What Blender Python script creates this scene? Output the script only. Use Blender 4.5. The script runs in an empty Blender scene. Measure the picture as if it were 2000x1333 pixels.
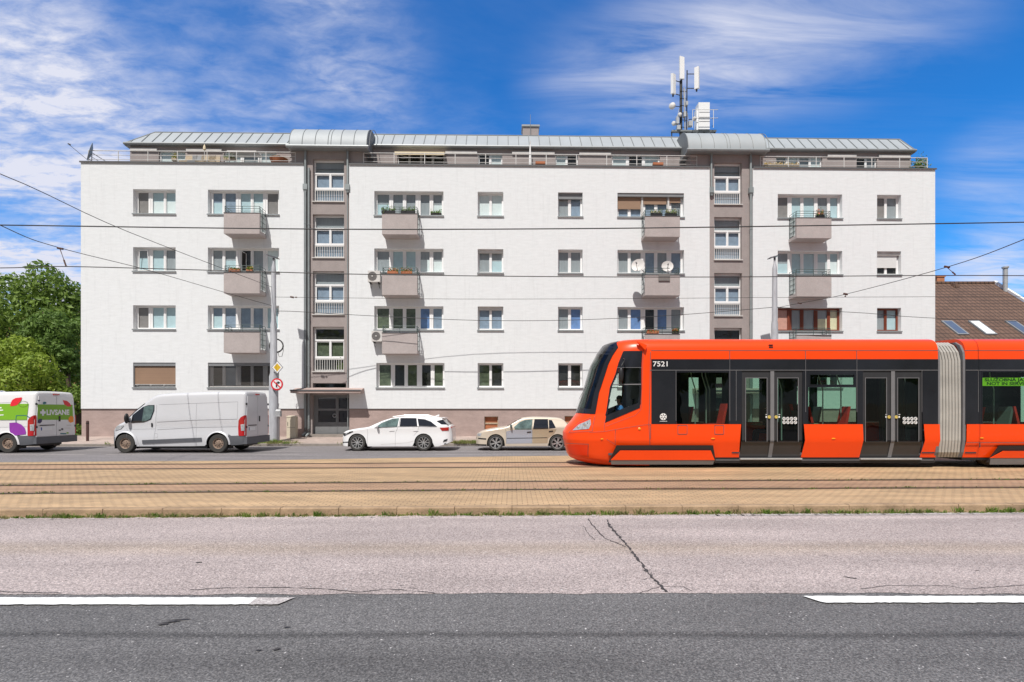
import bpy, math, random
from mathutils import Vector, Matrix, Quaternion
random.seed(7)
SC = bpy.context.scene
COL = SC.collection
rad = math.radians
# ---------------------------------------------------------------- camera
F, HX, HY, CAMZ = 1060.0, 1000.0, 799.0, 1.71
cd = bpy.data.cameras.new("camera"); cam = bpy.data.objects.new("camera", cd); COL.objects.link(cam)
cam.location = (0, 0, CAMZ); cam.rotation_euler = (rad(90), 0, 0)
cd.sensor_width = 36; cd.lens = 36 * F / 2000; cd.shift_y = (HY - 666.5) / 2000
cd.clip_start = 0.05; cd.clip_end = 3000
SC.camera = cam
# ---------------------------------------------------------------- sky, sun, exposure
SUNV = Vector((-0.30, -1.0, 1.62)).normalized()
w = bpy.data.worlds.new("World"); SC.world = w; w.use_nodes = True
nt = w.node_tree; nt.nodes.clear(); N = nt.nodes.new; L = nt.links.new
out = N('ShaderNodeOutputWorld'); bg = N('ShaderNodeBackground'); bg.inputs['Strength'].default_value = 0.115
sky = N('ShaderNodeTexSky'); sky.sky_type = 'NISHITA'; sky.sun_disc = False
sky.sun_elevation = math.asin(SUNV.z); sky.sun_rotation = rad(194)
sky.air_density = 1.0; sky.dust_density = 0.3; sky.ozone_density = 3.0
hs = N('ShaderNodeHueSaturation'); hs.inputs['Saturation'].default_value = 1.22; hs.inputs['Value'].default_value = 1.0
L(sky.outputs[0], hs.inputs['Color'])
geo = N('ShaderNodeTexCoord')
def vm(op, a=None, b=None):
    n = N('ShaderNodeVectorMath'); n.operation = op
    for i, q in enumerate((a, b)):
        if q is None: continue
        if isinstance(q, (tuple, Vector)): n.inputs[i].default_value = tuple(q)
        else: L(q, n.inputs[i])
    return n
def mt(op, a, b=None, clamp=False):
    n = N('ShaderNodeMath'); n.operation = op; n.use_clamp = clamp
    for i, q in enumerate((a, b)):
        if q is None: continue
        if isinstance(q, (int, float)): n.inputs[i].default_value = q
        else: L(q, n.inputs[i])
    return n.outputs[0]
dirn = vm('NORMALIZE', geo.outputs['Generated']).outputs[0]
def pdir(px, py): return Vector(((px - HX) / F, 1, (HY - py) / F)).normalized()
sep = N('ShaderNodeSeparateXYZ'); L(dirn, sep.inputs[0])
den = mt('ADD', mt('MAXIMUM', sep.outputs[2], 0.0), 0.12)
cx = mt('DIVIDE', sep.outputs[0], den); cy = mt('DIVIDE', sep.outputs[1], den)
comb = N('ShaderNodeCombineXYZ'); L(cx, comb.inputs[0]); L(cy, comb.inputs[1])
def blobs(lst):
    s = None
    for px, py, r, a in lst:
        d = vm('DISTANCE', dirn, pdir(px, py)).outputs['Value']
        mr = N('ShaderNodeMapRange'); mr.interpolation_type = 'SMOOTHSTEP'
        L(d, mr.inputs[0]); mr.inputs[1].default_value = 0; mr.inputs[2].default_value = r
        mr.inputs[3].default_value = a; mr.inputs[4].default_value = 0
        s = mr.outputs[0] if s is None else mt('ADD', s, mr.outputs[0])
    return s
def streaks(rot, sx, sy, scale, detail, lo, hi, dist=0.6):
    mp = N('ShaderNodeMapping'); mp.inputs['Rotation'].default_value = (0, 0, rad(rot)); mp.inputs['Scale'].default_value = (sx, sy, 1)
    L(comb.outputs[0], mp.inputs[0])
    nz = N('ShaderNodeTexNoise'); nz.inputs['Scale'].default_value = scale; nz.inputs['Detail'].default_value = detail
    nz.inputs['Roughness'].default_value = 0.62; nz.inputs['Distortion'].default_value = dist
    L(mp.outputs[0], nz.inputs['Vector'])
    mr = N('ShaderNodeMapRange'); L(nz.outputs[0], mr.inputs[0]); mr.inputs[1].default_value = lo; mr.inputs[2].default_value = hi; mr.clamp = True
    return mr.outputs[0]
mA = blobs([(30, 350, 0.28, 1.15), (330, 280, 0.28, .72), (90, 90, 0.12, .62), (150, 200, .16, .5), (520, 230, 0.20, .5), (680, 120, 0.17, .62), (700, 260, .14, .45), (-250, 330, .36, .9), (640, -40, .12, .3), (660, 20, .16, .5), (60, 560, .2, .8), (150, 610, .2, .7), (900, 300, .14, .2), (-400, 620, .6, .8)])
mB = blobs([(1100, 175, .11, .40), (1200, 150, .13, .55), (1310, 110, .15, .60), (1430, 70, .17, .66), (1560, 35, .18, .66), (1700, 0, .15, .45), (1850, -40, .14, .3), (1260, 190, .10, .35), (1400, 150, .13, .35), (1900, 350, .08, .40), (2000, 325, .10, .45), (1950, 545, .11, .95), (2060, 560, .14, .8), (1880, 540, .07, .6), (2300, 420, .2, .5)])
sA = mt('MULTIPLY', mt('ADD', mt('MULTIPLY', streaks(-24, .9, 1.7, 1.5, 10, .34, .72, .35), .85), .12), mt('ADD', mt('MULTIPLY', streaks(-14, 2.6, 4.6, 3.6, 13, .36, .66, .35), .72), .34))
sB = mt('ADD', mt('MULTIPLY', streaks(-38, .7, 3.0, 2.2, 10, .36, .66, .6), 1.0), .08)
msk = mt('ADD', mt('MULTIPLY', mA, sA), mt('MULTIPLY', mt('MULTIPLY', mB, .60), sB))
bk = N('ShaderNodeMapRange'); bk.interpolation_type = 'SMOOTHSTEP'; L(sep.outputs[1], bk.inputs[0]); bk.inputs[1].default_value = .52; bk.inputs[2].default_value = -.10; bk.inputs[3].default_value = 0; bk.inputs[4].default_value = .93
thin = mt('MULTIPLY', streaks(10, .8, 2.2, .8, 7, .48, .85), .12)
msk = mt('MULTIPLY', mt('ADD', msk, thin), .92, True)
mixc = N('ShaderNodeMix'); mixc.data_type = 'RGBA'
tint = vm('MULTIPLY', hs.outputs[0], (.36, 1.13, 1.62))
L(msk, mixc.inputs[0]); L(tint.outputs[0], mixc.inputs[6]); mixc.inputs[7].default_value = (6.6, 6.8, 7.9, 1)
# unseen grey cloud added behind the camera to neutralise the blue ambient light
mixb = N('ShaderNodeMix'); mixb.data_type = 'RGBA'; L(bk.outputs[0], mixb.inputs[0]); L(mixc.outputs[2], mixb.inputs[6])
grey = N('ShaderNodeMix'); grey.data_type = 'RGBA'; L(streaks(0, 1, 1, 1.1, 7, .35, .65), grey.inputs[0]); grey.inputs[6].default_value = (1.75, 1.85, 2.1, 1); grey.inputs[7].default_value = (3.0, 3.05, 3.2, 1); L(grey.outputs[2], mixb.inputs[7])
L(mixb.outputs[2], bg.inputs['Color']); L(bg.outputs[0], out.inputs[0])
sl = bpy.data.lights.new("sun", 'SUN'); sl.energy = 4.9; sl.angle = rad(0.53); sl.color = (1, .955, .895)
so = bpy.data.objects.new("sun", sl); COL.objects.link(so); so.location = (-20, -40, 60)
so.rotation_euler = SUNV.to_track_quat('Z', 'Y').to_euler()
SC.view_settings.view_transform = 'Standard'; SC.view_settings.look = 'None'
SC.view_settings.exposure = 0.0; SC.view_settings.gamma = 1
# ---------------------------------------------------------------- materials
def new_mat(name):
    m = bpy.data.materials.new(name); m.use_nodes = True
    return m, m.node_tree, m.node_tree.nodes['Principled BSDF']
def mat(name, col, rough=.6, metal=0.0, var=.08, scale=3.0, bump=0.0, bscale=40, coat=0.0, spec=.5, stretch=None, fine=0.0, fscale=60):
    m, t, b = new_mat(name)
    b.inputs['Roughness'].default_value = rough; b.inputs['Metallic'].default_value = metal
    b.inputs['Specular IOR Level'].default_value = spec
    if coat: b.inputs['Coat Weight'].default_value = coat; b.inputs['Coat Roughness'].default_value = .04
    tc = t.nodes.new('ShaderNodeTexCoord'); vec = tc.outputs['Object']
    if stretch:
        mp = t.nodes.new('ShaderNodeMapping'); mp.inputs['Scale'].default_value = stretch; t.links.new(vec, mp.inputs[0]); vecs = mp.outputs[0]
    else: vecs = vec
    nz = t.nodes.new('ShaderNodeTexNoise'); nz.inputs['Scale'].default_value = scale; nz.inputs['Detail'].default_value = 6
    nz.inputs['Roughness'].default_value = .65
    t.links.new(vecs, nz.inputs['Vector'])
    mr = t.nodes.new('ShaderNodeMapRange'); mr.inputs[1].default_value = .3; mr.inputs[2].default_value = .7
    mr.inputs[3].default_value = 1 - var; mr.inputs[4].default_value = 1 + var
    t.links.new(nz.outputs[0], mr.inputs[0]); fac = mr.outputs[0]
    if fine:
        n2 = t.nodes.new('ShaderNodeTexNoise'); n2.inputs['Scale'].default_value = fscale; n2.inputs['Detail'].default_value = 2
        t.links.new(vec, n2.inputs['Vector'])
        m2 = t.nodes.new('ShaderNodeMapRange'); m2.inputs[1].default_value = .3; m2.inputs[2].default_value = .7
        m2.inputs[3].default_value = 1 - fine; m2.inputs[4].default_value = 1 + fine; t.links.new(n2.outputs[0], m2.inputs[0])
        mu = t.nodes.new('ShaderNodeMath'); mu.operation = 'MULTIPLY'; t.links.new(fac, mu.inputs[0]); t.links.new(m2.outputs[0], mu.inputs[1]); fac = mu.outputs[0]
    vs = t.nodes.new('ShaderNodeVectorMath'); vs.operation = 'SCALE'; vs.inputs[0].default_value = col[:3]
    t.links.new(fac, vs.inputs['Scale']); t.links.new(vs.outputs[0], b.inputs['Base Color'])
    if bump:
        bn = t.nodes.new('ShaderNodeTexNoise'); bn.inputs['Scale'].default_value = bscale; bn.inputs['Detail'].default_value = 4
        t.links.new(vec, bn.inputs['Vector'])
        bp = t.nodes.new('ShaderNodeBump'); bp.inputs['Strength'].default_value = bump; bp.inputs['Distance'].default_value = .02
        t.links.new(bn.outputs[0], bp.inputs['Height']); t.links.new(bp.outputs[0], b.inputs['Normal'])
    return m
def glass(name, tint, ior=1.5, rough=.0, dark=None):
    m = bpy.data.materials.new(name); m.use_nodes = True; t = m.node_tree; t.nodes.clear()
    o = t.nodes.new('ShaderNodeOutputMaterial'); mx = t.nodes.new('ShaderNodeMixShader')
    f0 = ((ior - 1) / (ior + 1)) ** 2
    ge = t.nodes.new('ShaderNodeNewGeometry'); dt = t.nodes.new('ShaderNodeVectorMath'); dt.operation = 'DOT_PRODUCT'; t.links.new(ge.outputs['Normal'], dt.inputs[0]); t.links.new(ge.outputs['Incoming'], dt.inputs[1])
    def mm(op, x, y=None):
        n = t.nodes.new('ShaderNodeMath'); n.operation = op
        for k, q in enumerate((x, y)):
            if q is None: continue
            if isinstance(q, (int, float)): n.inputs[k].default_value = q
            else: t.links.new(q, n.inputs[k])
        return n
    om = mm('SUBTRACT', 1.0, mm('ABSOLUTE', dt.outputs['Value']).outputs[0]); pw = mm('POWER', om.outputs[0], 5.0); fr = mm('MULTIPLY_ADD', pw.outputs[0], 1 - f0); fr.inputs[2].default_value = f0
    tr = t.nodes.new('ShaderNodeBsdfTransparent'); tr.inputs[0].default_value = (*tint, 1)
    gl = t.nodes.new('ShaderNodeBsdfGlossy'); gl.inputs['Roughness'].default_value = rough
    tc = t.nodes.new('ShaderNodeTexCoord'); bn = t.nodes.new('ShaderNodeTexNoise'); bn.inputs['Scale'].default_value = 1.3
    t.links.new(tc.outputs['Object'], bn.inputs['Vector'])
    bp = t.nodes.new('ShaderNodeBump'); bp.inputs['Strength'].default_value = .12; bp.inputs['Distance'].default_value = .02
    t.links.new(bn.outputs[0], bp.inputs['Height']); t.links.new(bp.outputs[0], gl.inputs['Normal'])
    t.links.new(fr.outputs[0], mx.inputs[0]); t.links.new(tr.outputs[0], mx.inputs[1]); t.links.new(gl.outputs[0], mx.inputs[2]); t.links.new(mx.outputs[0], o.inputs[0])
    return m
def ramp(t, src, stops):
    r = t.nodes.new('ShaderNodeValToRGB'); e = r.color_ramp.elements
    while len(e) < len(stops): e.new(.5)
    for i, (p, c) in enumerate(stops): e[i].position = p; e[i].color = (*c, 1)
    t.links.new(src, r.inputs[0]); return r.outputs[0]
def asphalt(name, dark, mid, light, bands=(), tan=None, pits=.75):
    m, t, b = new_mat(name); b.inputs['Roughness'].default_value = .85
    lk = t.links.new; nn = t.nodes.new
    tc = nn('ShaderNodeTexCoord'); v = tc.outputs['Object']
    n1 = nn('ShaderNodeTexNoise'); n1.inputs['Scale'].default_value = 62; n1.inputs['Detail'].default_value = 4; n1.inputs['Roughness'].default_value = .75; lk(v, n1.inputs['Vector'])
    c1 = ramp(t, n1.outputs[0], [(.36, dark), (.5, mid), (.64, light)])
    vo = nn('ShaderNodeTexVoronoi'); vo.inputs['Scale'].default_value = 85; lk(v, vo.inputs['Vector'])
    sp = nn('ShaderNodeSeparateColor'); lk(vo.outputs['Color'], sp.inputs[0])
    mr = nn('ShaderNodeMapRange'); mr.inputs[1].default_value = .0; mr.inputs[2].default_value = 1; mr.inputs[3].default_value = .72; mr.inputs[4].default_value = 1.28; lk(sp.outputs[0], mr.inputs[0])
    # rare bright chips
    gt = nn('ShaderNodeMath'); gt.operation = 'GREATER_THAN'; lk(sp.outputs[1], gt.inputs[0]); gt.inputs[1].default_value = .9985
    n2 = nn('ShaderNodeTexNoise'); n2.inputs['Scale'].default_value = .9; n2.inputs['Detail'].default_value = 6
    mp = nn('ShaderNodeMapping'); mp.inputs['Scale'].default_value = (.35, 1.6, 1); lk(v, mp.inputs[0]); lk(mp.outputs[0], n2.inputs['Vector'])
    m2 = nn('ShaderNodeMapRange'); m2.inputs[1].default_value = .3; m2.inputs[2].default_value = .7; m2.inputs[3].default_value = .86; m2.inputs[4].default_value = 1.14; lk(n2.outputs[0], m2.inputs[0])
    mu = nn('ShaderNodeMath'); mu.operation = 'MULTIPLY'; lk(mr.outputs[0], mu.inputs[0]); lk(m2.outputs[0], mu.inputs[1])
    fac = mu.outputs[0]
    sx = nn('ShaderNodeSeparateXYZ'); lk(v, sx.inputs[0])
    # worn wheel tracks and oil bands: stains of the surface running along the lane (y centre, half width, factor)
    n3 = nn('ShaderNodeTexNoise'); n3.inputs['Scale'].default_value = .5; n3.inputs['Detail'].default_value = 3; lk(v, n3.inputs['Vector'])
    off = nn('ShaderNodeMath'); off.operation = 'MULTIPLY_ADD'; lk(n3.outputs[0], off.inputs[0]); off.inputs[1].default_value = .16; lk(sx.outputs[1], off.inputs[2])
    for yc, hw, k in bands:
        d = nn('ShaderNodeMath'); d.operation = 'SUBTRACT'; lk(off.outputs[0], d.inputs[0]); d.inputs[1].default_value = yc + .08
        a = nn('ShaderNodeMath'); a.operation = 'ABSOLUTE'; lk(d.outputs[0], a.inputs[0])
        q = nn('ShaderNodeMapRange'); q.interpolation_type = 'SMOOTHSTEP'; q.inputs[1].default_value = 0; q.inputs[2].default_value = hw; q.inputs[3].default_value = k; q.inputs[4].default_value = 1; lk(a.outputs[0], q.inputs[0])
        z = nn('ShaderNodeMath'); z.operation = 'MULTIPLY'; lk(fac, z.inputs[0]); lk(q.outputs[0], z.inputs[1]); fac = z.outputs[0]
    n6 = nn('ShaderNodeTexNoise'); n6.inputs['Scale'].default_value = 30; n6.inputs['Detail'].default_value = 2; lk(v, n6.inputs['Vector'])
    q6 = nn('ShaderNodeMapRange'); q6.inputs[1].default_value = .29; q6.inputs[2].default_value = .40; q6.inputs[3].default_value = pits; q6.inputs[4].default_value = 1; lk(n6.outputs[0], q6.inputs[0])
    z6 = nn('ShaderNodeMath'); z6.operation = 'MULTIPLY'; lk(fac, z6.inputs[0]); lk(q6.outputs[0], z6.inputs[1]); fac = z6.outputs[0]
    if tan:
        d = nn('ShaderNodeMath'); d.operation = 'SUBTRACT'; lk(off.outputs[0], d.inputs[0]); d.inputs[1].default_value = tan[0] + .08
        a = nn('ShaderNodeMath'); a.operation = 'ABSOLUTE'; lk(d.outputs[0], a.inputs[0])
        q = nn('ShaderNodeMapRange'); q.interpolation_type = 'SMOOTHSTEP'; q.inputs[1].default_value = 0; q.inputs[2].default_value = tan[1]; lk(a.outputs[0], q.inputs[0])
        x = nn('ShaderNodeMix'); x.data_type = 'RGBA'; lk(q.outputs[0], x.inputs[0]); x.inputs[6].default_value = (1.03, 1.0, .90, 1); x.inputs[7].default_value = (1, 1, 1, 1)
        ml = nn('ShaderNodeVectorMath'); ml.operation = 'MULTIPLY'; lk(c1, ml.inputs[0]); lk(x.outputs[2], ml.inputs[1]); c1 = ml.outputs[0]
    vs = nn('ShaderNodeVectorMath'); vs.operation = 'SCALE'; lk(c1, vs.inputs[0]); lk(fac, vs.inputs['Scale'])
    mx = nn('ShaderNodeMix'); mx.data_type = 'RGBA'; lk(gt.outputs[0], mx.inputs[0]); lk(vs.outputs[0], mx.inputs[6]); mx.inputs[7].default_value = (*[min(.7, c * 2.2) for c in light], 1)
    lk(mx.outputs[2], b.inputs['Base Color'])
    bp = nn('ShaderNodeBump'); bp.inputs['Strength'].default_value = .6; bp.inputs['Distance'].default_value = .01
    lk(n1.outputs[0], bp.inputs['Height']); lk(bp.outputs[0], b.inputs['Normal'])
    return m
def bricks(name, c1, c2, mortar, wd, ht, msz, rot=0, offset=.5, var=.25, bump=.5, rough=.85, plane='XY', stretch=None, bands=(), tint=()):
    m, t, b = new_mat(name); b.inputs['Roughness'].default_value = rough; lk = t.links.new; nn = t.nodes.new
    tc = nn('ShaderNodeTexCoord'); mp = nn('ShaderNodeMapping'); mp.inputs['Rotation'].default_value = (0, 0, rad(rot))
    if plane == 'XZ': 
        s = nn('ShaderNodeSeparateXYZ'); lk(tc.outputs['Object'], s.inputs[0]); c = nn('ShaderNodeCombineXYZ'); lk(s.outputs[0], c.inputs[0]); lk(s.outputs[2], c.inputs[1]); lk(c.outputs[0], mp.inputs[0])
    else: lk(tc.outputs['Object'], mp.inputs[0])
    br = nn('ShaderNodeTexBrick'); br.inputs['Scale'].default_value = 1; br.inputs['Brick Width'].default_value = wd; br.inputs['Row Height'].default_value = ht
    br.inputs['Mortar Size'].default_value = msz; br.inputs['Color1'].default_value = (*c1, 1); br.inputs['Color2'].default_value = (*c2, 1); br.inputs['Mortar'].default_value = (*mortar, 1)
    br.inputs['Mortar Smooth'].default_value = .3; br.offset = offset; lk(mp.outputs[0], br.inputs['Vector'])
    nz = nn('ShaderNodeTexNoise'); nz.inputs['Scale'].default_value = 1.1; nz.inputs['Detail'].default_value = 8; nz.inputs['Roughness'].default_value = .7
    if stretch:
        mq = nn('ShaderNodeMapping'); mq.inputs['Scale'].default_value = stretch; lk(tc.outputs['Object'], mq.inputs[0]); lk(mq.outputs[0], nz.inputs['Vector'])
    else: lk(tc.outputs['Object'], nz.inputs['Vector'])
    mr = nn('ShaderNodeMapRange'); mr.inputs[1].default_value = .3; mr.inputs[2].default_value = .7; mr.inputs[3].default_value = 1 - var; mr.inputs[4].default_value = 1 + var; lk(nz.outputs[0], mr.inputs[0])
    vs = nn('ShaderNodeVectorMath'); vs.operation = 'SCALE'; lk(br.outputs['Color'], vs.inputs[0])
    fac = mr.outputs[0]; colr = None
    if bands:
        s = nn('ShaderNodeSeparateXYZ'); lk(tc.outputs['Object'], s.inputs[0]); yy = nn('ShaderNodeMath'); yy.operation = 'MULTIPLY_ADD'; lk(s.outputs[0], yy.inputs[0]); yy.inputs[1].default_value = -.038; lk(s.outputs[1], yy.inputs[2])
        n5 = nn('ShaderNodeTexNoise'); n5.inputs['Scale'].default_value = 2.4; n5.inputs['Detail'].default_value = 6; mq = nn('ShaderNodeMapping'); mq.inputs['Scale'].default_value = (.3, 1, 1); lk(tc.outputs['Object'], mq.inputs[0]); lk(mq.outputs[0], n5.inputs['Vector'])
        y2 = nn('ShaderNodeMath'); y2.operation = 'MULTIPLY_ADD'; lk(n5.outputs[0], y2.inputs[0]); y2.inputs[1].default_value = .5; lk(yy.outputs[0], y2.inputs[2])
        def band(yc, hw, k, soft):
            d = nn('ShaderNodeMath'); d.operation = 'SUBTRACT'; lk(y2.outputs[0], d.inputs[0]); d.inputs[1].default_value = yc + .25
            a_ = nn('ShaderNodeMath'); a_.operation = 'ABSOLUTE'; lk(d.outputs[0], a_.inputs[0])
            q = nn('ShaderNodeMapRange'); q.interpolation_type = 'SMOOTHSTEP'; q.inputs[1].default_value = hw * soft; q.inputs[2].default_value = hw; q.inputs[3].default_value = k; q.inputs[4].default_value = 1; lk(a_.outputs[0], q.inputs[0]); return q.outputs[0]
        for yc, hw, k in bands:
            z = nn('ShaderNodeMath'); z.operation = 'MULTIPLY'; lk(fac, z.inputs[0]); lk(band(yc, hw, k, 0), z.inputs[1]); fac = z.outputs[0]
        tc_ = None
        for yc, hw in tint:
            o = band(yc, hw, 0, .8)
            if tc_ is None: tc_ = o
            else: z = nn('ShaderNodeMath'); z.operation = 'MULTIPLY'; lk(tc_, z.inputs[0]); lk(o, z.inputs[1]); tc_ = z.outputs[0]
        if tc_ is not None:
            mx = nn('ShaderNodeMix'); mx.data_type = 'RGBA'; lk(tc_, mx.inputs[0]); mx.inputs[6].default_value = (.90, .83, .90, 1); mx.inputs[7].default_value = (1, 1, 1, 1)
            ml = nn('ShaderNodeVectorMath'); ml.operation = 'MULTIPLY'; lk(br.outputs['Color'], ml.inputs[0]); lk(mx.outputs[2], ml.inputs[1]); lk(ml.outputs[0], vs.inputs[0])
        # single replaced or dirty blocks
        bn2 = nn('ShaderNodeTexBrick'); bn2.inputs['Scale'].default_value = 1; bn2.inputs['Brick Width'].default_value = wd; bn2.inputs['Row Height'].default_value = ht; bn2.inputs['Mortar Size'].default_value = 0; bn2.inputs['Bias'].default_value = 0; bn2.inputs['Color1'].default_value = (.80, .80, .80, 1); bn2.inputs['Color2'].default_value = (1.14, 1.14, 1.14, 1); lk(mp.outputs[0], bn2.inputs['Vector'])
        z = nn('ShaderNodeMath'); z.operation = 'MULTIPLY'; lk(fac, z.inputs[0]); lk(bn2.outputs['Color'], z.inputs[1]); fac = z.outputs[0]
    lk(fac, vs.inputs['Scale']); lk(vs.outputs[0], b.inputs['Base Color'])
    bp = nn('ShaderNodeBump'); bp.inputs['Strength'].default_value = bump; bp.inputs['Distance'].default_value = .01; bp.invert = True
    lk(br.outputs['Fac'], bp.inputs['Height']); lk(bp.outputs[0], b.inputs['Normal'])
    return m
def leafmat(name, dark, light):
    m, t, b = new_mat(name); b.inputs['Roughness'].default_value = .55; lk = t.links.new; nn = t.nodes.new
    tc = nn('ShaderNodeTexCoord'); nz = nn('ShaderNodeTexNoise'); nz.inputs['Scale'].default_value = 2.2; nz.inputs['Detail'].default_value = 8; nz.inputs['Roughness'].default_value = .8
    lk(tc.outputs['Object'], nz.inputs['Vector'])
    c = ramp(t, nz.outputs[0], [(.36, dark), (.64, light)]); lk(c, b.inputs['Base Color'])
    tl = nn('ShaderNodeBsdfTranslucent'); lk(c, tl.inputs[0]); mx = nn('ShaderNodeMixShader'); mx.inputs[0].default_value = .4
    o = t.nodes['Material Output']; lk(b.outputs[0], mx.inputs[1]); lk(tl.outputs[0], mx.inputs[2]); lk(mx.outputs[0], o.inputs[0])
    return m
m_ = {}
m_['white'] = mat('white_render', (.75, .77, .785), .9, var=.05, scale=2.2, bump=.14, bscale=14, stretch=(1, 1, 4.0), fine=.03, fscale=30)
m_['taupe'] = mat('taupe_render', (.335, .292, .282), .9, var=.09, scale=1.4, bump=.4, bscale=20, fine=.06, fscale=25)
for k_ in ('white', 'taupe'):
    t_ = m_[k_].node_tree; b_ = t_.nodes['Principled BSDF']; src = b_.inputs['Base Color'].links[0].from_socket
    tc_ = t_.nodes.new('ShaderNodeTexCoord'); mp_ = t_.nodes.new('ShaderNodeMapping'); mp_.inputs['Scale'].default_value = (3.2, 3.2, .28); t_.links.new(tc_.outputs['Object'], mp_.inputs[0])
    n_ = t_.nodes.new('ShaderNodeTexNoise'); n_.inputs['Scale'].default_value = 1.6; n_.inputs['Detail'].default_value = 9; n_.inputs['Roughness'].default_value = .7; t_.links.new(mp_.outputs[0], n_.inputs['Vector'])
    r_ = t_.nodes.new('ShaderNodeMapRange'); r_.inputs[1].default_value = .52; r_.inputs[2].default_value = .76; r_.inputs[3].default_value = 1.0; r_.inputs[4].default_value = .90; t_.links.new(n_.outputs[0], r_.inputs[0])
    v_ = t_.nodes.new('ShaderNodeVectorMath'); v_.operation = 'SCALE'; t_.links.new(src, v_.inputs[0]); t_.links.new(r_.outputs[0], v_.inputs['Scale']); t_.links.new(v_.outputs[0], b_.inputs['Base Color'])
m_['balc'] = mat('light_taupe_render', (.43, .382, .372), .9, var=.08, scale=1.8, bump=.4, bscale=20, fine=.06, fscale=25)
m_['plinth'] = mat('plinth_render', (.39, .30, .275), .9, var=.16, scale=1.1, bump=.4, bscale=25, stretch=(1, 1, 2.5), fine=.07, fscale=22)
m_['roof'] = mat('zinc_roof', (.37, .40, .42), .6, metal=.1, var=.07, scale=.8)
m_['seam'] = mat('roof_seam', (.21, .225, .23), .6, metal=.1)
m_['flash'] = mat('grey_flashing', (.30, .32, .33), .5, metal=.3)
m_['cop'] = mat('dark_coping', (.10, .10, .105), .6)
m_['pipe'] = mat('zinc_pipe', (.30, .33, .335), .5, metal=.35, var=.1)
m_['frame'] = mat('white_window_frame', (.83, .83, .83), .4, var=.03)
m_['brown'] = mat('red_brown_frame', (.19, .045, .022), .5, var=.15)
m_['sill'] = mat('pale_sill', (.62, .60, .58), .6, var=.1)
m_['grille'] = mat('green_grey_rail', (.075, .11, .105), .5, metal=.2)
m_['rail'] = mat('pale_rail', (.66, .65, .63), .5, metal=.1)
m_['pane'] = glass('window_glass', (.88, .93, .93), 1.62)
m_['cw'] = mat('white_curtain', (.85, .88, .88), .9, var=.05, scale=9, stretch=(3, 1, .3))
m_['cg'] = mat('grey_net_curtain', (.38, .39, .41), .9, var=.12, scale=8, stretch=(3, 1, .3))
m_['ct'] = mat('teal_blind', (.57, .70, .745), .9, var=.07, scale=4)
m_['cd'] = mat('dark_room', (.030, .028, .026), .9, var=.6, scale=3)  # dark sheet behind bare panes, painted to stand in for the unlit room
m_['cb'] = mat('blue_grey_net', (.30, .36, .46), .9, var=.15, scale=4)
m_['cB'] = mat('blue_blind', (.17, .28, .55), .9, var=.3, scale=2)
m_['cn'] = mat('taupe_insect_screen', (.30, .26, .25), .9, var=.08, scale=4)
m_['cG'] = mat('green_dark_net', (.11, .13, .08), .9, var=.5, scale=5)
m_['co'] = mat('salmon_curtain', (.75, .38, .30), .9, var=.12, scale=6)
m_['cy'] = mat('cream_curtain', (.85, .76, .52), .9, var=.1, scale=6)
m_['shut'] = bricks('brown_roller_shutter', (.36, .23, .15), (.33, .21, .14), (.15, .10, .07), 50, .045, .004, plane='XZ', var=.06, bump=.8, rough=.6)
m_['shutw'] = bricks('white_roller_shutter', (.80, .80, .79), (.78, .78, .78), (.5, .5, .5), 50, .045, .003, plane='XZ', var=.03, bump=.8, rough=.5)
m_['slat'] = mat('grey_slats', (.19, .175, .165), .6)
m_['greybox'] = mat('grey_blind_box', (.22, .23, .24), .6)
m_['black'] = mat('black_plastic', (.015, .015, .017), .45)
m_['dark'] = mat('dark_rubber', (.02, .019, .018), .8, var=.2, scale=8)
m_['tyre'] = mat('tyre_rubber', (.045, .043, .04), .85, var=.25, scale=12)
m_['steel'] = mat('galvanised_steel', (.50, .51, .52), .45, metal=.4, var=.12, scale=5)
m_['bright'] = mat('alloy_silver', (.62, .62, .62), .3, metal=.7)
m_['wire'] = mat('black_wire', (.03, .03, .032), .6)
m_['orange'] = mat('orange_red_paint', (.93, .064, .0), .34, var=.04, coat=.12, scale=.7)
m_['orange_shade'] = mat('shaded_orange_paint', (.82, .035, .0), .35, var=.03, coat=.15, scale=.7)  # tram orange darkened for the down-facing bumper, shade put into the colour
m_['trblack'] = mat('gloss_black_panel', (.016, .017, .022), .16, var=.2, scale=1.2)
m_['trdoor'] = mat('charcoal_door', (.035, .035, .038), .35, var=.1)
m_['trgrey'] = mat('grey_rubber', (.17, .17, .18), .6)
m_['trglass'] = glass('tinted_green_glass', (.48, .66, .56), 1.5)
m_['cabglass'] = glass('cab_side_glass', (.80, .88, .84), 1.5)
m_['wsglass'] = glass('dark_windscreen_glass', (.24, .30, .28), 1.6)
m_['vanwhite'] = mat('van_white', (.78, .78, .79), .28, var=.03, coat=.4, scale=1)
m_['carwhite'] = mat('car_white', (.84, .84, .85), .22, var=.01, coat=.6)
m_['vansilver'] = mat('van_silver', (.62, .63, .66), .35, metal=.1, var=.03, coat=.4, scale=1)
m_['vangrey'] = mat('grey_bumper', (.10, .105, .12), .6, var=.08)
m_['champ'] = mat('champagne_paint', (.64, .56, .455), .32, metal=.15, var=.03, coat=.4)
m_['champd'] = mat('darker_champagne', (.49, .39, .27), .35, metal=.3, var=.04, coat=.4)
m_['lilac'] = mat('silver_blue_door', (.44, .46, .53), .3, metal=.3, var=.03, coat=.5)
m_['cglass'] = mat('car_glass_dark', (.012, .014, .02), .04, var=.1, spec=.9)
m_['cglassg'] = mat('car_glass_green', (.10, .15, .145), .04, var=.55, scale=4, spec=.8)
m_['seamd'] = mat('panel_gap', (.10, .10, .105), .8)
m_['vseam'] = mat('van_panel_gap', (.24, .245, .26), .8)
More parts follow.
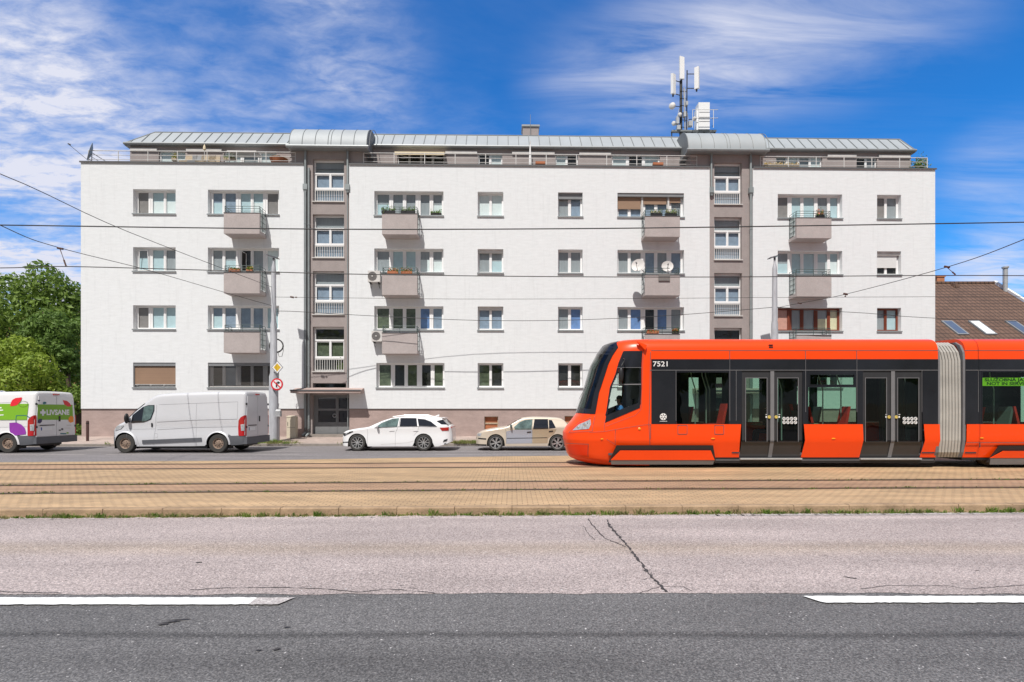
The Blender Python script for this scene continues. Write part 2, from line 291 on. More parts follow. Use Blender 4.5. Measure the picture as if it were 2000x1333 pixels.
m_['redlamp'] = mat('red_lamp', (.42, .012, .014), .15, coat=.6)
m_['lamp'] = mat('clear_lamp', (.62, .64, .66), .12, metal=.5, var=.4, scale=16, coat=.6)
m_['amber'] = mat('amber_lamp', (.85, .30, .02), .25)
m_['rust'] = mat('rusty_steel_wheel', (.30, .22, .17), .6, metal=.3, var=.35, scale=14)
m_['grn'] = mat('lime_green_print', (.19, .42, .02), .4, var=.02)
m_['red'] = mat('red_print', (.72, .02, .035), .4, var=.03)
m_['pur'] = mat('purple_print', (.27, .04, .36), .4, var=.05)
m_['navy'] = mat('navy_print', (.02, .02, .10), .4)
m_['org'] = mat('orange_print', (.85, .26, .02), .4)
m_['teal'] = mat('teal_print', (.02, .16, .20), .4)
m_['paintw'] = mat('white_lettering', (.82, .82, .82), .5, var=.02)
m_['sigy'] = mat('sign_yellow', (.66, .42, .02), .5)
m_['blue'] = mat('sign_blue', (.02, .07, .35), .4)
m_['bark'] = mat('bark', (.10, .07, .05), .9, var=.3, scale=9, bump=.6)
m_['leafd'] = leafmat('dark_leaf', (.07, .14, .02), (.28, .40, .07))
m_['leafl'] = leafmat('light_leaf', (.18, .29, .03), (.40, .50, .07))
m_['leafm'] = leafmat('mid_leaf', (.09, .18, .03), (.24, .36, .08))
m_['grass'] = leafmat('weed_green', (.08, .17, .02), (.24, .33, .06))
m_['dry'] = leafmat('dry_weed', (.20, .20, .07), (.40, .37, .17))
m_['terra'] = mat('terracotta', (.42, .15, .07), .8, var=.12)
m_['flr'] = mat('red_flower', (.60, .03, .03), .6, var=.3, scale=20)
m_['flp'] = mat('salmon_flower', (.70, .22, .12), .6, var=.3, scale=20)
m_['fly'] = mat('yellow_flower', (.70, .48, .05), .6, var=.3, scale=20)
m_['cream'] = mat('cream_fabric', (.70, .60, .42), .85, var=.08)
m_['wicker'] = mat('wicker', (.42, .34, .24), .85, var=.25, scale=25)
m_['skin'] = mat('skin', (.50, .27, .18), .6)
m_['shirt'] = mat('blue_shirt', (.03, .16, .42), .8, var=.12, scale=14)
m_['cloth'] = mat('dark_cloth', (.03, .03, .04), .8)
m_['hair'] = mat('dark_hair', (.03, .02, .015), .7)
m_['redseat'] = mat('red_seat_fabric', (.75, .035, .03), .8, var=.35, scale=30)
m_['floor'] = mat('grey_floor', (.09, .09, .095), .7)
m_['ceil'] = mat('cream_interior', (.30, .32, .30), .6)
m_['yel'] = mat('yellow_button', (.62, .48, .12), .4)
m_['paver'] = bricks('tan_track_pavers', (.56, .39, .225), (.45, .305, .17), (.26, .17, .105), .19, .115, .009, rot=0, var=.26, bump=.7, stretch=(.35, 1.6, 1), bands=[(11.47, .34, .55), (12.76, .34, .55), (15.9, .36, .62), (17.26, .36, .66), (14.0, .6, .88), (10.0, .4, 1.10), (12.1, .4, .86)], tint=[(12.1, .62), (16.6, .66)])
m_['swalk'] = bricks('pink_grey_sidewalk', (.42, .34, .30), (.38, .31, .28), (.25, .2, .17), .4, .4, .006, var=.22, bump=.3)
m_['kerb'] = mat('sandstone_kerb', (.36, .25, .155), .9, var=.28, scale=2.2, bump=.5, bscale=30, fine=.1, fscale=40)
m_['kerb2'] = mat('grey_kerb', (.27, .24, .215), .9, var=.2, scale=3, bump=.4)
m_['railst'] = mat('rail_steel', (.13, .095, .07), .45, metal=.5, var=.2, scale=4)
m_['groove'] = mat('rail_groove_dirt', (.115, .078, .052), .95, var=.3, scale=6)
m_['oldasph'] = asphalt('worn_pinkish_asphalt', (.15, .13, .125), (.40, .335, .318), (.58, .495, .47), [(6.05, .5, 1.06), (7.3, .28, .92), (8.1, .35, 1.04), (9.25, .2, 1.25)], tan=(7.2, .55), pits=.62)
m_['asph'] = asphalt('dark_asphalt', (.065, .063, .064), (.132, .128, .128), (.25, .24, .235), [(4.44, .10, .60), (3.95, .35, .86), (3.2, .3, 1.08)])
m_['asph2'] = asphalt('street_asphalt', (.10, .095, .10), (.205, .19, .195), (.29, .27, .27), [(21.2, .6, .82)])
m_['mark'] = mat('road_paint', (.80, .80, .78), .7, var=.08, scale=6, fine=.1, fscale=50)
m_['markold'] = mat('worn_road_paint', (.52, .49, .47), .8, var=.25, scale=9, fine=.25, fscale=60)
for k_, (lo, hi) in (('mark', (.36, .40)), ('markold', (.46, .52))):
    t_ = m_[k_].node_tree; b_ = t_.nodes['Principled BSDF']; src = b_.inputs['Base Color'].links[0].from_socket
    tc_ = t_.nodes.new('ShaderNodeTexCoord'); n_ = t_.nodes.new('ShaderNodeTexNoise'); n_.inputs['Scale'].default_value = 38; n_.inputs['Detail'].default_value = 8; n_.inputs['Roughness'].default_value = .8; t_.links.new(tc_.outputs['Object'], n_.inputs['Vector'])
    r_ = t_.nodes.new('ShaderNodeMapRange'); r_.inputs[1].default_value = lo; r_.inputs[2].default_value = hi; t_.links.new(n_.outputs[0], r_.inputs[0])
    x_ = t_.nodes.new('ShaderNodeMix'); x_.data_type = 'RGBA'; t_.links.new(r_.outputs[0], x_.inputs[0]); x_.inputs[6].default_value = (.16, .155, .155, 1) if k_ == 'mark' else (.36, .32, .31, 1); t_.links.new(src, x_.inputs[7]); t_.links.new(x_.outputs[2], b_.inputs['Base Color'])
m_['tar'] = mat('tar_filled_crack', (.055, .05, .05), .8, var=.3, scale=9)
m_['earth'] = mat('dry_ground', (.17, .15, .10), .95, var=.3, scale=.5, bump=.4)
m_['tile'] = bricks('brown_roof_tiles', (.155, .09, .062), (.13, .075, .052), (.045, .028, .02), .30, .34, .03, var=.2, bump=1.0, rough=.75, offset=0)
m_['ochre'] = mat('ochre_render', (.45, .27, .12), .9, var=.12)
m_['brick'] = mat('orange_brick', (.48, .20, .10), .9, var=.2)
m_['led'] = mat('display_green', (.27, .52, .02), .4, var=.1)
m_['ledtxt'] = mat('display_letters', (.015, .05, .01), .6)
b_ = m_['led'].node_tree.nodes['Principled BSDF']; b_.inputs['Emission Color'].default_value = (.45, .9, .03, 1); b_.inputs['Emission Strength'].default_value = .25
# ---------------------------------------------------------------- mesh helpers
class MB:
    def __init__(s): s.v = []; s.f = []; s.m = []
    def add(s, vs, fs, m=0):
        o = len(s.v); s.v += [tuple(p) for p in vs]
        for f in fs: s.f.append(tuple(i + o for i in f)); s.m.append(m)
    def quad(s, a, b, c, d, m=0): s.add([a, b, c, d], [(0, 1, 2, 3)], m)
    def box(s, x0, x1, y0, y1, z0, z1, m=0):
        vs = [(x, y, z) for x in (x0, x1) for y in (y0, y1) for z in (z0, z1)]
        s.add(vs, [(0, 1, 3, 2), (4, 6, 7, 5), (0, 4, 5, 1), (2, 3, 7, 6), (0, 2, 6, 4), (1, 5, 7, 3)], m)
    def tube(s, pts, r, n=8, m=0, cap=True, r2=None):
        pts = [Vector(p) for p in pts]; rings = []
        for i, p in enumerate(pts):
            d = (pts[min(i + 1, len(pts) - 1)] - pts[max(i - 1, 0)]).normalized()
            a = d.cross(Vector((0, 0, 1)))
            if a.length < .05: a = d.cross(Vector((0, 1, 0)))
            a.normalize(); b = d.cross(a)
            rr = r if r2 is None else r + (r2 - r) * i / (len(pts) - 1)
            if isinstance(r, (list, tuple)): rr = r[i]
            rings.append([p + (a * math.cos(2 * math.pi * k / n) + b * math.sin(2 * math.pi * k / n)) * rr for k in range(n)])
        vs = [q for g in rings for q in g]; fs = []
        for i in range(len(pts) - 1):
            for k in range(n): fs.append((i * n + k, i * n + (k + 1) % n, (i + 1) * n + (k + 1) % n, (i + 1) * n + k))
        if cap: fs.append(tuple(range(n))[::-1]); fs.append(tuple((len(pts) - 1) * n + k for k in range(n)))
        s.add(vs, fs, m)
    def torus(s, c, ax, R, r, n=24, k=8, m=0, a0=0, a1=2 * math.pi):
        ax = Vector(ax).normalized(); a = ax.orthogonal().normalized(); b = ax.cross(a); c = Vector(c); vs = []
        full = abs(a1 - a0 - 2 * math.pi) < 1e-6; nn = n if full else n + 1
        for i in range(nn):
            t = a0 + (a1 - a0) * i / n; d = a * math.cos(t) + b * math.sin(t)
            for j in range(k):
                u = 2 * math.pi * j / k; vs.append(c + d * (R + r * math.cos(u)) + ax * r * math.sin(u))
        fs = [(i * k + j, ((i + 1) % nn) * k + j, ((i + 1) % nn) * k + (j + 1) % k, i * k + (j + 1) % k) for i in range(n) for j in range(k)]
        s.add(vs, fs, m)
    def lathe(s, c, ax, prof, n=28, m=0):
        ax = Vector(ax).normalized(); a = ax.orthogonal().normalized(); b = ax.cross(a); c = Vector(c); vs = []
        for (r, h) in prof:
            for k in range(n):
                t = 2 * math.pi * k / n; vs.append(c + ax * h + (a * math.cos(t) + b * math.sin(t)) * r)
        fs = [(i * n + k, i * n + (k + 1) % n, (i + 1) * n + (k + 1) % n, (i + 1) * n + k) for i in range(len(prof) - 1) for k in range(n)]
        s.add(vs, fs, m)
    def ball(s, c, rx, ry, rz, m=0, n=12, k=8):
        c = Vector(c); vs = []
        for i in range(k + 1):
            p = math.pi * i / k
            for j in range(n): t = 2 * math.pi * j / n; vs.append(c + Vector((rx * math.sin(p) * math.cos(t), ry * math.sin(p) * math.sin(t), rz * math.cos(p))))
        s.add(vs, [(i * n + j, i * n + (j + 1) % n, (i + 1) * n + (j + 1) % n, (i + 1) * n + j) for i in range(k) for j in range(n)], m)
    def poly(s, pts, m=0): s.add(pts, [tuple(range(len(pts)))], m)
    def prism(s, pts, off, m=0):
        off = Vector(off); n = len(pts); vs = [Vector(p) for p in pts] + [Vector(p) + off for p in pts]
        s.add(vs, [tuple(range(n)), tuple(range(n, 2 * n))[::-1]] + [(i, (i + 1) % n, n + (i + 1) % n, n + i) for i in range(n)], m)
    def holed(s, u0, u1, z0, z1, holes, d, rev=0, m=0, mr=None):
        us = sorted({u0, u1, *[h[0] for h in holes], *[h[1] for h in holes]}); zs = sorted({z0, z1, *[h[2] for h in holes], *[h[3] for h in holes]})
        us = [u for u in us if u0 - 1e-6 <= u <= u1 + 1e-6]; zs = [z for z in zs if z0 - 1e-6 <= z <= z1 + 1e-6]
        for a, b in zip(us, us[1:]):
            for c, e in zip(zs, zs[1:]):
                um, zm = (a + b) / 2, (c + e) / 2
                if any(h[0] < um < h[1] and h[2] < zm < h[3] for h in holes): continue
                s.quad((a, d, c), (b, d, c), (b, d, e), (a, d, e), m)
        if rev:
            q = m if mr is None else mr
            for h in holes:
                a, b, c, e = h
                s.quad((a, d, c), (a, d, e), (a, d + rev, e), (a, d + rev, c), q); s.quad((b, d, c), (b, d + rev, c), (b, d + rev, e), (b, d, e), q)
                s.quad((a, d, e), (b, d, e), (b, d + rev, e), (a, d + rev, e), q); s.quad((a, d, c), (a, d + rev, c), (b, d + rev, c), (b, d, c), q)
    def build(s, name, mats, parent=None, smooth=None, weld=False):
        me = bpy.data.meshes.new(name); me.from_pydata(s.v, [], s.f)
        if isinstance(mats, str): mats = [mats]
        for q in mats: me.materials.append(m_[q])
        me.polygons.foreach_set('material_index', s.m); me.update()
        if weld or smooth is not None:
            import bmesh
            bm = bmesh.new(); bm.from_mesh(me); bmesh.ops.remove_doubles(bm, verts=bm.verts, dist=1e-5)
            bmesh.ops.recalc_face_normals(bm, faces=bm.faces); bm.to_mesh(me); bm.free()
        if smooth is not None:
            me.polygons.foreach_set('use_smooth', [True] * len(me.polygons)); me.set_sharp_from_angle(angle=rad(smooth))
        o = bpy.data.objects.new(name, me); COL.objects.link(o)
        if parent: o.parent = parent
        return o
def split_loose(o):
    me = o.data; key = {}; par = list(range(len(me.polygons)))
    def find(i):
        while par[i] != i: par[i] = par[par[i]]; i = par[i]
        return i
    for p in me.polygons:
        for v in p.vertices:
            c = me.vertices[v].co; k = (round(c.x, 2), round(c.y, 2), round(c.z, 2))
            if k in key: par[find(p.index)] = find(key[k])
            else: key[k] = p.index
    grp = {}
    for p in me.polygons: grp.setdefault(find(p.index), []).append(p.index)
    if len(grp) < 2: return o
    nm = o.name.split('.')[0]; sm = any(p.use_smooth for p in me.polygons)
    for g_ in grp.values():
        m2 = bpy.data.meshes.new(nm); vs = []; fs = []; mi = []; ix = {}
        for i in g_:
            p = me.polygons[i]; f = []
            for v in p.vertices:
                if v not in ix: ix[v] = len(vs); vs.append(tuple(me.vertices[v].co))
                f.append(ix[v])
            fs.append(f); mi.append(p.material_index)
        m2.from_pydata(vs, [], fs)
        for q in me.materials: m2.materials.append(q)
        m2.polygons.foreach_set('material_index', mi); m2.polygons.foreach_set('use_smooth', [sm] * len(fs)); m2.update()
        n = bpy.data.objects.new(nm, m2); COL.objects.link(n); n.parent = o.parent
    bpy.data.objects.remove(o); return None
def tag(o, label, cat, group=None):
    o['label'] = label; o['category'] = cat
    if group: o['group'] = group
    return o
def thing(name, label, cat, loc=(0, 0, 0), rz=0, group=None):
    o = bpy.data.objects.new(name, None); COL.objects.link(o); o.location = loc; o.rotation_euler = (0, 0, rz); o.empty_display_size = .3
    return tag(o, label, cat, group)
def struct(o, kind='structure'): o['kind'] = kind; return o
def text_pts(s, size=1.0, bold=0.0):
    c = bpy.data.curves.new('lettering', 'FONT'); c.body = s; c.size = size; c.align_x = 'CENTER'; c.align_y = 'CENTER'; c.offset = bold; c.resolution_u = 3
    o = bpy.data.objects.new('lettering', c); COL.objects.link(o); dg = bpy.context.evaluated_depsgraph_get()
    me = bpy.data.meshes.new_from_object(o.evaluated_get(dg)); vs = [tuple(v.co) for v in me.vertices]; fs = [tuple(p.vertices) for p in me.polygons]
    bpy.data.objects.remove(o); bpy.data.meshes.remove(me); bpy.data.curves.remove(c); return vs, fs
def P(px, py, D): return Vector(((px - HX) / F * D, D, CAMZ + (HY - py) / F * D))
# ================================================================ GROUND, ROADS, TRACKS
def bandmesh(name, xs, near, far, z, mt_, kind='structure', zf=None):
    b = MB()
    for x0, x1 in zip(xs, xs[1:]):
        zz = z if zf is None else z
        b.quad((x0, near(x0), z), (x1, near(x1), z), (x1, far(x1), z if zf is None else zf), (x0, far(x0), z if zf is None else zf))
    return struct(b.build(name, mt_), kind)
def lin(p):
    def f(x):
        if x <= p[0][0]: a, c = p[0], p[1]
        elif x >= p[-1][0]: a, c = p[-2], p[-1]
        else:
            for a, c in zip(p, p[1:]):
                if a[0] <= x <= c[0]: break
        return a[1] + (c[1] - a[1]) * (x - a[0]) / (c[0] - a[0])
    return f
XS = [-60 + i * 2 for i in range(61)]
g = MB(); g.quad((-900, -300, -.22), (900, -300, -.22), (900, 2500, -.22), (-900, 2500, -.22)); struct(g.build('ground', 'earth'))
kerbY = lin([(-60, 7.8), (-9, 9.22), (0, 9.47), (9.3, 9.76), (60, 11.2)])
nr = MB(); nr.quad((-60, -9, -.14), (60, -9, -.14), (60, 11.5, -.14), (-60, 11.5, -.14)); struct(nr.build('road', 'asph'))
# older pinkish lane laid over it, with a ragged near edge
random.seed(3)
b = MB(); xs = [-60, -30] + [-14 + i * .06 for i in range(467)] + [30, 60]; jag = 0; js = []
for x in xs:
    jag = jag * .86 + random.uniform(-.012, .012); js.append(5.43 + jag + .035 * math.sin(x * .55) - (.03 if x > 2 else 0))
for i in range(len(xs) - 1):
    x0, x1 = xs[i], xs[i + 1]; b.quad((x0, js[i], -.136), (x1, js[i + 1], -.136), (x1, kerbY(x1) + .02, -.136), (x0, kerbY(x0) + .02, -.136))
struct(b.build('worn_lane', 'oldasph'))
def strip(b, pts, wd, z, m=0, wv=.0):
    for i, (p, q) in enumerate(zip(pts, pts[1:])):
        p = Vector((*p, z)); q = Vector((*q, z)); n = (q - p).cross(Vector((0, 0, 1))).normalized(); w0 = wd[i] if isinstance(wd, list) else wd; w1 = wd[i + 1] if isinstance(wd, list) else wd
        b.quad(p - n * w0 / 2, q - n * w1 / 2, q + n * w1 / 2, p + n * w0 / 2, m)
def rp(px, py, z=-.14): D = F * (CAMZ - z) / (py - HY); return ((px - HX) / F * D, D)
def crackpath(pts, step=.05, amp=.012):
    o = []
    for (a, c) in zip(pts, pts[1:]):
        n = max(1, int(math.dist(a, c) / step))
        for i in range(n): t = i / n; o.append((a[0] + (c[0] - a[0]) * t + random.uniform(-amp, amp), a[1] + (c[1] - a[1]) * t + random.uniform(-amp, amp)))
    o.append(pts[-1]); return o
b = MB()
for k_ in range(16):
    t_ = random.random(); q0 = rp(1190 + 110 * t_, 1025 + 130 * t_); L_ = random.uniform(.05, .22); an = random.uniform(-1, 4); strip(b, crackpath([q0, (q0[0] + L_ * math.cos(an), q0[1] + L_ * .7 * math.sin(an))], .03, .012), .005, -.1319)
for k_ in range(22):
    q0 = rp(random.uniform(-60, 2050), random.uniform(1030, 1150)); L_ = random.uniform(.03, .10); an = random.uniform(-.5, .5); strip(b, crackpath([q0, (q0[0] + L_ * math.cos(an), q0[1] + L_ * math.sin(an))], .02, .006), random.uniform(.004, .010), -.1321)
p = crackpath([rp(1186, 1016), rp(1190, 1028), rp(1228, 1070), rp(1270, 1125), rp(1302, 1158)]); strip(b, p, [max(.006, .028 + random.gauss(0, .012)) for _ in p], -.1315)
p = crackpath([rp(1148, 1014), rp(1160, 1030), rp(1182, 1053), rp(1222, 1069)]); strip(b, p, [max(.006, .018 + random.uniform(-.01, .008)) for _ in p], -.1318)
p = crackpath([rp(1140, 1028), rp(1150, 1045), rp(1162, 1056)]); strip(b, p, .008, -.132)
p = crackpath([rp(1250, 1160), rp(1290, 1147), rp(1335, 1148), rp(1352, 1156)]); strip(b, p, .007, -.1317)
p = crackpath([rp(370, 1154), rp(440, 1150), rp(560, 1149), rp(640, 1152), rp(700, 1158), rp(760, 1152), rp(850, 1160)], .06, .01); strip(b, p, [random.uniform(.004, .018) for _ in p], -.1316)
p = crackpath([rp(1680, 1152), rp(1740, 1145), rp(1850, 1146), rp(1890, 1152), rp(2000, 1144), rp(2100, 1147)], .05, .01); strip(b, p, .008, -.1314)
p = crackpath([rp(-40, 1152), rp(20, 1158), rp(120, 1160)], .05, .01); strip(b, p, .012, -.1313)
struct(b.build('road_crack', 'tar'))
b = MB()
for (px, py, a, wd, ang) in [(330, 1217, .11, .018, .30), (352, 1212, .10, .014, .15), (318, 1221, .05, .02, .2), (1185, 1100, .0, 0, 0), (560, 1227, .04, .012, .1), (540, 1270, .035, .02, .3), (505, 1272, .03, .012, 0), (1660, 1130, .07, .015, -.5), (388, 1100, .05, .02, 0)]:
    if not a: continue
    x, y = rp(px, py); n = 12
    b.poly([(x + math.cos(t * 2 * math.pi / n) * a * random.uniform(.6, 1), y + math.sin(t * 2 * math.pi / n) * wd * random.uniform(.6, 1.2) + math.cos(t * 2 * math.pi / n) * a * ang, -.1305) for t in range(n)])
struct(b.build('oil_stain', 'tar'))
# painted centre dashes
def dash(name, x0, x1, y0, y1, end=None, taper=0):
    b = MB(); n = int((x1 - x0) / .04); random.seed(int(abs(x0) * 10)); e0 = [random.uniform(-.008, .008) for _ in range(n + 1)]; e1 = [random.uniform(-.008, .008) for _ in range(n + 1)]
    for i in range(n):
        a = x0 + (x1 - x0) * i / n; c = x0 + (x1 - x0) * (i + 1) / n; ta = tb = 0
        if taper > 0: ta = max(0, 1 - (a - x0) / taper); tb = max(0, 1 - (c - x0) / taper)
        if taper < 0: ta = max(0, 1 - (x1 - a) / -taper); tb = max(0, 1 - (x1 - c) / -taper)
        b.quad((a, y0 + e0[i] + (y1 - y0) * ta, -.1265), (c, y0 + e0[i + 1] + (y1 - y0) * tb, -.1265), (c, y1 + e1[i + 1], -.1265), (a, y1 + e1[i], -.1265), 1 if (end and a > end) else 0)
    struct(b.build(name, ['mark', 'markold']))
dash('road_marking', -20, -2.12, 5.10, 5.29, -2.50, -.08)
dash('road_marking', 2.86, 22, 5.15, 5.33, None, .09)
# pale old edge line and grit along the gutter
b = MB()
for i in range(420):
    x = -13 + i * .0645 + random.uniform(-.03, .03)
    if 3.4 < x < 9.7 or random.random() < .35:
        y = kerbY(x) - .17 + random.uniform(-.01, .01); wd = random.uniform(.04, .075) if x > 3.4 else random.uniform(.015, .05)
        b.quad((x - .034, y - wd, -.1316), (x + .034, y - wd, -.1316), (x + .034, y + wd * .7, -.1316), (x - .034, y + wd * .7, -.1316))
struct(b.build('gutter_edge_line', 'markold'))
# near kerb: separate sandstone stones
b = MB(); x = -60
while x < 60:
    x1 = x + 1.0; dz = random.uniform(-.004, .004); dy = random.uniform(-.004, .004)
    y0, y1 = kerbY(x) + dy, kerbY(x1) + dy; c = .018
    for (ya, za, yb, zb) in ((0, -.2, 0, -c), (0, -c, c, 0), (c, 0, .16, 0)):
        b.quad((x + .004, y0 + ya, za + dz), (x1 - .004, y1 + ya, za + dz), (x1 - .004, y1 + yb, zb + dz), (x + .004, y0 + yb, zb + dz))
    b.quad((x + .004, y0, -.2), (x + .004, y0 + .16, -.2), (x + .004, y0 + .16, 0), (x + .004, y0, -.002)); b.quad((x1 - .004, y1, -.2), (x1 - .004, y1 + .16, -.2), (x1 - .004, y1 + .16, 0), (x1 - .004, y1, -.002))
    x = x1
struct(b.build('kerb', 'kerb'))
bedfar = lin([(-60, 15.0), (-16.5, 17.45), (-8.5, 18.1), (-4.5, 18.9), (0, 19.7), (2, 19.9), (60, 20.6)])
bandmesh('track_paving', XS, lambda x: kerbY(x) + .155, bedfar, 0.0, 'paver')
b = MB()
for x0, x1 in zip(XS, XS[1:]): b.quad((x0, bedfar(x0) - .0, -.012), (x1, bedfar(x1), -.012), (x1, bedfar(x1), .002), (x0, bedfar(x0), .002)); b.quad((x0, bedfar(x0) - .14, .004), (x1, bedfar(x1) - .14, .004), (x1, bedfar(x1) + .01, .004), (x0, bedfar(x0) + .01, .004))
struct(b.build('track_edge_kerb', 'kerb2'))
# four rails in two tracks
RAILS = []
for pts in ([(965, 0), (957, 1000), (953, 2000)], [(949, 0), (941, 1000), (937, 2000)], [(918, 0), (913, 1000), (911, 2000)], [(909, 0), (904, 1000), (902, 2000)]):
    pp = []
    for py, px in pts: D = F * CAMZ / (py - HY); pp.append(((px - HX) / F * D, D))
    a, c = pp[0], pp[-1]; pp = [(-60, a[1] + (-60 - a[0]) * .055)] + pp + [(60, c[1] + (60 - c[0]) * .02)]
    RAILS.append(lin(pp)); b = MB()
    for i in range(120):
        x0, x1 = -60 + i, -59 + i; y0, y1 = RAILS[-1](x0), RAILS[-1](x1)
        b.quad((x0, y0 - .075, .0045), (x1, y1 - .075, .0045), (x1, y1 + .09, .0045), (x0, y0 + .09, .0045), 1)
        b.add([(x0, y0 - .03, .004), (x1, y1 - .03, .004), (x1, y1 - .03, .014), (x0, y0 - .03, .014), (x1, y1 + .03, .014), (x0, y0 + .03, .014), (x1, y1 + .03, .004), (x0, y0 + .03, .004)], [(0, 1, 2, 3), (3, 2, 4, 5), (5, 4, 6, 7)], 0)
    struct(b.build('tram_rail', ['railst', 'groove']))
farkerb = lin([(-60, 24.0), (-22, 24.75), (0, 25.2), (22, 25.6), (60, 26.3)])
bandmesh('far_road', XS, lambda x: bedfar(x) - .3, lambda x: farkerb(x) + .1, -.008, 'asph2')
b = MB()
for (xa, xb) in ((-19.5, -16.05), (-15.25, -8), (-2.9, 0.0), (.05, 2.6)):
    n = 30
    for i in range(n):
        a = xa + (xb - xa) * i / n; c = xa + (xb - xa) * (i + .93) / n; f = lambda x: 20.55 + .01 * x
        b.quad((a, f(a) - .05, -.0035), (c, f(c) - .05, -.0035), (c, f(c) + .05, -.0035), (a, f(a) + .05, -.0035))
struct(b.build('parking_line', 'markold'))
b = MB(); x = -60
while x < 60:
    x1 = x + 1; y0, y1 = farkerb(x), farkerb(x1)
    b.add([(x, y0, -.1), (x1 - .006, y1, -.1), (x1 - .006, y1, .09), (x, y0, .09), (x1 - .006, y1 + .02, .105), (x, y0 + .02, .105), (x1 - .006, y1 + .16, .105), (x, y0 + .16, .105)], [(0, 1, 2, 3), (3, 2, 4, 5), (5, 4, 6, 7)]); x = x1
struct(b.build('far_kerb', 'kerb2'))
TH = math.atan(.019)
fac = lambda x: 27.9 + x * .019
bandmesh('sidewalk', XS, lambda x: farkerb(x) + .15, lambda x: fac(x) + .3, .10, 'swalk', zf=.325)
bandmesh('yard_ground', [-60, -21.5], lambda x: fac(x) + .3, lambda x: 60, .322, 'earth')
# weeds (nobody could count the blades)
def blades(b, x, y, z, n, h, sp, m=0):
    for _ in range(n):
        a = random.uniform(0, 6.28); r = random.uniform(0, sp); bx, by = x + math.cos(a) * r * 1.6, y + math.sin(a) * r * .6
        hh = h * random.uniform(.4, 1.1); lx, ly = random.uniform(-.7, .7) * hh, random.uniform(-.7, .5) * hh; wd = random.uniform(.003, .009) * (1 + h * 3)
        ca = math.cos(a * 3) * wd; sa = math.sin(a * 3) * wd
        b.add([(bx - ca, by - sa, z), (bx + ca, by + sa, z), (bx + lx * .5 + ca, by + ly * .5 + sa, z + hh * .6), (bx + lx * .5 - ca, by + ly * .5 - sa, z + hh * .6), (bx + lx, by + ly, z + hh)], [(0, 1, 2, 3), (3, 2, 4)], m)
random.seed(11); b = MB(); x = -13.0
while x < 13.5:
    dens = .5 + .5 * math.sin(x * 1.7) * math.sin(x * .63 + 1); 
    if x < -4: dens += .5
    if random.random() < .45 + .5 * dens:
        blades(b, x, kerbY(x) - random.uniform(.01, .10), -.137, random.randint(6, 26), random.choice([.025, .03, .045, .06, .09]), random.uniform(.03, .10), 0 if random.random() < .55 else 1)
    x += random.uniform(.012, .05)
for _ in range(16): xx = random.uniform(-4, 12); blades(b, xx, kerbY(xx) - .05, -.137, 22, random.uniform(.09, .14), .06, random.choice([0, 0, 1]))
for _ in range(60): xx = random.uniform(-12, 12); blades(b, xx, kerbY(xx) - random.uniform(.05, .16), -.136, 8, .03, .05, 1)
struct(b.build('kerb_weeds', ['grass', 'dry']), 'stuff')
b = MB()
for k, rf in enumerate(RAILS[:2]):
    for _ in range(230):
        xx = random.uniform(-12, 13); blades(b, xx, rf(xx) + random.choice([-.06, .07]), .004, random.randint(2, 7), random.uniform(.015, .04), .03, 1 if random.random() < .5 else 0)
for cx_, k in ((-10, 0), (-8.2, 1), (8.6, 0), (-9.5, 0)):
    blades(b, cx_, RAILS[k](cx_) + .06, .004, 40, .035, .12, 0)
struct(b.build('track_weeds', ['grass', 'dry']), 'stuff')
b = MB()
for _ in range(260):
    xx = random.choice([random.uniform(-2.6, -1.2), random.uniform(-13, -10), random.uniform(-2.9, -1.5), random.uniform(-22, 12)])
    blades(b, xx, farkerb(xx) + random.choice([-.03, .25, .35, .5]), .1, random.randint(8, 22), random.uniform(.06, .2), .13, random.choice([0, 1, 1]))
blades(b, -11.1, 25.3, .1, 160, .22, .28, 0)
struct(b.build('pavement_weeds', ['grass', 'dry']), 'stuff')
m_['greydoor'] = mat('grey_door_paint', (.20, .205, .21), .5, var=.08)
m_['frost'] = mat('frosted_glass', (.50, .56, .55), .3, var=.05)
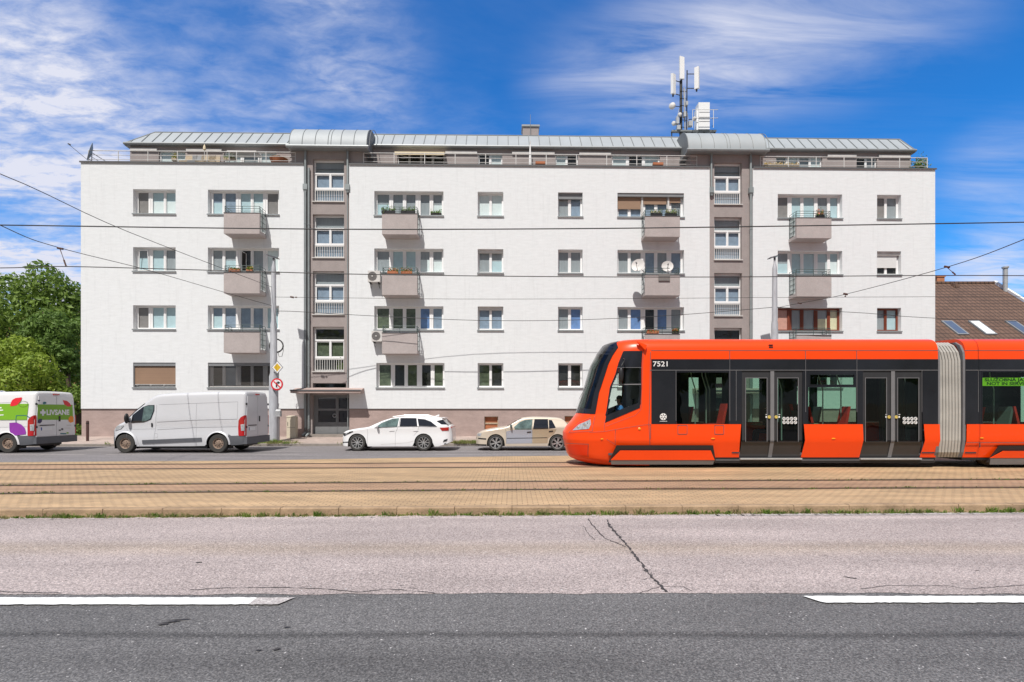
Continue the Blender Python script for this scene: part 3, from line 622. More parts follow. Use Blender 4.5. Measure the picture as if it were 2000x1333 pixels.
# ================================================================ APARTMENT BUILDING
BLD = thing('apartment_building', 'white four storey apartment block with taupe stair bays and grey metal roof', 'building', (0, 27.9, 0), TH)
cT, sT = math.cos(TH), math.sin(TH)
def U(px, d=0.0):
    tx = (px - HX) / F; return (tx * (27.9 + d * cT) + d * sT) / (cT - tx * sT)
def BZ(px, py, d=0.0):
    u = U(px, d); return CAMZ + (HY - py) / F * (27.9 + u * sT + d * cT)
def bw(u, d, z): return Vector((u * cT - d * sT, 27.9 + u * sT + d * cT, z))   # building-local point to world
ROWT = [12.86, 9.92, 6.97, 4.06]; ROWB = [11.62, 8.70, 5.76, 2.80]
COPE = 14.20; PL = 1.72; G0 = .1
BL = (U(158), U(593.5)); B2 = (U(682), U(1386)); B3 = (U(1470.5), U(1826.5))
COLS = {
 'A': (BL, 260, 343, [(.05, .29), (.39, .65), (.71, .95)], ['n tw tw', 'gt t g', 'n t t', 'SB']),
 'B': (BL, 406, 545, [(.04, .17), (.21, .36), (.43, .57), (.61, .745), (.81, .96)], ['bt b t tw n', 'g gt d g w', 'bt b b b t', 'SG']),
 'C': (B2, 731, 866, [(.03, .20), (.26, .40), (.45, .585), (.66, .79), (.845, .97)], ['gt g g g gw', 'g t t gw gw', 'G G G B b', 'G d G d G']),
 'D': (B2, 933, 983, [(.06, .45), (.55, .94)], ['w w', 'g gt', 'b b', 'G d']),
 'E': (B2, 1090, 1138, [(.05, .43), (.55, .93)], ['g b', 'g g', 'g B', 'd d']),
 'F': (B2, 1206, 1336, [(.03, .17), (.215, .365), (.435, .57), (.62, .76), (.83, .97)], ['SF', 'g g b g b', 'g B d B g', 'd d d d d']),
 'G': (B3, 1519, 1645, [(.03, .19), (.255, .39), (.44, .605), (.66, .81), (.855, .97)], ['n t t g t', 'gt t t tw tw', 'o g g gy y', 'd d d d d']),
 'H': (B3, 1713, 1760, [(.05, .44), (.54, .93)], ['n g', 'SH', 'g t', 'd d'])}
REV = .24
def fill_codes(b, mats, a, c, z0, z1, code, d):
    def idx(k):
        k = 'c' + k
        if k not in mats: mats.append(k)
        return mats.index(k)
    zs = z0 + (z1 - z0) * random.uniform(.48, .62)
    if len(code) == 1: b.quad((a, d, z0), (c, d, z0), (c, d, z1), (a, d, z1), idx(code))
    else:
        b.quad((a, d, z0), (c, d, z0), (c, d, zs), (a, d, zs), idx(code[1])); b.quad((a, d, zs), (c, d, zs), (c, d, z1), (a, d, z1), idx(code[0]))
def window(a, c, z0, z1, panes, codes, fr='frame', d=REV, front=0.0, sill=True, fbot=.10, ftop=.085, openleaf=None):
    W = c - a; holes = [(a + p * W, a + q * W, z0 + fbot, z1 - ftop) for p, q in panes]
    f = MB(); f.holed(a - .01, c + .01, z0, z1 + .01, holes, d, rev=.05)
    for (h, k) in zip(holes, holes[1:]):      # astragal between sashes
        mid = (h[1] + k[0]) / 2; f.box(mid - .012, mid + .012, d - .018, d - .001, z0 + .03, z1 - .03)
    f.box(a, c, d - .02, d - .001, z0 + .0, z0 + .045)
    w_ = f.build('window', fr, BLD)
    g_ = MB()
    for h in holes: g_.quad((h[0] - .005, d + .04, h[2] - .005), (h[1] + .005, d + .04, h[2] - .005), (h[1] + .005, d + .04, h[3] + .005), (h[0] - .005, d + .04, h[3] + .005))
    g_.build('pane', 'pane', w_)
    cu = MB(); mats = []
    for h, code in zip(holes, codes): fill_codes(cu, mats, h[0] - .02, h[1] + .02, h[2] - .02, h[3] + .02, code, d + .062)
    cu.build('curtain_backing', mats, w_)
    if sill:
        s_ = MB(); s_.box(a - .03, c + .03, front - .05, front + d - .001, z0 - .035, z0 + .008, 0); s_.box(a - .035, c + .035, front - .055, front - .05, z0 - .06, z0 + .005, 1); s_.build('sill', ['sill', 'flash'], w_)
    return w_
random.seed(5)
wallholes = {0: [], 1: [], 2: []}; blocks = [BL, B2, B3]
for k, (bl, p0, p1, panes, codes) in COLS.items():
    a, c = U(p0), U(p1)
    for r in range(4):
        z0, z1 = ROWB[r], ROWT[r]; aa, cc = a, c
        if k == 'C' and r == 3: aa, cc = U(735), U(868)
        wallholes[blocks.index(bl)].append((aa, cc, z0, z1)); cd_ = codes[r]
        fr = 'brown' if (k in 'GH' and r == 2) else 'frame'
        if not cd_.startswith('S'):
            w_ = window(aa, cc, z0, z1, panes, cd_.split(), fr)
            if (k, r) in (('D', 1), ('D', 2), ('E', 0)):
                s_ = MB(); s_.box(aa, cc, REV - .13, REV - .022, z1 - (.17 if k == 'D' else .30), z1); s_.build('blind_box', 'greybox' if k == 'E' else 'sill', w_)
            if (k, r) == ('B', 1):      # one leaf stands open into the dark room
                W = cc - aa; s_ = MB(); x0 = aa + .44 * W; s_.box(x0 + .02, x0 + .24, REV - .03, REV - .004, z0 + .14, z1 - .14, 1); s_.tube([(x0 + .02, REV - .035, z0 + .12), (x0 + .02, REV - .035, z1 - .12)], .02, 6); s_.tube([(x0 + .02, REV - .035, z1 - .12), (x0 + .24, REV - .01, z1 - .24)], .02, 6); s_.tube([(x0 + .24, REV - .01, z1 - .24), (x0 + .24, REV - .01, z0 + .12)], .02, 6); s_.build('open_sash', ['frame', 'cd'], w_)
            if (k, r) == ('A', 1):      # tilted sash
                W = cc - aa; s_ = MB(); x0, x1 = aa + .075 * W, aa + .30 * W
                for p, q in (((x0, REV - .02, z0 + .1), (x0 + .06, REV - .10, z1 - .13)), ((x0 + .06, REV - .10, z1 - .13), (x1, REV - .10, z1 - .13)), ((x1, REV - .10, z1 - .13), (x1, REV - .02, z0 + .1)), ((x0, REV - .02, z0 + .1), (x1, REV - .02, z0 + .1))): s_.tube([p, q], .02, 6)
                s_.build('tilted_sash', 'frame', w_)
        elif cd_ == 'SB' or cd_ == 'SG':
            pn = panes if cd_ == 'SG' else [(.04, .32), (.36, .64), (.68, .96)]
            w_ = window(aa, cc, z0, z1, pn, (['d', 'b', 'd', 'd', 'd'] if cd_ == 'SG' else ['d', 'd', 'd']))
            s_ = MB(); s_.box(aa, cc, .03, .15, z1 - .17, z1, 0)
            n = 20; zb = z0 + (.06 if cd_ == 'SG' else .17)
            for i in range(n):
                z = zb + (z1 - .19 - zb) * i / n
                s_.box(aa + .03, cc - .03, .09, .115 if cd_ == 'SG' else .10, z, z + (.014 if cd_ == 'SG' else .045), 1)
            s_.box(aa + .005, aa + .03, .05, .15, z0, z1 - .17, 0); s_.box(cc - .03, cc - .005, .05, .15, z0, z1 - .17, 0)
            s_.box(aa + .03, cc - .03, .085, .12, zb - .03, zb - .005, 2)
            s_.build('blind', ['greybox', 'slat' if cd_ == 'SG' else 'shut', 'sill'], w_)
        elif cd_ == 'SF':
            w_ = window(aa, cc, z0, z1, panes, ['b', 'b', 'b', 'b', 'g'])
            s_ = MB(); s_.box(aa, cc, .04, REV - .022, z1 - .17, z1, 1); W = cc - aa
            for p, q, zz in ((.0, .36, .46), (.40, .75, .72), (.79, .96, .80)): s_.box(aa + p * W, aa + q * W, .16, .19, z0 + zz, z1 - .17, 0)
            for p in (.37, .765): s_.box(aa + p * W, aa + (p + .025) * W, .14, .21, z0, z1 - .17, 2)
            s_.build('roller_shutter', ['shut', 'greybox', 'sill'], w_)
        elif cd_ == 'SH':
            w_ = window(aa, cc, z0, z1, [(.05, .44), (.54, .93)], ['d', 'd'])
            s_ = MB(); s_.box(aa + .0, cc - .12, .17, .21, z0 + .40, z1 - .18, 0); s_.box(aa, cc, .10, .215, z1 - .18, z1, 1); s_.build('roller_shutter', ['shutw', 'sill'], w_)
for i, (u0, u1) in enumerate(blocks):
    b = MB(); b.holed(u0, u1, PL, COPE, wallholes[i], 0.0, rev=.36)
    b.quad((u0, 0, PL), (u0, .45, PL), (u0, .45, COPE), (u0, 0, COPE)); b.quad((u1, 0, PL), (u1, 0, COPE), (u1, .45, COPE), (u1, .45, PL)); b.quad((u0, 0, PL), (u1, 0, PL), (u1, .1, PL), (u0, .1, PL)); b.quad((u0, .0, COPE), (u0, .3, COPE), (u1, .3, COPE), (u1, 0, COPE)); b.quad((u0, .3, COPE), (u1, .3, COPE), (u1, .3, 13.5), (u0, .3, 13.5))
    b.build('wall', 'white', BLD)
    b = MB(); b.box(u0 - (.05 if i == 0 else -.0), u1 + (.05 if i == 2 else 0), -.05, .33, COPE + .003, COPE + .055); b.box(u0 - (.05 if i == 0 else 0), u1 + (.05 if i == 2 else 0), -.053, -.05, COPE - .03, COPE + .05); b.build('coping', 'cop', BLD)
    b = MB(); hs_ = []
    if i == 1: hs_ = [(U(946), U(973), BZ(960, 841), BZ(960, 814)), (U(1103), U(1131), BZ(1110, 841), BZ(1110, 813))]
    b.holed(u0, u1, G0, PL, hs_, .045, rev=.2); b.quad((u0, .045, G0), (u0, .5, G0), (u0, .5, PL), (u0, .045, PL)); b.quad((u1, .045, G0), (u1, .5, G0), (u1, .5, PL), (u1, .045, PL))
    b.box(u0, u1, -.004, .044, PL - .02, PL - .003, 1); b.build('plinth', ['plinth', 'cop'], BLD)  # dark strip along the plinth top paints the shade under the drip edge
    for h in hs_:
        f = MB(); f.holed(h[0], h[1], h[2], h[3], [(h[0] + .04, h[1] - .04, h[2] + .04, (h[2] + h[3]) / 2 - .04), (h[0] + .04, h[1] - .04, (h[2] + h[3]) / 2 + .04, h[3] - .04)], .17, rev=.03)
        ff = f.build('basement_window', 'wicker', BLD); f = MB(); f.quad((h[0], .21, h[2]), (h[1], .21, h[2]), (h[1], .21, h[3]), (h[0], .21, h[3])); f.build('shutter_board', 'terra', ff)
# main body behind (flank, rear, terrace deck)
b = MB(); u0, u1 = BL[0], B3[1]
b.quad((u0, .3, G0), (u0, 11, G0), (u0, 11, 13.5), (u0, .3, 13.5)); b.quad((u1, .3, G0), (u1, 11, G0), (u1, 11, 13.5), (u1, .3, 13.5)); b.quad((u0, 11, G0), (u1, 11, G0), (u1, 11, 13.5), (u0, 11, 13.5))
b.quad((u0, .45, PL), (u0, .3, PL), (u0, .3, COPE), (u0, .45, COPE)); b.box(u0, u0 + .25, .34, 11, 13.5, COPE); b.box(u1 - .25, u1, .34, 11, 13.5, COPE)
b.quad((u0 + .01, .31, 14.08), (u1 - .01, .31, 14.08), (u1 - .01, 11, 14.08), (u0 + .01, 11, 14.08), 1); b.build('rear_wall', ['white', 'greybox'], BLD)
# stair bays
SW = [(14.52, 12.33), (11.68, 9.45), (8.77, 6.54), (5.92, 3.62)]
def stair_bay(px0, px1, w0, w1, up0, up1, dr0, dr1, plant):
    u0, u1 = U(px0), U(px1); a, c = U(w0, .1), U(w1, .1); D0 = .10
    da, dc = U(dr0, .1), U(dr1, .1)
    holes = [(a, c, z0, z1) for z1, z0 in SW] + [(a, U(w1 + 4, .1), 2.76, 3.03), (da, dc, .42, 2.42)]
    b = MB(); b.holed(u0, u1, G0, 14.95, holes, D0, rev=.28)
    q0, q1 = U(up0, .12), U(up1, .12)
    b.box(q0, u0 + .01, .12, 2.2, COPE - .3, 14.95); b.box(u1 - .01, q1, .12, 2.2, COPE - .3, 14.95); b.build('stair_bay', 'taupe', BLD)
    for r, (z1, z0) in enumerate(SW):
        H = z1 - z0; zA, zB = z1 - .67, z0 + .70
        ho = [(a + .09, c - .03, zA + .04, z1 - .10), (a + .13, (a + c) / 2 - .02, zB + .1, zA - .10), ((a + c) / 2 + .10, c - .09, zB + .1, zA - .10), (a + .09, c - .05, z0 + .06, zB - .04)]
        f = MB(); f.holed(a, c, z0, z1, ho, .30, rev=.04)
        f.box(a + .02, c - .02, .27, .299, zB - .02, zB + .06); f.box(a + .02, c - .02, .275, .299, zA - .05, zA + .02); f.box((a + c) / 2 - .0, (a + c) / 2 + .08, .275, .299, zB + .06, zA - .05)
        w_ = f.build('stair_window', 'frame', BLD)
        g_ = MB()
        for h in ho: g_.quad((h[0] - .004, .33, h[2] - .004), (h[1] + .004, .33, h[2] - .004), (h[1] + .004, .33, h[3] + .004), (h[0] - .004, .33, h[3] + .004))
        g_.build('pane', 'pane', w_)
        cu = MB(); mats = []
        for h, code in zip(ho, (['g', 'b', 'b', 'b'] if r < 3 else ['d', 'G', 'G', 'd'])): fill_codes(cu, mats, h[0] - .02, h[1] + .02, h[2] - .02, h[3] + .02, code, .40)
        cu.build('curtain_backing', mats, w_)
        rl = MB(); rl.box(a + .06, c - .05, .235, .26, z0 + .62, z0 + .65); rl.box(a + .06, c - .05, .235, .26, z0 + .07, z0 + .10); n = 13
        for i in range(n): x = a + .08 + (c - a - .15) * i / (n - 1); rl.box(x - .013, x + .013, .24, .255, z0 + .1, z0 + .62)
        rl.build('guard_rail', 'rail', w_)
        s_ = MB(); s_.box(a - .03, c + .03, .03, .299, z0 - .03, z0 + .01); s_.build('sill', 'sill', w_)
        if r == 3 and plant:
            pl = MB(); random.seed(4)
            for _ in range(160): p_ = Vector((c - .22 + random.gauss(0, .1), .27, z0 + .12 + abs(random.gauss(0, .17)))); q_ = p_ + Vector((random.uniform(-.08, .08), -.03, random.uniform(.0, .09))); pl.add([p_, q_, p_ + Vector((.03, 0, .03))], [(0, 1, 2)])
            pl.build('houseplant', 'grass', w_)
    t0, t1 = a, U(w1 + 4, .1); f = MB(); f.holed(t0, t1, 2.76, 3.03, [(t0 + .06, t1 - .04, 2.80, 3.0)], .26, rev=.03); w_ = f.build('transom_window', 'trgrey', BLD); f = MB(); f.quad((t0, .29, 2.76), (t1, .29, 2.76), (t1, .29, 3.03), (t0, .29, 3.03)); f.build('pane', 'cglass', w_)
    # street door, two leaves with glazed upper halves
    W = dc - da; mid = da + .62 * W; ho = []
    for x0, x1 in ((da + .22, mid - .07), (mid + .07, dc - .14)): ho += [(x0, x1, 1.72, 2.28), (x0, x1, 1.02, 1.62)]
    f = MB(); f.holed(da, dc, .42, 2.42, ho, .33, rev=.04); f.box(mid - .018, mid + .018, .315, .329, .44, 2.4); dd = f.build('door', 'greydoor', BLD)
    f = MB()
    for h in ho: f.quad((h[0], .365, h[2]), (h[1], .365, h[2]), (h[1], .365, h[3]), (h[0], .365, h[3]))
    f.build('pane', 'cglass', dd)
    f = MB(); f.torus((mid - .12, .28, 1.36), (0, 1, 0), .09, .014, 16, 6); f.box(mid - .135, mid - .105, .28, .33, 1.42, 1.45); f.box(mid - .135, mid - .105, .28, .33, 1.27, 1.30); f.build('handle', 'steel', dd)
    f = MB(); f.box(da - .05, dc + .05, -.25, .38, .2, .42); f.build('door_step', 'kerb2', BLD)
stair_bay(593.5, 682, 611, 672, 566, 710, 610, 684, True)
stair_bay(1386, 1470.5, 1395, 1449, 1349, 1490, 1393, 1462, False)
# canopies over the two doors
for p0, p1 in ((567, 704), (1362, 1498)):
    a, c = U(p0, -.72), U(p1, -.72); b = MB()
    b.prism([(a, -.72, 2.50), (a, .09, 2.50), (a, .09, 2.80), (a, -.66, 2.62), (a, -.72, 2.62)], (c - a, 0, 0), 0); b.box(a - .02, c + .02, -.745, -.722, 2.60, 2.665, 1); b.build('door_canopy', ['plinth', 'cop'], BLD)
# balconies
BAL = []
def balcony(p0, p1, zt, side, tall=.36):
    d0 = -.78; a, c = U(p0, d0), U(p1, d0); zb = zt - 1.02
    b = MB(); b.box(a, c, d0, -.001, zb, zb + .16); b.box(a, c, d0, d0 + .12, zb + .16, zt); o = b.build('balcony', 'balc', BLD)
    b = MB(); b.box(a - .01, c + .01, d0 - .02, d0 + .14, zt + .002, zt + .025); b.build('parapet_cap', 'cop', o)
    r = MB()
    for hz in (.12, .24, tall):
        r.tube([(a + .03, -.01, zt + hz), (a + .03, d0 + .06, zt + hz), (c - .03, d0 + .06, zt + hz), (c - .03, -.01, zt + hz)], .012, 6)
    for x in (a + .03, (a + c) / 2, c - .03): r.tube([(x, d0 + .06, zt), (x, d0 + .06, zt + tall)], .014, 6)
    for x in (a + .03, c - .03):
        for hz in (.2, -.06, -.32, -.58, -.8): r.tube([(x, -.01, zt + hz - .02), (x, d0 + .13, zt + hz - .02)], .010, 6)
        for dd in (-.04, -.4, d0 + .16): r.tube([(x, dd, zb + .16), (x, dd, zt + tall - .02)], .012, 6)
    r.build('railing', 'grille', o)
    if side:
        g_ = MB(); x = c - .045 if p1 < 1000 else a + .045; g_.box(x - .004, x + .004, d0 + .2, -.08, zb + .25, zt + .1); g_.build('side_glass', 'frost', o)
    BAL.append((a, c, d0, zt)); return o
BT = {}
for key, p0, p1, px_, tops in (('B', 437, 507, 470, (416.5, 533, 649)), ('C', 746, 815, 780, (418, 536.5, 651)), ('F', 1260, 1328, 1290, (423, 537.5, 653.5)), ('G', 1556, 1624, 1590, (426, 540, 655))):
    for r, ty in enumerate(tops):
        zt = BZ(px_, ty, -.78); balcony(p0, p1, zt, key in 'BG'); BT[(key, r)] = BAL[-1]
# penthouse
PD = 1.04; uL, uR = U(254, PD), U(1779, PD)
PW = [(310, 362, 'w w'), (437, 540, 'w g w'), (776, 868, 'd d d d'), (934, 981, 'd w'), (1085, 1129, 'w d'), (1195, 1289, 'cw d w'), (1516, 1606, 'g w g w'), (1673, 1713, 'd g')]
PZ0, PZ1 = 13.55, 15.25
ph = [(U(p, PD), U(q, PD), PZ0, PZ1 + .1) for p, q, _ in PW]
b = MB(); b.holed(uL, uR, 13.5, 15.6, ph, PD, rev=.30); b.quad((uL, PD, 13.5), (uL, 10, 13.5), (uL, 10, 15.6), (uL, PD, 15.6)); b.quad((uR, PD, 13.5), (uR, 10, 13.5), (uR, 10, 15.6), (uR, PD, 15.6)); b.build('penthouse_wall', 'taupe', BLD)
for (a, c, z0, z1), (_, _, cs) in zip(ph, PW):
    cs = [x[-1] if len(x) > 1 and x[0] == 'c' else x for x in cs.split()]; n = len(cs)
    panes = [((i + .10) / n, (i + .90) / n) for i in range(n)]
    window(a, c, z0, z1, panes, cs, d=PD + .10, sill=False, front=PD)
    e = MB(); e.box(a - .02, c + .02, PD + .01, PD + .075, z1 - .07, z1 + .02); e.build('blind_cassette', 'sill', BLD)
b = MB()
for p, q in ((256, 308), (365, 434), (870, 932), (1000, 1083), (1131, 1193), (1615, 1671), (1715, 1776)): b.box(U(p, PD), U(q, PD), PD - .09, PD - .002, 15.28, 15.40)
split_loose(b.build('fascia_band', 'sill', BLD))
# roofs: sloped standing-seam skirts, flat top behind
ED, EZ, RD, RZ = .93, 15.64, 1.92, 16.72
def seamed_roof(pe0, pe1, pr0, pr1, hipL, hipR, n):
    e0, e1, r0, r1 = U(pe0, ED), U(pe1, ED), U(pr0, RD), U(pr1, RD)
    b = MB(); b.quad((e0, ED, EZ), (e1, ED, EZ), (r1, RD, RZ), (r0, RD, RZ)); b.quad((r0, RD, RZ), (r1, RD, RZ), (r1, 10, RZ), (r0, 10, RZ))
    b.quad((e0, ED, EZ), (r0, RD, RZ), (r0, 10, RZ), (e0, 10.5, EZ)); b.quad((e1, ED, EZ), (e1, 10.5, EZ), (r1, 10, RZ), (r1, RD, RZ))
    b.box(e0, e1, ED, 10.4, EZ - .12, EZ - .003, 2)
    b.tube([(e0, ED - .05, EZ - .03), (e1, ED - .05, EZ - .03)], .075, 8, 2)
    for i in range(n + 1):
        u = e0 + (e1 - e0) * (i + .5) / (n + 1); t0 = 0; t1 = 1
        if hipL and u < r0: t1 = max(.08, (u - e0) / (r0 - e0))
        if hipR and u > r1: t1 = max(.08, (e1 - u) / (e1 - r1))
        y1, z1 = ED + (RD - ED) * t1, EZ + (RZ - EZ) * t1
        b.prism([(u - .016, ED, EZ + .002), (u + .016, ED, EZ + .002), (u + .016, ED - .01, EZ + .035), (u - .016, ED - .01, EZ + .035)], (0, y1 - ED, z1 - EZ), 1)
    for (p, q) in (((e0, ED, EZ), (r0, RD, RZ)), ((e1, ED, EZ), (r1, RD, RZ)), ((r0, RD, RZ), (r1, RD, RZ))): b.tube([p, q], .035, 6, 1)
    return b.build('roof', ['roof', 'seam', 'flash'], BLD)
seamed_roof(243, 590, 303, 592, True, False, 16); seamed_roof(712, 1352, 722, 1348, False, False, 30); seamed_roof(1484, 1788, 1484, 1757, False, True, 14)
def barrel(p0, p1, n):
    a, c = U(p0, -.2), U(p1, -.2); b = MB(); R = 1.36; K = 12; d0, z0 = -.22, 15.03
    pf = [(d0 + R * (1 - math.cos(t * math.pi / 2 / K)), z0 + R * math.sin(t * math.pi / 2 / K)) for t in range(K + 1)] + [(3.2, z0 + R)]
    for (y0, z0_), (y1, z1_) in zip(pf, pf[1:]): b.quad((a, y0, z0_), (c, y0, z0_), (c, y1, z1_), (a, y1, z1_), 0)
    for x in (a, c): b.poly([(x, y, z) for y, z in pf] + [(x, 3.2, z0), (x, d0, z0)], 1)
    for i in range(n + 1):
        x = a + .02 + (c - a - .04) * i / n
        if i in (3, 6): b.tube([(x + .15, y, z) for y, z in pf], .017, 5, 1)
        b.tube([(x, y, z) for y, z in pf], .02, 5, 1)
    b.box(a - .05, c + .05, d0 - .02, 3, z0 - .12, z0 - .002, 2); b.tube([(a - .1, d0 - .07, z0 - .05), (c + .1, d0 - .07, z0 - .05)], .08, 8, 2)
    b.build('barrel_roof', ['roof', 'seam', 'flash'], BLD, smooth=40)
barrel(564, 717, 6); barrel(1344, 1497, 6)
b = MB()
for p in (568, 1350): pass
# chimney with lightning rod
b = MB(); a, c = U(1021, 3), U(1052, 3); b.box(a, c, 3, 3.8, 16.6, BZ(1036, 248, 3)); zc = BZ(1036, 248, 3); b.box(a - .06, c + .06, 2.94, 3.86, zc, zc + .10, 1); b.tube([(U(1036, 2.9), 2.9, 16.6), (U(1036, 2.9), 2.9, BZ(1036, 224, 2.9))], .012, 5, 1); b.build('chimney', ['taupe', 'flash'], BLD)
# downpipes with hoppers
def pipe(px, z1, z0, hop=None, foot=False, d=.02):
    u = U(px, d); b = MB(); b.tube([(u, d, z1), (u, d, z0)], .058, 10); 
    if hop: b.box(u - .11, u + .11, d - .09, d + .09, hop - .16, hop + .12); b.prism([(u - .09, d - .07, hop - .16), (u + .09, d - .07, hop - .16), (u + .05, d - .04, hop - .3), (u - .05, d - .04, hop - .3)], (0, .1, 0))
    for z in [z0 + .8 + i * 2.4 for i in range(int((z1 - z0) / 2.4))]: b.tube([(u, d, z), (u, d, z + .05)], .072, 10)
    if foot: b.tube([(u, d, z0), (u, d, z0 - .25), (u - .12, d - .12, z0 - .4)], .066, 8)
    b.build('downpipe', 'pipe', BLD, smooth=40)
hz = BZ(597, 365, 0)
pipe(596.5, 14.95, .75, hz, True); pipe(603, 14.0, .7, None, True); pipe(679, 14.95, hz, hz, False, d=.0)
pipe(1389.5, 14.95, hz, hz, False); pipe(1466.5, 14.95, .6, hz, True, d=.0)
b = MB(); u = U(678.5, .05); b.tube([(u, .05, hz), (u + .02, .05, .7)], .028, 6); b.build('earth_cable', 'pipe', BLD)
# terrace railings
def trail(p0, p1, ret0, ret1):
    a, c = U(p0, .1), U(p1, .1); b = MB()
    for h, r in ((.20, .014), (.42, .014), (.64, .022)): 
        b.tube([(a, .1, COPE + h), (c, .1, COPE + h)], r, 5)
        if ret0: b.tube([(a, .1, COPE + h), (a, 3.5, COPE + h)], r, 5)
        if ret1: b.tube([(c, .1, COPE + h), (c, 3.5, COPE + h)], r, 5)
    n = max(2, round((c - a) / 1.55))
    for i in range(n + 1): x = a + (c - a) * i / n; b.tube([(x, .1, COPE), (x, .1, COPE + .64)], .022, 6)
    if ret0:
        for y in (1.6, 3.2): b.tube([(a, y, COPE), (a, y, COPE + .64)], .016, 6)
    if ret1:
        for y in (1.6, 3.2): b.tube([(c, y, COPE), (c, y, COPE + .64)], .016, 6)
    b.build('terrace_railing', 'rail', BLD)
trail(173, 577, True, False); trail(710, 1361, False, False); trail(1485, 1811, False, True)
# awning over the penthouse window
b = MB(); a, c = U(774, .8), U(870, .8); b.prism([(a, .35, 15.00), (a, 1.28, 15.36), (a, 1.28, 15.39), (a, .35, 15.03)], (c - a, 0, 0)); b.box(a, c, .32, .36, 14.88, 15.04); b.tube([(a + .05, .5, 15.0), (a + .7, .7, 14.9), (a + .1, 1.28, 15.1)], .018, 6, 1); b.tube([(c - .05, .5, 15.0), (c - .9, .7, 14.9), (c - .1, 1.28, 15.1)], .018, 6, 1); b.build('awning', ['cream', 'rail'], BLD)
m_['creamp'] = mat('cream_cabinet', (.62, .56, .44), .6, var=.08)
m_['polepaint'] = mat('grey_pole_paint', (.46, .47, .50), .5, metal=.15, var=.14, scale=4, stretch=(3, 3, .6))
# ================================================================ THINGS ON THE BUILDING
def place(obj_, loc, rz=TH): obj_.location = loc; obj_.rotation_euler = (0, 0, rz)
def sat_dish(label, c, nrm, R, foot, col='sill', group=None, arm=1.15):
    c = Vector(c); n = Vector(nrm).normalized(); t = thing('satellite_dish', label, 'satellite dish', c, 0, group)
    b = MB(); q = [(R * k / 6, -.22 * R * (1 - (k / 6) ** 2)) for k in range(7)]; b.lathe((0, 0, 0), n, q + [(R, -.012), (R * .5, -.19 * R - .0), (0.01, -.24 * R)], 28); b.build('reflector', col, t, smooth=50)
    up = Vector((0, 0, 1)); low = (-(up - n * up.dot(n))).normalized() * R * .95; f = n * R * arm - up * R * .15
    b = MB(); b.tube([low, f], .012, 6); b.tube([f, f - n * .12], .035, 8); b.build('feed_arm', 'trgrey', t)
    b = MB(); ft = Vector(foot) - c; b.tube([-n * .2 * R, -n * .2 * R + Vector((0, 0, -.02)), ft], .02, 6); b.build('bracket', 'steel', t); return t
sat_dish('grey satellite dish seen edge-on at the left end of the roof terrace', bw(BL[0] + .25, .25, 14.86), (-.75, -.60, .24), .47, bw(BL[0] + .35, .25, 14.2), 'roof', arm=1.9)
fz = BT[('F', 1)]
sat_dish('white tilted satellite dish held out left of the third balcony column', bw(U(1246, -1.0), -1.0, BZ(1246, 518, -1.0)), (-.45, -.85, .25), .33, bw(fz[0], -.72, fz[3] + .1))
sat_dish('white satellite dish standing over the balcony with the grey mat', bw(U(1304, -.75), -.72, BZ(1304, 520, -.75)), (-.15, -.95, .25), .29, bw(U(1306, -.7), -.66, fz[3]))
def ac(label, p0, p1, y0, y1):
    d = -.42; u0, u1 = U(p0, d), U(p1, d); z1, z0 = BZ((p0 + p1) / 2, y0, d), BZ((p0 + p1) / 2, y1, d); um, zm = (u0 + u1) / 2, z0
    t = thing('air_conditioner', label, 'air conditioner', bw(um, -.24, z0), TH, 'air conditioning units on the facade'); W = (u1 - u0) / 2; H = z1 - z0
    b = MB(); b.box(-W, W, -.16, .14, 0, H); b.build('casing', 'sill', t)
    b = MB(); cx0, cz = -W * .25, H * .5; R = H * .40
    for k in range(5): b.torus((cx0, -.165, cz), (0, 1, 0), R * (k + 1) / 5, .006, 22, 4)
    for k in range(8): a = k * math.pi / 4; b.tube([(cx0, -.165, cz), (cx0 + R * math.cos(a), -.165, cz + R * math.sin(a))], .006, 4)
    b.lathe((cx0, -.162, cz), (0, -1, 0), [(R, 0), (.0, .0005)], 24, 1); b.lathe((cx0, -.175, cz), (0, -1, 0), [(.04, 0), (.03, .01), (0.001, .012)], 12, 2); b.build('fan_grille', ['trgrey', 'slat', 'sill'], t)
    b = MB()
    for x in (-W * .7, W * .7): b.box(x - .02, x + .02, -.16, .235, -.05, -.002); b.tube([(x, -.12, -.05), (x, .22, -.25)], .012, 5)
    b.build('bracket', 'dark', t)
ac('white air conditioner left of the balcony with salmon flower boxes', 718, 742, 529, 550.5)
ac('white air conditioner left of the lowest balcony in its column', 725.5, 749, 646.5, 667)
def flowerbox(label, u0, u1, d, z, boxm, leaf, fl=None, dens=130, h=.16, group='flower boxes on balconies and sills', seed=1, world=None):
    random.seed(seed); um = (u0 + u1) / 2; W = (u1 - u0) / 2
    t = thing('flower_box', label, 'flower box', bw(um, d, z), TH, group)
    b = MB(); b.prism([(-W, -.07, 0), (W, -.07, 0), (W, .07, 0), (-W, .07, 0)], (0, 0, .01), 0); b.box(-W, W, -.08, .08, .01, .13); b.build('box', boxm, t)
    b = MB()
    for _ in range(int(dens * 2.2)):
        x = random.uniform(-W, W); y = random.gauss(0, .05); zz = .12 + abs(random.gauss(0, h * .55)) * (1 if random.random() < .8 else -.6); s = random.uniform(.018, .04)
        k = 1 if (fl and random.random() < .38 and zz > .14) else 0; v = Vector((x, y, zz)); a = Vector((random.uniform(-1, 1), random.uniform(-1, 1), random.uniform(-1, 1))).normalized() * s; c = Vector((random.uniform(-1, 1), random.uniform(-1, 1), random.uniform(-1, 1))).normalized() * s
        b.add([v - a, v + c, v + a, v - c], [(0, 1, 2, 3)], k)
    b.build('foliage', [leaf] + ([fl] if fl else []), t)
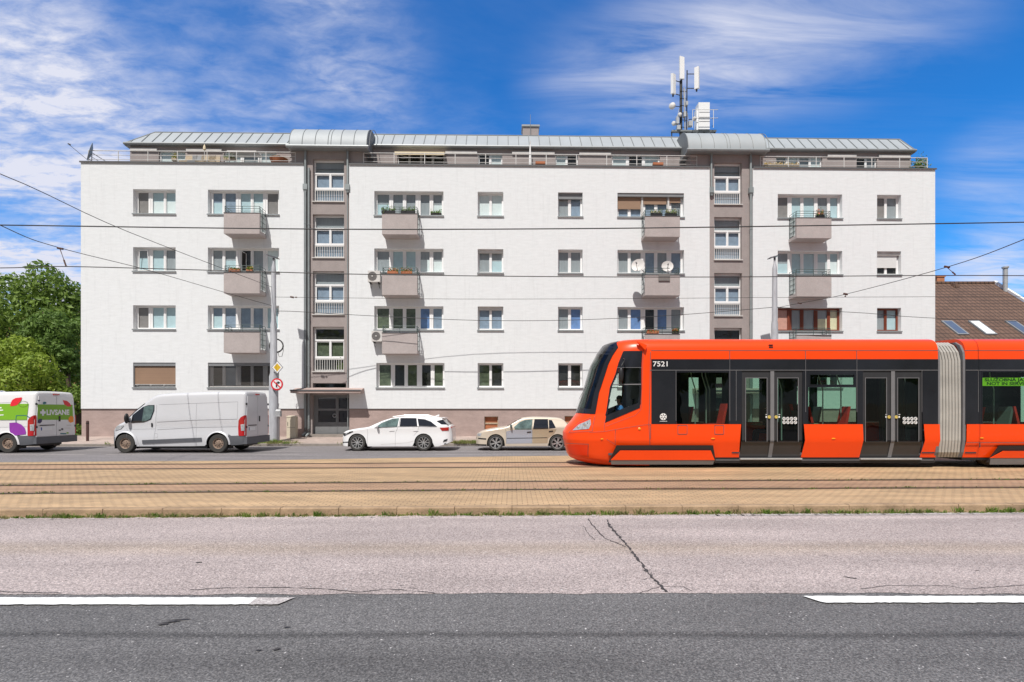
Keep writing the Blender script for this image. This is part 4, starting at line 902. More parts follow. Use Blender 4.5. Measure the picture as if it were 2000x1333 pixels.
def fb(label, p0, p1, key, r, boxm, leaf, fl, seed, h=.16, d=-.70):
    z = BT[(key, r)][3] + .04; flowerbox(label, U(p0, d), U(p1, d), d, z, boxm, leaf, fl, seed=seed, h=h)
fb('left dark planter of green plants on the top balcony beside the left stair bay', 745.5, 772, 'C', 0, 'black', 'leafm', None, 1)
fb('right dark planter of green plants on the top balcony beside the left stair bay', 783, 811, 'C', 0, 'black', 'leafm', None, 2)
fb('left flower box of salmon blooms on the balcony by the upper air conditioner', 757, 778, 'C', 1, 'terra', 'leafm', 'flp', 3)
fb('right flower box of salmon blooms on the balcony by the upper air conditioner', 783.5, 805, 'C', 1, 'terra', 'leafm', 'flp', 4, h=.2)
fb('small planter of green plants on the balcony under the open window', 448, 470, 'B', 1, 'terra', 'leafm', 'flp', 5, h=.10)
fb('small planter of yellow flowers on the balcony under the open window', 482, 494, 'B', 1, 'terra', 'grass', 'fly', 6, h=.13)
fb('left planter of green and cream flowers on the balcony with brown shutters', 1271, 1293, 'F', 0, 'black', 'grass', 'cream', 7, h=.18)
fb('right planter of green and cream flowers on the balcony with brown shutters', 1299, 1321, 'F', 0, 'black', 'grass', 'cream', 8, h=.18)
fb('round pot of orange red geraniums on the top right balcony', 1594, 1609, 'G', 0, 'black', 'grass', 'flp', 9, h=.26)
fb('planter of small red flowers just above the tram roof', 1263, 1286, 'F', 2, 'terra', 'leafm', 'flr', 10, h=.07)
fb('dark red flower clump at the right end of the balcony above the tram', 1313, 1325, 'F', 2, 'dark', 'leafd', 'flr', 12, h=.11)
flowerbox('low green plant on the sill of the wide top window', U(841, .02), U(862, .02), .06, 11.63, 'dark', 'leafm', None, h=.13, seed=13)
flowerbox('terracotta trough on the terrace edge right of the white parasol', U(1046, .06), U(1065, .06), .16, 14.36, 'terra', 'dry', None, dens=3, h=.03, seed=14, group='terracotta troughs on the roof terrace')
flowerbox('terracotta trough on the terrace edge near the right barrel roof', U(1276, .06), U(1296, .06), .16, 14.36, 'terra', 'dry', None, dens=3, h=.03, seed=15, group='terracotta troughs on the roof terrace')
flowerbox('long trough of pale yellow flowers on the right roof terrace', U(1494, .3), U(1562, .3), .4, 14.42, 'wicker', 'cream', 'fly', dens=200, h=.10, seed=16)
flowerbox('trough of green herbs on the left roof terrace', U(436, .5), U(458, .5), .6, 14.62, 'wicker', 'leafm', None, dens=120, h=.12, seed=17)
flowerbox('small leafy pot plant on the left roof terrace', U(334, .6), U(344, .6), .7, 14.62, 'wicker', 'leafm', 'fly', dens=90, h=.22, seed=18)
t = tag(MB().build('hanging_mat', 'slat') if False else (lambda b: b.build('hanging_mat', 'slat'))((lambda b: (b.box(-.29, .29, -.02, .0, -.30, .02), b.box(-.27, .27, -.021, .15, .02, .035), b)[2])(MB())), 'grey mat hung over the balcony parapet under the white dish', 'mat')
place(t, bw(U(1297, -.8), -.815, fz[3] + .0))
# terrace furniture
def deckchair(label, px, w=.55, mat_='wicker', grp='garden chairs on the left roof terrace', flip=1):
    t = thing('garden_chair', label, 'chair', bw(U(px, .7), .7, 14.08), TH, grp)
    b = MB(); b.box(-w / 2, w / 2, -.25, .3, .4, .46); b.build('seat', mat_, t)
    b = MB(); b.prism([(-w / 2, .2, .45), (w / 2, .2, .45), (w / 2 + .06 * flip, .38, 1.18), (-w / 2 + .06 * flip, .38, 1.18)], (0, .04, 0)); b.build('backrest', mat_, t)
    for x in (-w / 2 + .04, w / 2 - .04):
        for y in (-.22, .27): b = MB(); b.tube([(x, y, 0), (x, y, .41)], .02, 6); b.build('leg', 'black', t)
deckchair('pale wicker chair beside the leafy pot on the terrace', 366, .6); deckchair('dark backed chair between pale chairs on the terrace', 382, .6, 'greybox', flip=-1); deckchair('pale wicker chair under the small closed lamp', 400, .75); deckchair('pale wicker chair nearest the middle of the left terrace', 414, .6, flip=-1)
t = thing('terrace_table', 'pale terrace table with a cloth beside the herb trough', 'table', bw(U(478, .65), .65, 14.08), TH); b = MB(); b.box(-.75, .75, -.35, .35, .88, .93); b.build('tabletop', 'sill', t)
for x in (-.65, .65):
    for y in (-.3, .3): b = MB(); b.tube([(x, y, 0), (x, y, .88)], .025, 6); b.build('leg', 'steel', t)
t = thing('log_basket', 'reddish brown wicker basket at the right end of the left terrace railing', 'basket', bw(U(545, .6), .6, 14.42), TH); b = MB(); b.lathe((0, 0, 0), (0, 0, 1), [(.0, 0), (.36, .02), (.46, .26), (.42, .26), (.36, .1), (0, .09)], 16); b.build('bowl', 'terra', t, smooth=40); b = MB(); b.torus((0, 0, .28), (0, 0, 1), .45, .02, 16, 5); b.build('rim', 'wicker', t)
t = thing('closed_parasol', 'tall white furled parasol behind the terrace railing', 'parasol', bw(U(1035.5, .6), .6, 14.08), TH); b = MB(); b.tube([(0, 0, 0), (0, 0, 1.7)], .025, 6); b.build('pole', 'rail', t); b = MB(); b.lathe((0, 0, .05), (0, 0, 1), [(.0, 0), (.07, .01), (.085, .3), (.06, .9), (.03, 1.4), (.01, 1.62), (0.001, 1.63)], 10); b.build('canopy', 'paintw', t, smooth=50)
t = thing('garden_lamp', 'small cream lantern on a post on the left terrace', 'lantern', bw(U(399.5, .5), .5, 14.08), TH); b = MB(); b.tube([(0, 0, 0), (0, 0, 1.0)], .015, 6); b.build('post', 'rail', t); b = MB(); b.lathe((0, 0, 1.0), (0, 0, 1), [(0, 0), (.07, .05), (.07, .16), (.03, .28), (0.001, .34)], 10); b.build('lantern_head', 'cream', t, smooth=40)
# dark potted conifer and box at the right end of the terrace
random.seed(31); t = thing('potted_conifer', 'dark bushy potted conifer at the right end of the roof terrace', 'pot plant', bw(U(1797, .8), .8, 14.05), TH); b = MB(); b.lathe((0, 0, 0), (0, 0, 1), [(0, 0), (.18, 0), (.24, .34), (.2, .34), (0, .3)], 14); b.build('pot', 'black', t, smooth=40); b = MB()
for _ in range(900):
    v = Vector((random.gauss(0, .17), random.gauss(0, .15), .72 + random.gauss(0, .19))); 
    a = Vector((random.uniform(-1, 1), random.uniform(-1, 1), random.uniform(-1, 1))).normalized() * .05; c = Vector((random.uniform(-1, 1), random.uniform(-1, 1), random.uniform(-1, 1))).normalized() * .03; b.add([v - a, v + c, v + a, v - c], [(0, 1, 2, 3)])
b.tube([(-.5, 0, .95), (-.1, 0, .85)], .02, 5, 0); b.tube([(0, 0, .2), (0, 0, .9)], .03, 5, 0); b.build('foliage', 'leafd', t)
# ---------------------------------------------------------------- antenna mast on the roof
AD = 32.2; o0 = P(1328, 262, AD); t = thing('antenna_mast', 'tall mobile antenna mast with three white panels on the roof', 'antenna mast', (o0.x, AD, 16.7))
def A(px, py, dy=0): p = P(px, py, AD); return Vector((p.x - o0.x, dy, p.z - 16.7))
b = MB(); b.tube([A(1330, 285), A(1330, 158)], .085, 8); b.tube([A(1341, 262), A(1342, 138)], .035, 6); b.tube([A(1338, 262), A(1336, 172)], .045, 6, 1)
for y in (250, 236, 222, 208, 194, 180): b.tube([A(1328, y, -.1), A(1343, y - 1, .05)], .02, 5)
b.tube([A(1326, 262), A(1322, 232), A(1329, 205), A(1330, 170)], .02, 5, 1); b.tube([A(1341, 262), A(1344, 232), A(1338, 190), A(1340, 175)], .02, 5, 1); b.build('mast', ['wire', 'steel'], t)
for (px, y0, y1, wd, dp, rz, ax_) in ((1330, 116, 158, .28, .12, .1, (1330, 1330)), (1313.5, 149, 187, .17, .26, -.9, (1316, 1329)), (1359.5, 137, 177, .15, .26, .9, (1357, 1341))):
    b = MB(); c = A(px, y0); h = c.z - A(px, y1).z; M = Matrix.Rotation(rz, 3, 'Z'); vs = []
    for z in (c.z - h, c.z):
        for (x, y) in ((-wd / 2, -dp / 2), (wd / 2, -dp / 2), (wd / 2, dp / 2), (-wd / 2, dp / 2)): v = M @ Vector((x, y, 0)); vs.append((v.x + c.x, v.y - .15, z + (.06 if x < 0 and z == c.z else 0)))
    b.add(vs, [(0, 1, 2, 3), (4, 7, 6, 5), (0, 4, 5, 1), (1, 5, 6, 2), (2, 6, 7, 3), (3, 7, 4, 0)]); pn = b.build('panel_antenna', 'paintw', t)
    b = MB()
    for y in (y0 + 8, y1 - 4): b.tube([A(ax_[0], y), A(ax_[1], y + (4 if px < 1330 else 0))], .025, 5)
    b.tube([A(px, y1, -.1), A(px, y1 + 4, -.1)], .05, 6); b.build('arm', 'wire', pn)
for (px, py, r, nrm) in ((1311, 211, .19, (-.6, -.8, .1)), (1314, 245, .12, (-.5, -.8, .0)), (1326, 228, .11, (-.2, -.9, 0)), (1354, 236, .12, (-.8, -.6, 0))):
    b = MB(); b.lathe(A(px, py, -.2), nrm, [(0, -.1), (r, -.06), (r, .05), (r * .8, .09), (0.001, .11)], 16); dsh = b.build('dish_antenna', 'sill', t, smooth=40); b = MB(); b.tube([A(px, py, -.2), A(1330 if px < 1340 else 1345, py - 2, 0)], .022, 5); b.build('bracket', 'wire', dsh)
b = MB()
for (px, y, w2, h2) in ((1322, 238, .16, .4), (1336, 226, .14, .3), (1347, 244, .2, .3), (1324, 252, .2, .25), (1340, 205, .12, .22)): p = A(px, y); b.box(p.x - w2 / 2, p.x + w2 / 2, -.2, .05, p.z - h2 / 2, p.z + h2 / 2)
split_loose(b.build('radio_unit', 'steel', t))
t = thing('roof_platform', 'steel roof platform with railing behind the right barrel roof', 'platform', (o0.x, AD, 16.7)); b = MB(); b.box(A(1311, 0).x, A(1398, 0).x, -.12, .1, A(0, 259).z, A(0, 256).z); b.build('deck', 'seam', t); b = MB()
for px in (1312, 1328, 1352, 1375, 1396): b.tube([A(px, 258), (A(px, 0).x, 0, 0)], .035, 6)
b.build('support', 'wire', t); b = MB()
for py in (223, 239): b.tube([A(1348, py, -.45), A(1397, py, -.45)], .018, 5)
for px in (1348, 1388): b.tube([A(px, 223, -.45), A(px, 258, -.45)], .018, 5)
b.tube([A(1386, 240, -.4), A(1396, 226, .3)], .018, 5, 1); b.tube([A(1386, 254, -.4), A(1396, 241, .3)], .018, 5, 1); b.build('railing', ['rail', 'wire'], t)
t = thing('telecom_cabinet', 'tall white equipment cabinet on the roof platform', 'cabinet', (A(1373, 0).x + o0.x, AD, 16.7 + A(0, 256).z)); H = A(0, 204).z - A(0, 256).z; b = MB(); b.box(-.33, .33, -.2, .35, 0, H); b.box(-.42, -.33, -.1, .3, 0, H * .8); b.build('housing', 'paintw', t); b = MB()
for z in (.45, .7, 1.0): b.box(-.30, .33, -.212, -.2, z * H / 1.6, z * H / 1.6 + .02)
b.build('louvre', 'trgrey', t)
# ---------------------------------------------------------------- street lamps, signs, pole gear
def lamp(label, px, D, steps, head, group='street lamp posts along the pavement'):
    x = (px - HX) / F * D; zb = .14; t = thing('street_lamp', label, 'lamp post', (x, D, zb), 0, group); Z = lambda py: CAMZ + (HY - py) / F * D - zb
    b = MB(); pf = [(.23, -.1), (.215, .02)]; 
    for r, y in steps: pf.append((r, Z(y)))
    pf.append((.001, Z(steps[-1][1]) + .01)); b.lathe((0, 0, 0), (0, 0, 1), pf, 20); b.build('pole', 'polepaint', t, smooth=40)
    b = MB(); sx = head; zt = Z(503); b.prism([(-.28, -.15, zt + .07 * sx), (.22, -.15, zt - .07 * sx), (.22, .15, zt - .07 * sx), (-.28, .15, zt + .07 * sx)], (0, 0, .035)); b.tube([(0, 0, zt - .12), (0, 0, zt)], .05, 8); h = b.build('lamp_head', 'vangrey', t); b = MB(); b.prism([(-.2, -.1, zt + .045 * sx), (.14, -.1, zt - .05 * sx), (.14, .1, zt - .05 * sx), (-.2, .1, zt + .045 * sx)], (0, 0, -.02)); b.build('diffuser', 'lamp', h)
    return t, x, Z
m_['polepaint'] = mat('grey_pole_paint', (.46, .47, .50), .5, metal=.15, var=.14, scale=4, stretch=(3, 3, .6))
LD = 25.6
l1, lx, LZ = lamp('grey stepped lamp post carrying two traffic signs beside the white van', 534.5, LD, [(.205, 736), (.155, 729), (.15, 634), (.115, 628), (.105, 530), (.09, 522), (.045, 514), (.04, 506)], 1)
l2, lx2, LZ2 = lamp('grey lamp post rising behind the tram roof', 1513, 25.9, [(.205, 738), (.155, 731), (.15, 634), (.125, 627), (.11, 530), (.10, 523), (.045, 514), (.04, 508)], -1)
def at(px, py, D): return P(px, py, D)
c = at(541.5, 718, LD - .28); t = thing('priority_road_sign', 'yellow and white diamond priority sign on the lamp post', 'traffic sign', c)
def dia(b, r, y, m): b.poly([(0, y, -r * 1.15), (r, y, 0), (0, y, r * 1.15), (-r, y, 0)], m)
b = MB(); b.prism([(0, 0, -.31), (.27, 0, 0), (0, 0, .31), (-.27, 0, 0)], (0, .02, 0), 0); dia(b, .24, -.003, 1); dia(b, .165, -.006, 2); b.build('sign_plate', ['trgrey', 'paintw', 'sigy'], t); b = MB(); b.box(-.12, .05, .021, .10, -.03, .03); b.build('clamp', 'steel', t)
c = at(540.8, 751, LD - .30); t = thing('no_right_turn_sign', 'round red rimmed no right turn sign below the diamond sign', 'traffic sign', c)
def disc(b, r, y, m, c=(0, 0), n=32, sx=1): b.poly([(c[0] + r * math.cos(a * 2 * math.pi / n) * sx, y, c[1] + r * math.sin(a * 2 * math.pi / n)) for a in range(n)], m)
b = MB(); b.lathe((0, .02, 0), (0, -1, 0), [(0, -.0), (.285, 0), (.285, .02), (0.001, .02)], 32, 0); disc(b, .28, -.003, 1); disc(b, .215, -.006, 2)
b.add([(-.05, -.009, -.15), (.01, -.009, -.15), (.01, -.009, .0), (.02, -.009, .035), (.06, -.009, .04), (.06, -.009, .10), (-.02, -.009, .09), (-.05, -.009, .03)], [tuple(range(8))], 3); b.add([(.05, -.009, .0), (.17, -.009, .07), (.05, -.009, .15)], [(0, 1, 2)], 3)
b.add([(-.17, -.012, .12), (-.13, -.012, .16), (.17, -.012, -.12), (.13, -.012, -.16)], [(0, 1, 2, 3)], 1); b.build('sign_plate', ['trgrey', 'red', 'paintw', 'black'], t); b = MB(); b.box(-.10, .04, .021, .1, -.03, .03); b.build('clamp', 'steel', t)
t = thing('cable_coil', 'black coil of spare cable tied to the lamp post', 'cable coil', at(541, 676, LD + .30)); b = MB()
for k in range(4): b.torus((.03 * math.sin(k * 2), .02 * k - .1, 0), (0.15 * k - .3, 1, .1), .29 + .014 * k, .013, 30, 6)
b.build('coil', 'wire', t, smooth=60); b = MB(); b.tube([(.05, .0, -.3), (.1, 0, -.52), (.24, 0, -.5), (.3, 0, -.25), (.3, 0, 0)], .012, 5); b.build('loose_loop', 'wire', t)
t = thing('control_box', 'small grey switch box strapped to the lamp post', 'switch box', at(544, 814, LD - .2)); b = MB(); b.box(-.12, .12, -.08, .08, 0, .26); b.prism([(-.12, -.08, .26), (.12, -.08, .26), (.10, 0, .34), (-.1, 0, .34)], (0, .03, 0)); b.build('housing', 'steel', t); b = MB(); b.tube([(.02, .02, -1.1), (.02, .02, 0)], .025, 6); b.tube([(-.02, 0, .3), (.02, 0, .62)], .012, 5); b.build('conduit', 'trgrey', t)
c = P(570, 855, 27.1); t = thing('utility_cabinet', 'slim cream metal utility cabinet against the building plinth', 'utility cabinet', (c.x, 27.15, .26), TH); b = MB(); b.box(-.22, .22, -.16, .16, 0, 1.05); b.prism([(-.24, -.18, 1.05), (.24, -.18, 1.05), (.24, .17, 1.09), (-.24, .17, 1.09)], (0, 0, .02)); b.build('housing', 'creamp', t); b = MB(); b.box(-.17, -.15, -.175, -.162, .6, .8); b.box(-.2, .2, -.163, -.161, .52, .53); b.build('handle', 'dark', t)

m_['bollard'] = mat('brown_bollard', (.075, .035, .03), .5)
m_['rustfit'] = mat('rusty_fitting', (.10, .05, .035), .7)
m_['fence'] = mat('weathered_boards', (.10, .075, .06), .85, var=.3, scale=5)
m_['skyglass'] = mat('skylight_glass', (.10, .13, .19), .1, spec=.9)
t = thing('bollard', 'dark brown metal bollard on the kerb between the two vans', 'bollard', (*P(171, 868, 25.9).xy, .1)); b = MB(); b.lathe((0, 0, 0), (0, 0, 1), [(.06, 0), (.06, 1.0), (.045, 1.04), (0.001, 1.05)], 12); b.build('post', 'bollard', t, smooth=40); b = MB(); b.lathe((0, 0, .9), (0, 0, 1), [(.062, 0), (.068, .01), (.068, .04), (.062, .05)], 12); b.build('collar', 'dark', t)
c = P(3, 777, 24.9); t = thing('round_blue_sign', 'round blue sign peeping over the green printed van', 'traffic sign', c); b = MB(); b.lathe((0, .02, 0), (0, -1, 0), [(0, 0), (.32, 0), (.32, .02), (0.001, .02)], 28, 0); disc(b, .285, -.003, 1); b.build('sign_plate', ['paintw', 'blue'], t); b = MB(); b.tube([(0, .06, -2.0), (0, .06, .2)], .03, 8); b.build('pole', 'steel', t)
# ---------------------------------------------------------------- overhead wires
def wire(label, pts, r, fits=(), cat='overhead wire'):
    P3 = [P(*p) for p in pts]; o = P3[len(P3) // 2].copy(); t = thing('overhead_wire', label, cat, o)
    S = []
    for i in range(len(P3) - 1):
        a = P3[max(i - 1, 0)]; p, q = P3[i], P3[i + 1]; e = P3[min(i + 2, len(P3) - 1)]
        for k in range(6):
            s = k / 6; S.append(.5 * ((2 * p) + (q - a) * s + (2 * a - 5 * p + 4 * q - e) * s * s + (3 * p - a - 3 * q + e) * s ** 3) - o)
    S.append(P3[-1] - o); b = MB(); b.tube(S, r, 6); b.build('cable', 'wire', t)
    for (a, c, rr) in fits:
        b = MB(); p, q = P(*a) - o, P(*c) - o; b.tube([p + Vector((-.07, 0, .02)), p + Vector((.09, 0, -.01))], rr * 1.4, 7); b.tube([p, p * .6 + q * .4, q], [.012, .008, .012], 6); b.tube([q + (p - q) * .35, q], rr, 7); b.build('insulator', 'rustfit', t)
wire('upper thick contact wire crossing the whole facade below the top windows', [(-300, 437, 11.1), (0, 440, 11.3), (350, 445, 11.5), (700, 448.3, 11.6), (1050, 447.5, 11.7), (1400, 444, 11.8), (2000, 434.5, 12), (2400, 427, 12.2)], .0125)
wire('lower contact wire crossing the whole facade at the third floor sills', [(-300, 524, 15.6), (0, 523.8, 15.8), (128, 521, 15.9), (400, 528, 16.1), (700, 536, 16.4), (1050, 540.5, 16.6), (1400, 541.5, 16.7), (1866, 538.5, 17), (2300, 541, 17.3)], .0135)
wire('thin straight span wire between the two lamp posts', [(536, 580.5, LD), (573, 581, LD), (900, 584.5, 26.3), (1250, 583.5, 26.5), (1512, 581.5, 26.65), (1826, 580, 26.8), (2200, 578, 27)], .010, [((570, 581, LD - .02), (580, 581, LD - .02), .03)])
wire('slack cable sagging between the two lamp posts', [(541, 608, LD), (580, 609, LD), (700, 616, 26.25), (820, 622, 26.3), (950, 626.5, 26.4), (1100, 626, 26.5), (1250, 620, 26.55), (1360, 613, 26.6), (1512, 600.5, 26.7)], .014)
wire('slack cable running right from the lamp post behind the tram', [(1514, 600, 26.7), (1600, 607, 26.7), (1690, 612, 26.8), (1800, 620.5, 26.9), (2000, 628, 27), (2400, 630, 27.2)], .013)
wire('steep guy cable from the top left corner down to the lamp post', [(-500, 170, 9.2), (0, 340, 13), (250, 453, 17.6), (533, 562, LD)], .010)
wire('left span wire with hanging insulator carrying the contact wires', [(-400, 230, 8.5), (0, 440, 12.6), (115, 484, 15.9), (285, 527, 19.8), (437, 571, 23), (533, 598, LD)], .010, [((117, 486, 15.8), (129, 520, 15.8), .022)])
wire('right span wire with small insulator rising to the right edge', [(1515, 602, 26.6), (1560, 593, 25), (1650, 575.5, 22.5), (1850, 522, 17), (2000, 468, 13.6), (2300, 340, 9.5)], .011, [((1849, 522, 16.95), (1866, 537, 16.95), .022), ((1651, 575, 22.4), (1651, 580, 22.4), .03), ((1561, 593, 24.9), (1566, 593, 24.9), .02)])
# ---------------------------------------------------------------- neighbouring houses and fence
t = thing('tiled_house', 'low house with brown tiled roof and skylights right of the block', 'house', (30, 38, 0)); b = MB(); XR = 3.75; XL = -12
b.quad((XL, -7, 5.0), (XR, -7, 5.0), (XR, 0, 10.5), (XL, 0, 10.5), 0); b.quad((XL, 0, 10.5), (XR, 0, 10.5), (XR, 7, 5), (XL, 7, 5), 0); b.box(XL, XR, -7.1, -7.0, 4.9, 5.02, 1)
rf = b.build('roof', ['tile', 'flash'], t); b = MB(); b.prism([(XR - .02, -7.05, 5.0), (XR + .16, -7.05, 5.0), (XR + .16, 0, 10.52), (XR - .02, 0, 10.52)], (0, 0, .16)); b.prism([(XR - .02, 7, 5.0), (XR + .16, 7, 5.0), (XR + .16, 0, 10.52), (XR - .02, 0, 10.52)], (0, 0, .16)); b.build('verge', 'paintw', rf)
b = MB(); b.tube([(XL, 0, 10.53), (XR, 0, 10.53)], .11, 8); b.build('ridge_tiles', 'tile', rf)
b = MB(); b.box(XL + .3, XR - .3, -6.6, 6.6, 0, 5.2); b.prism([(XR - .3, -6.6, 5.0), (XR - .3, 6.6, 5), (XR - .3, 0, 10.2)], (-.2, 0, 0)); b.build('wall', 'white', t)
sl_ = Vector((0, 7, 5.5)).normalized(); nn_ = Vector((0, -5.5, 7)).normalized()
for i, x in enumerate((-3.4, -1.72, .55)):
    p0 = Vector((x, -5.6, 6.10)); b = MB(); W_ = .68; Hs = 1.65; q = [p0, p0 + Vector((W_, 0, 0)), p0 + Vector((W_, 0, 0)) + sl_ * Hs, p0 + sl_ * Hs]
    b.prism(q, nn_ * .09); s_ = b.build('skylight', 'flash', t); b = MB(); k = .09; q = [p0 + Vector((k, 0, 0)) + sl_ * k, p0 + Vector((W_ - k, 0, 0)) + sl_ * k, p0 + Vector((W_ - k, 0, 0)) + sl_ * (Hs - k), p0 + Vector((k, 0, 0)) + sl_ * (Hs - k)]; b.poly([v + nn_ * .095 for v in q]); b.build('pane', 'cw' if i == 1 else 'skyglass', s_)
b = MB()
for x in (-3.2, -1.3, .5): b.prism([(x, -.55, 10.12), (x + .4, -.55, 10.12), (x + .34, -.5, 10.36), (x + .06, -.5, 10.36)], (0, .3, .1))
b.build('roof_vent', 'tile', t)
b = MB(); b.box(-.95, -.1, .8, 1.5, 9, 10.98); b.build('chimney', 'brick', t) if False else None
b = MB(); x = P(1833.5, 0, 38.5).x - 30; b.box(x - .35, x + .18, .2, .8, 9.5, 11.0); b.box(x - .4, x + .23, .15, .85, 11.0, 11.08); b.build('chimney', 'brick', t)
b = MB(); p = P(1966, 568, 37); x = p.x - 30; b.tube([(x, -.9, 9.0), (x, -.9, 11.3)], .14, 10); b.lathe((x, -.9, 11.3), (0, 0, 1), [(.14, 0), (.2, .03), (.2, .12), (.0, .14)], 12); b.build('flue', 'steel', t, smooth=40)
t = thing('ochre_house', 'ochre walled house half hidden behind the dark tree', 'house', (-38, 47, .3)); b = MB(); b.box(-7, 3.5, 0, 8, 0, 8.6); b.build('wall', 'ochre', t); b = MB(); b.prism([(-7.4, -.5, 8.6), (-7.4, 8.5, 8.6), (-7.4, 4, 10.6)], (11.3, 0, 0)); b.build('roof', 'tile', t)
for x in (-5, -2.2, .6):
    for z in (1.2, 4.2):
        b = MB(); b.box(x, x + 1.2, -.05, -.002, z, z + 1.4); wn = b.build('window', 'frame', t); b = MB(); b.box(x + .1, x + 1.1, -.06, -.051, z + .1, z + 1.3); b.build('pane', 'cglass', wn)
t = thing('board_fence', 'weathered dark board fence at the left end of the block', 'fence', (-30, 30.2, .3)); b = MB()
for i in range(92): x = -10 + i * .2; b.box(x, x + .18, 0, .025, .05, 1.55 + random.uniform(-.02, .02))
b.build('board', 'fence', t)
b = MB()
for z in (.4, 1.25): b.box(-10, 8.3, .026, .08, z, z + .08)
b.build('cross_rail', 'fence', t)
for x in (-10, -5.4, -.8, 3.8, 8.3): b = MB(); b.box(x - .05, x + .05, .08, .18, 0, 1.7); b.build('post', 'fence', t)
# ---------------------------------------------------------------- trees
def crown(b, clumps, n, size, rnd, shell=.55):
    tot = sum(c[3] ** 2 for c in clumps)
    for (x, y, z, r) in clumps:
        for _ in range(int(n * r * r / tot)):
            u = Vector((rnd.gauss(0, 1), rnd.gauss(0, 1), rnd.gauss(0, 1))).normalized(); rr = r * (shell + (1 - shell) * rnd.random() ** .6) * (1 + rnd.choice([.12, .3]) * math.sin(u.x * 7 + x) * math.sin(u.z * 6 + z))
            p = Vector((x, y, z)) + Vector((u.x, u.y, u.z * .82)) * rr; a = (u + Vector((rnd.uniform(-.8, .8), rnd.uniform(-.8, .8), rnd.uniform(-.8, .8)))).normalized()
            s = size * rnd.uniform(.45, 1.5); e = a.orthogonal().normalized(); e = (e * math.cos(rnd.random() * 6) + a.cross(e) * math.sin(rnd.random() * 6)); f = a.cross(e)
            b.add([p - e * s, p + f * s * .45 + a * s * .15, p + e * s, p - f * s * .45 + a * s * .1], [(0, 1, 2, 3)])
def tree(name, label, loc, h, cr, leaf, n, size, seed, clumps=None, group=None, tr=.22, nc=16, zlo=.35):
    rnd = random.Random(seed); t = thing(name, label, 'tree', loc, 0, group); cl = clumps or []
    if not clumps:
        for i in range(nc):
            a = rnd.uniform(0, 6.28); q = rnd.uniform(0, 1) ** .5; z = rnd.uniform(zlo, .93); w_ = math.sin(math.pi * min(1, (z - zlo + .12) / (1.12 - zlo))) ** .6
            cl.append((math.cos(a) * q * cr * w_, math.sin(a) * q * cr * w_, z * h, cr * rnd.uniform(.28, .48)))
    b = MB(); crown(b, cl, n, size, rnd); b.build('crown', leaf, t)
    b = MB(); top = Vector((rnd.uniform(-.3, .3), 0, h * .72)); b.tube([(0, 0, -.3), (.05, 0, h * .2), (top.x * .5, 0, h * .45), top], [tr * 1.3, tr, tr * .7, tr * .25], 10)
    for (x, y, z, r) in cl[::2]: zz = h * rnd.uniform(.22, .5); zz = min(zz, z - .2); b.tube([(top.x * .3, 0, zz), (x * .5, y * .5, (zz + z) / 2 + .1), (x, y, z)], [tr * .4, tr * .25, tr * .08], 6)
    b.build('trunk', 'bark', t, smooth=60); return t
D_ = 33.0
def cl_at(base, lst): return [(P(px, py, D + 0).x - base[0], D - base[1], P(px, py, D).z - base[2], r) for px, py, D, r in lst]
base = (-29.5, 33, .3)
tree('deciduous_tree', 'tall dark green tree filling the gap left of the block', base, 10.2, 5, 'leafd', 17000, .13, 2, cl_at(base, [(95, 560, 33, 1.25), (60, 575, 33, 1.2), (25, 560, 33.5, 1.0), (120, 590, 33.5, 1.4), (145, 575, 34, .9), (80, 620, 32.5, 1.5), (30, 610, 33, 1.5), (0, 640, 34, 1.5), (130, 640, 33, 1.4), (155, 610, 34.5, 1.2), (100, 680, 33, 1.5), (150, 690, 34, 1.3), (60, 680, 34, 1.4), (120, 740, 33, 1.5), (-20, 590, 34, 1.2), (150, 750, 34, 1.2), (15, 690, 34, 1.4), (85, 535, 33.5, .9), (-40, 660, 34, 1.7)]), tr=.3)
base = (-27.2, 29.5, .3)
tree('deciduous_tree', 'bright yellow green young tree behind the green printed van', base, 6, 3, 'leafl', 15000, .09, 5, cl_at(base, [(40, 685, 29.5, 1.0), (15, 700, 29.5, 1.0), (70, 715, 29, .95), (95, 740, 29.5, .75), (45, 740, 29, 1.1), (0, 745, 29.5, 1.1), (110, 765, 29.5, .6), (75, 770, 29.5, .8), (20, 780, 29, .9), (-30, 710, 30, 1.2), (-40, 770, 30, 1.1), (55, 800, 29.5, .8)]), tr=.12)
base = (-25.5, 31.2, .3)
tree('deciduous_tree', 'mid green tree with feathery leaves between the dark and the bright tree', base, 7, 2, 'leafm', 12000, .085, 6, cl_at(base, [(100, 630, 31, .85), (120, 650, 31, .8), (75, 645, 31, .8), (105, 672, 31, .9), (60, 660, 31, .7), (125, 690, 31, .7), (140, 715, 31.3, .6), (150, 640, 31.5, .5)]), tr=.14)
base = (-24.6, 29.9, .3)
tree('shrub', 'dark shrubs growing at the foot of the fence', base, 3, 1.5, 'leafd', 5000, .09, 8, cl_at(base, [(130, 790, 29.5, .8), (105, 800, 29.5, .8), (150, 775, 30, .7), (80, 810, 29.5, .8), (60, 800, 29.5, .8), (152, 838, 29.0, .30), (148, 850, 29, .25)]), tr=.06)
for i, (x, y, h) in enumerate(((-22, -17, 12), (-9, -16.5, 13.5), (3, -18, 12.5), (14.5, -16, 14), (27, -18, 12), (40, -20, 14), (-36, -19, 13))):
    tree('avenue_tree', 'broad street tree behind the camera, %s of the row' % ('first', 'second', 'third', 'fourth', 'fifth', 'sixth', 'seventh')[i], (x, y, -.2), h, 4.2, 'leafd', 2600, .38, 40 + i, group='trees lining the near side of the street', nc=13, tr=.25, zlo=.28)
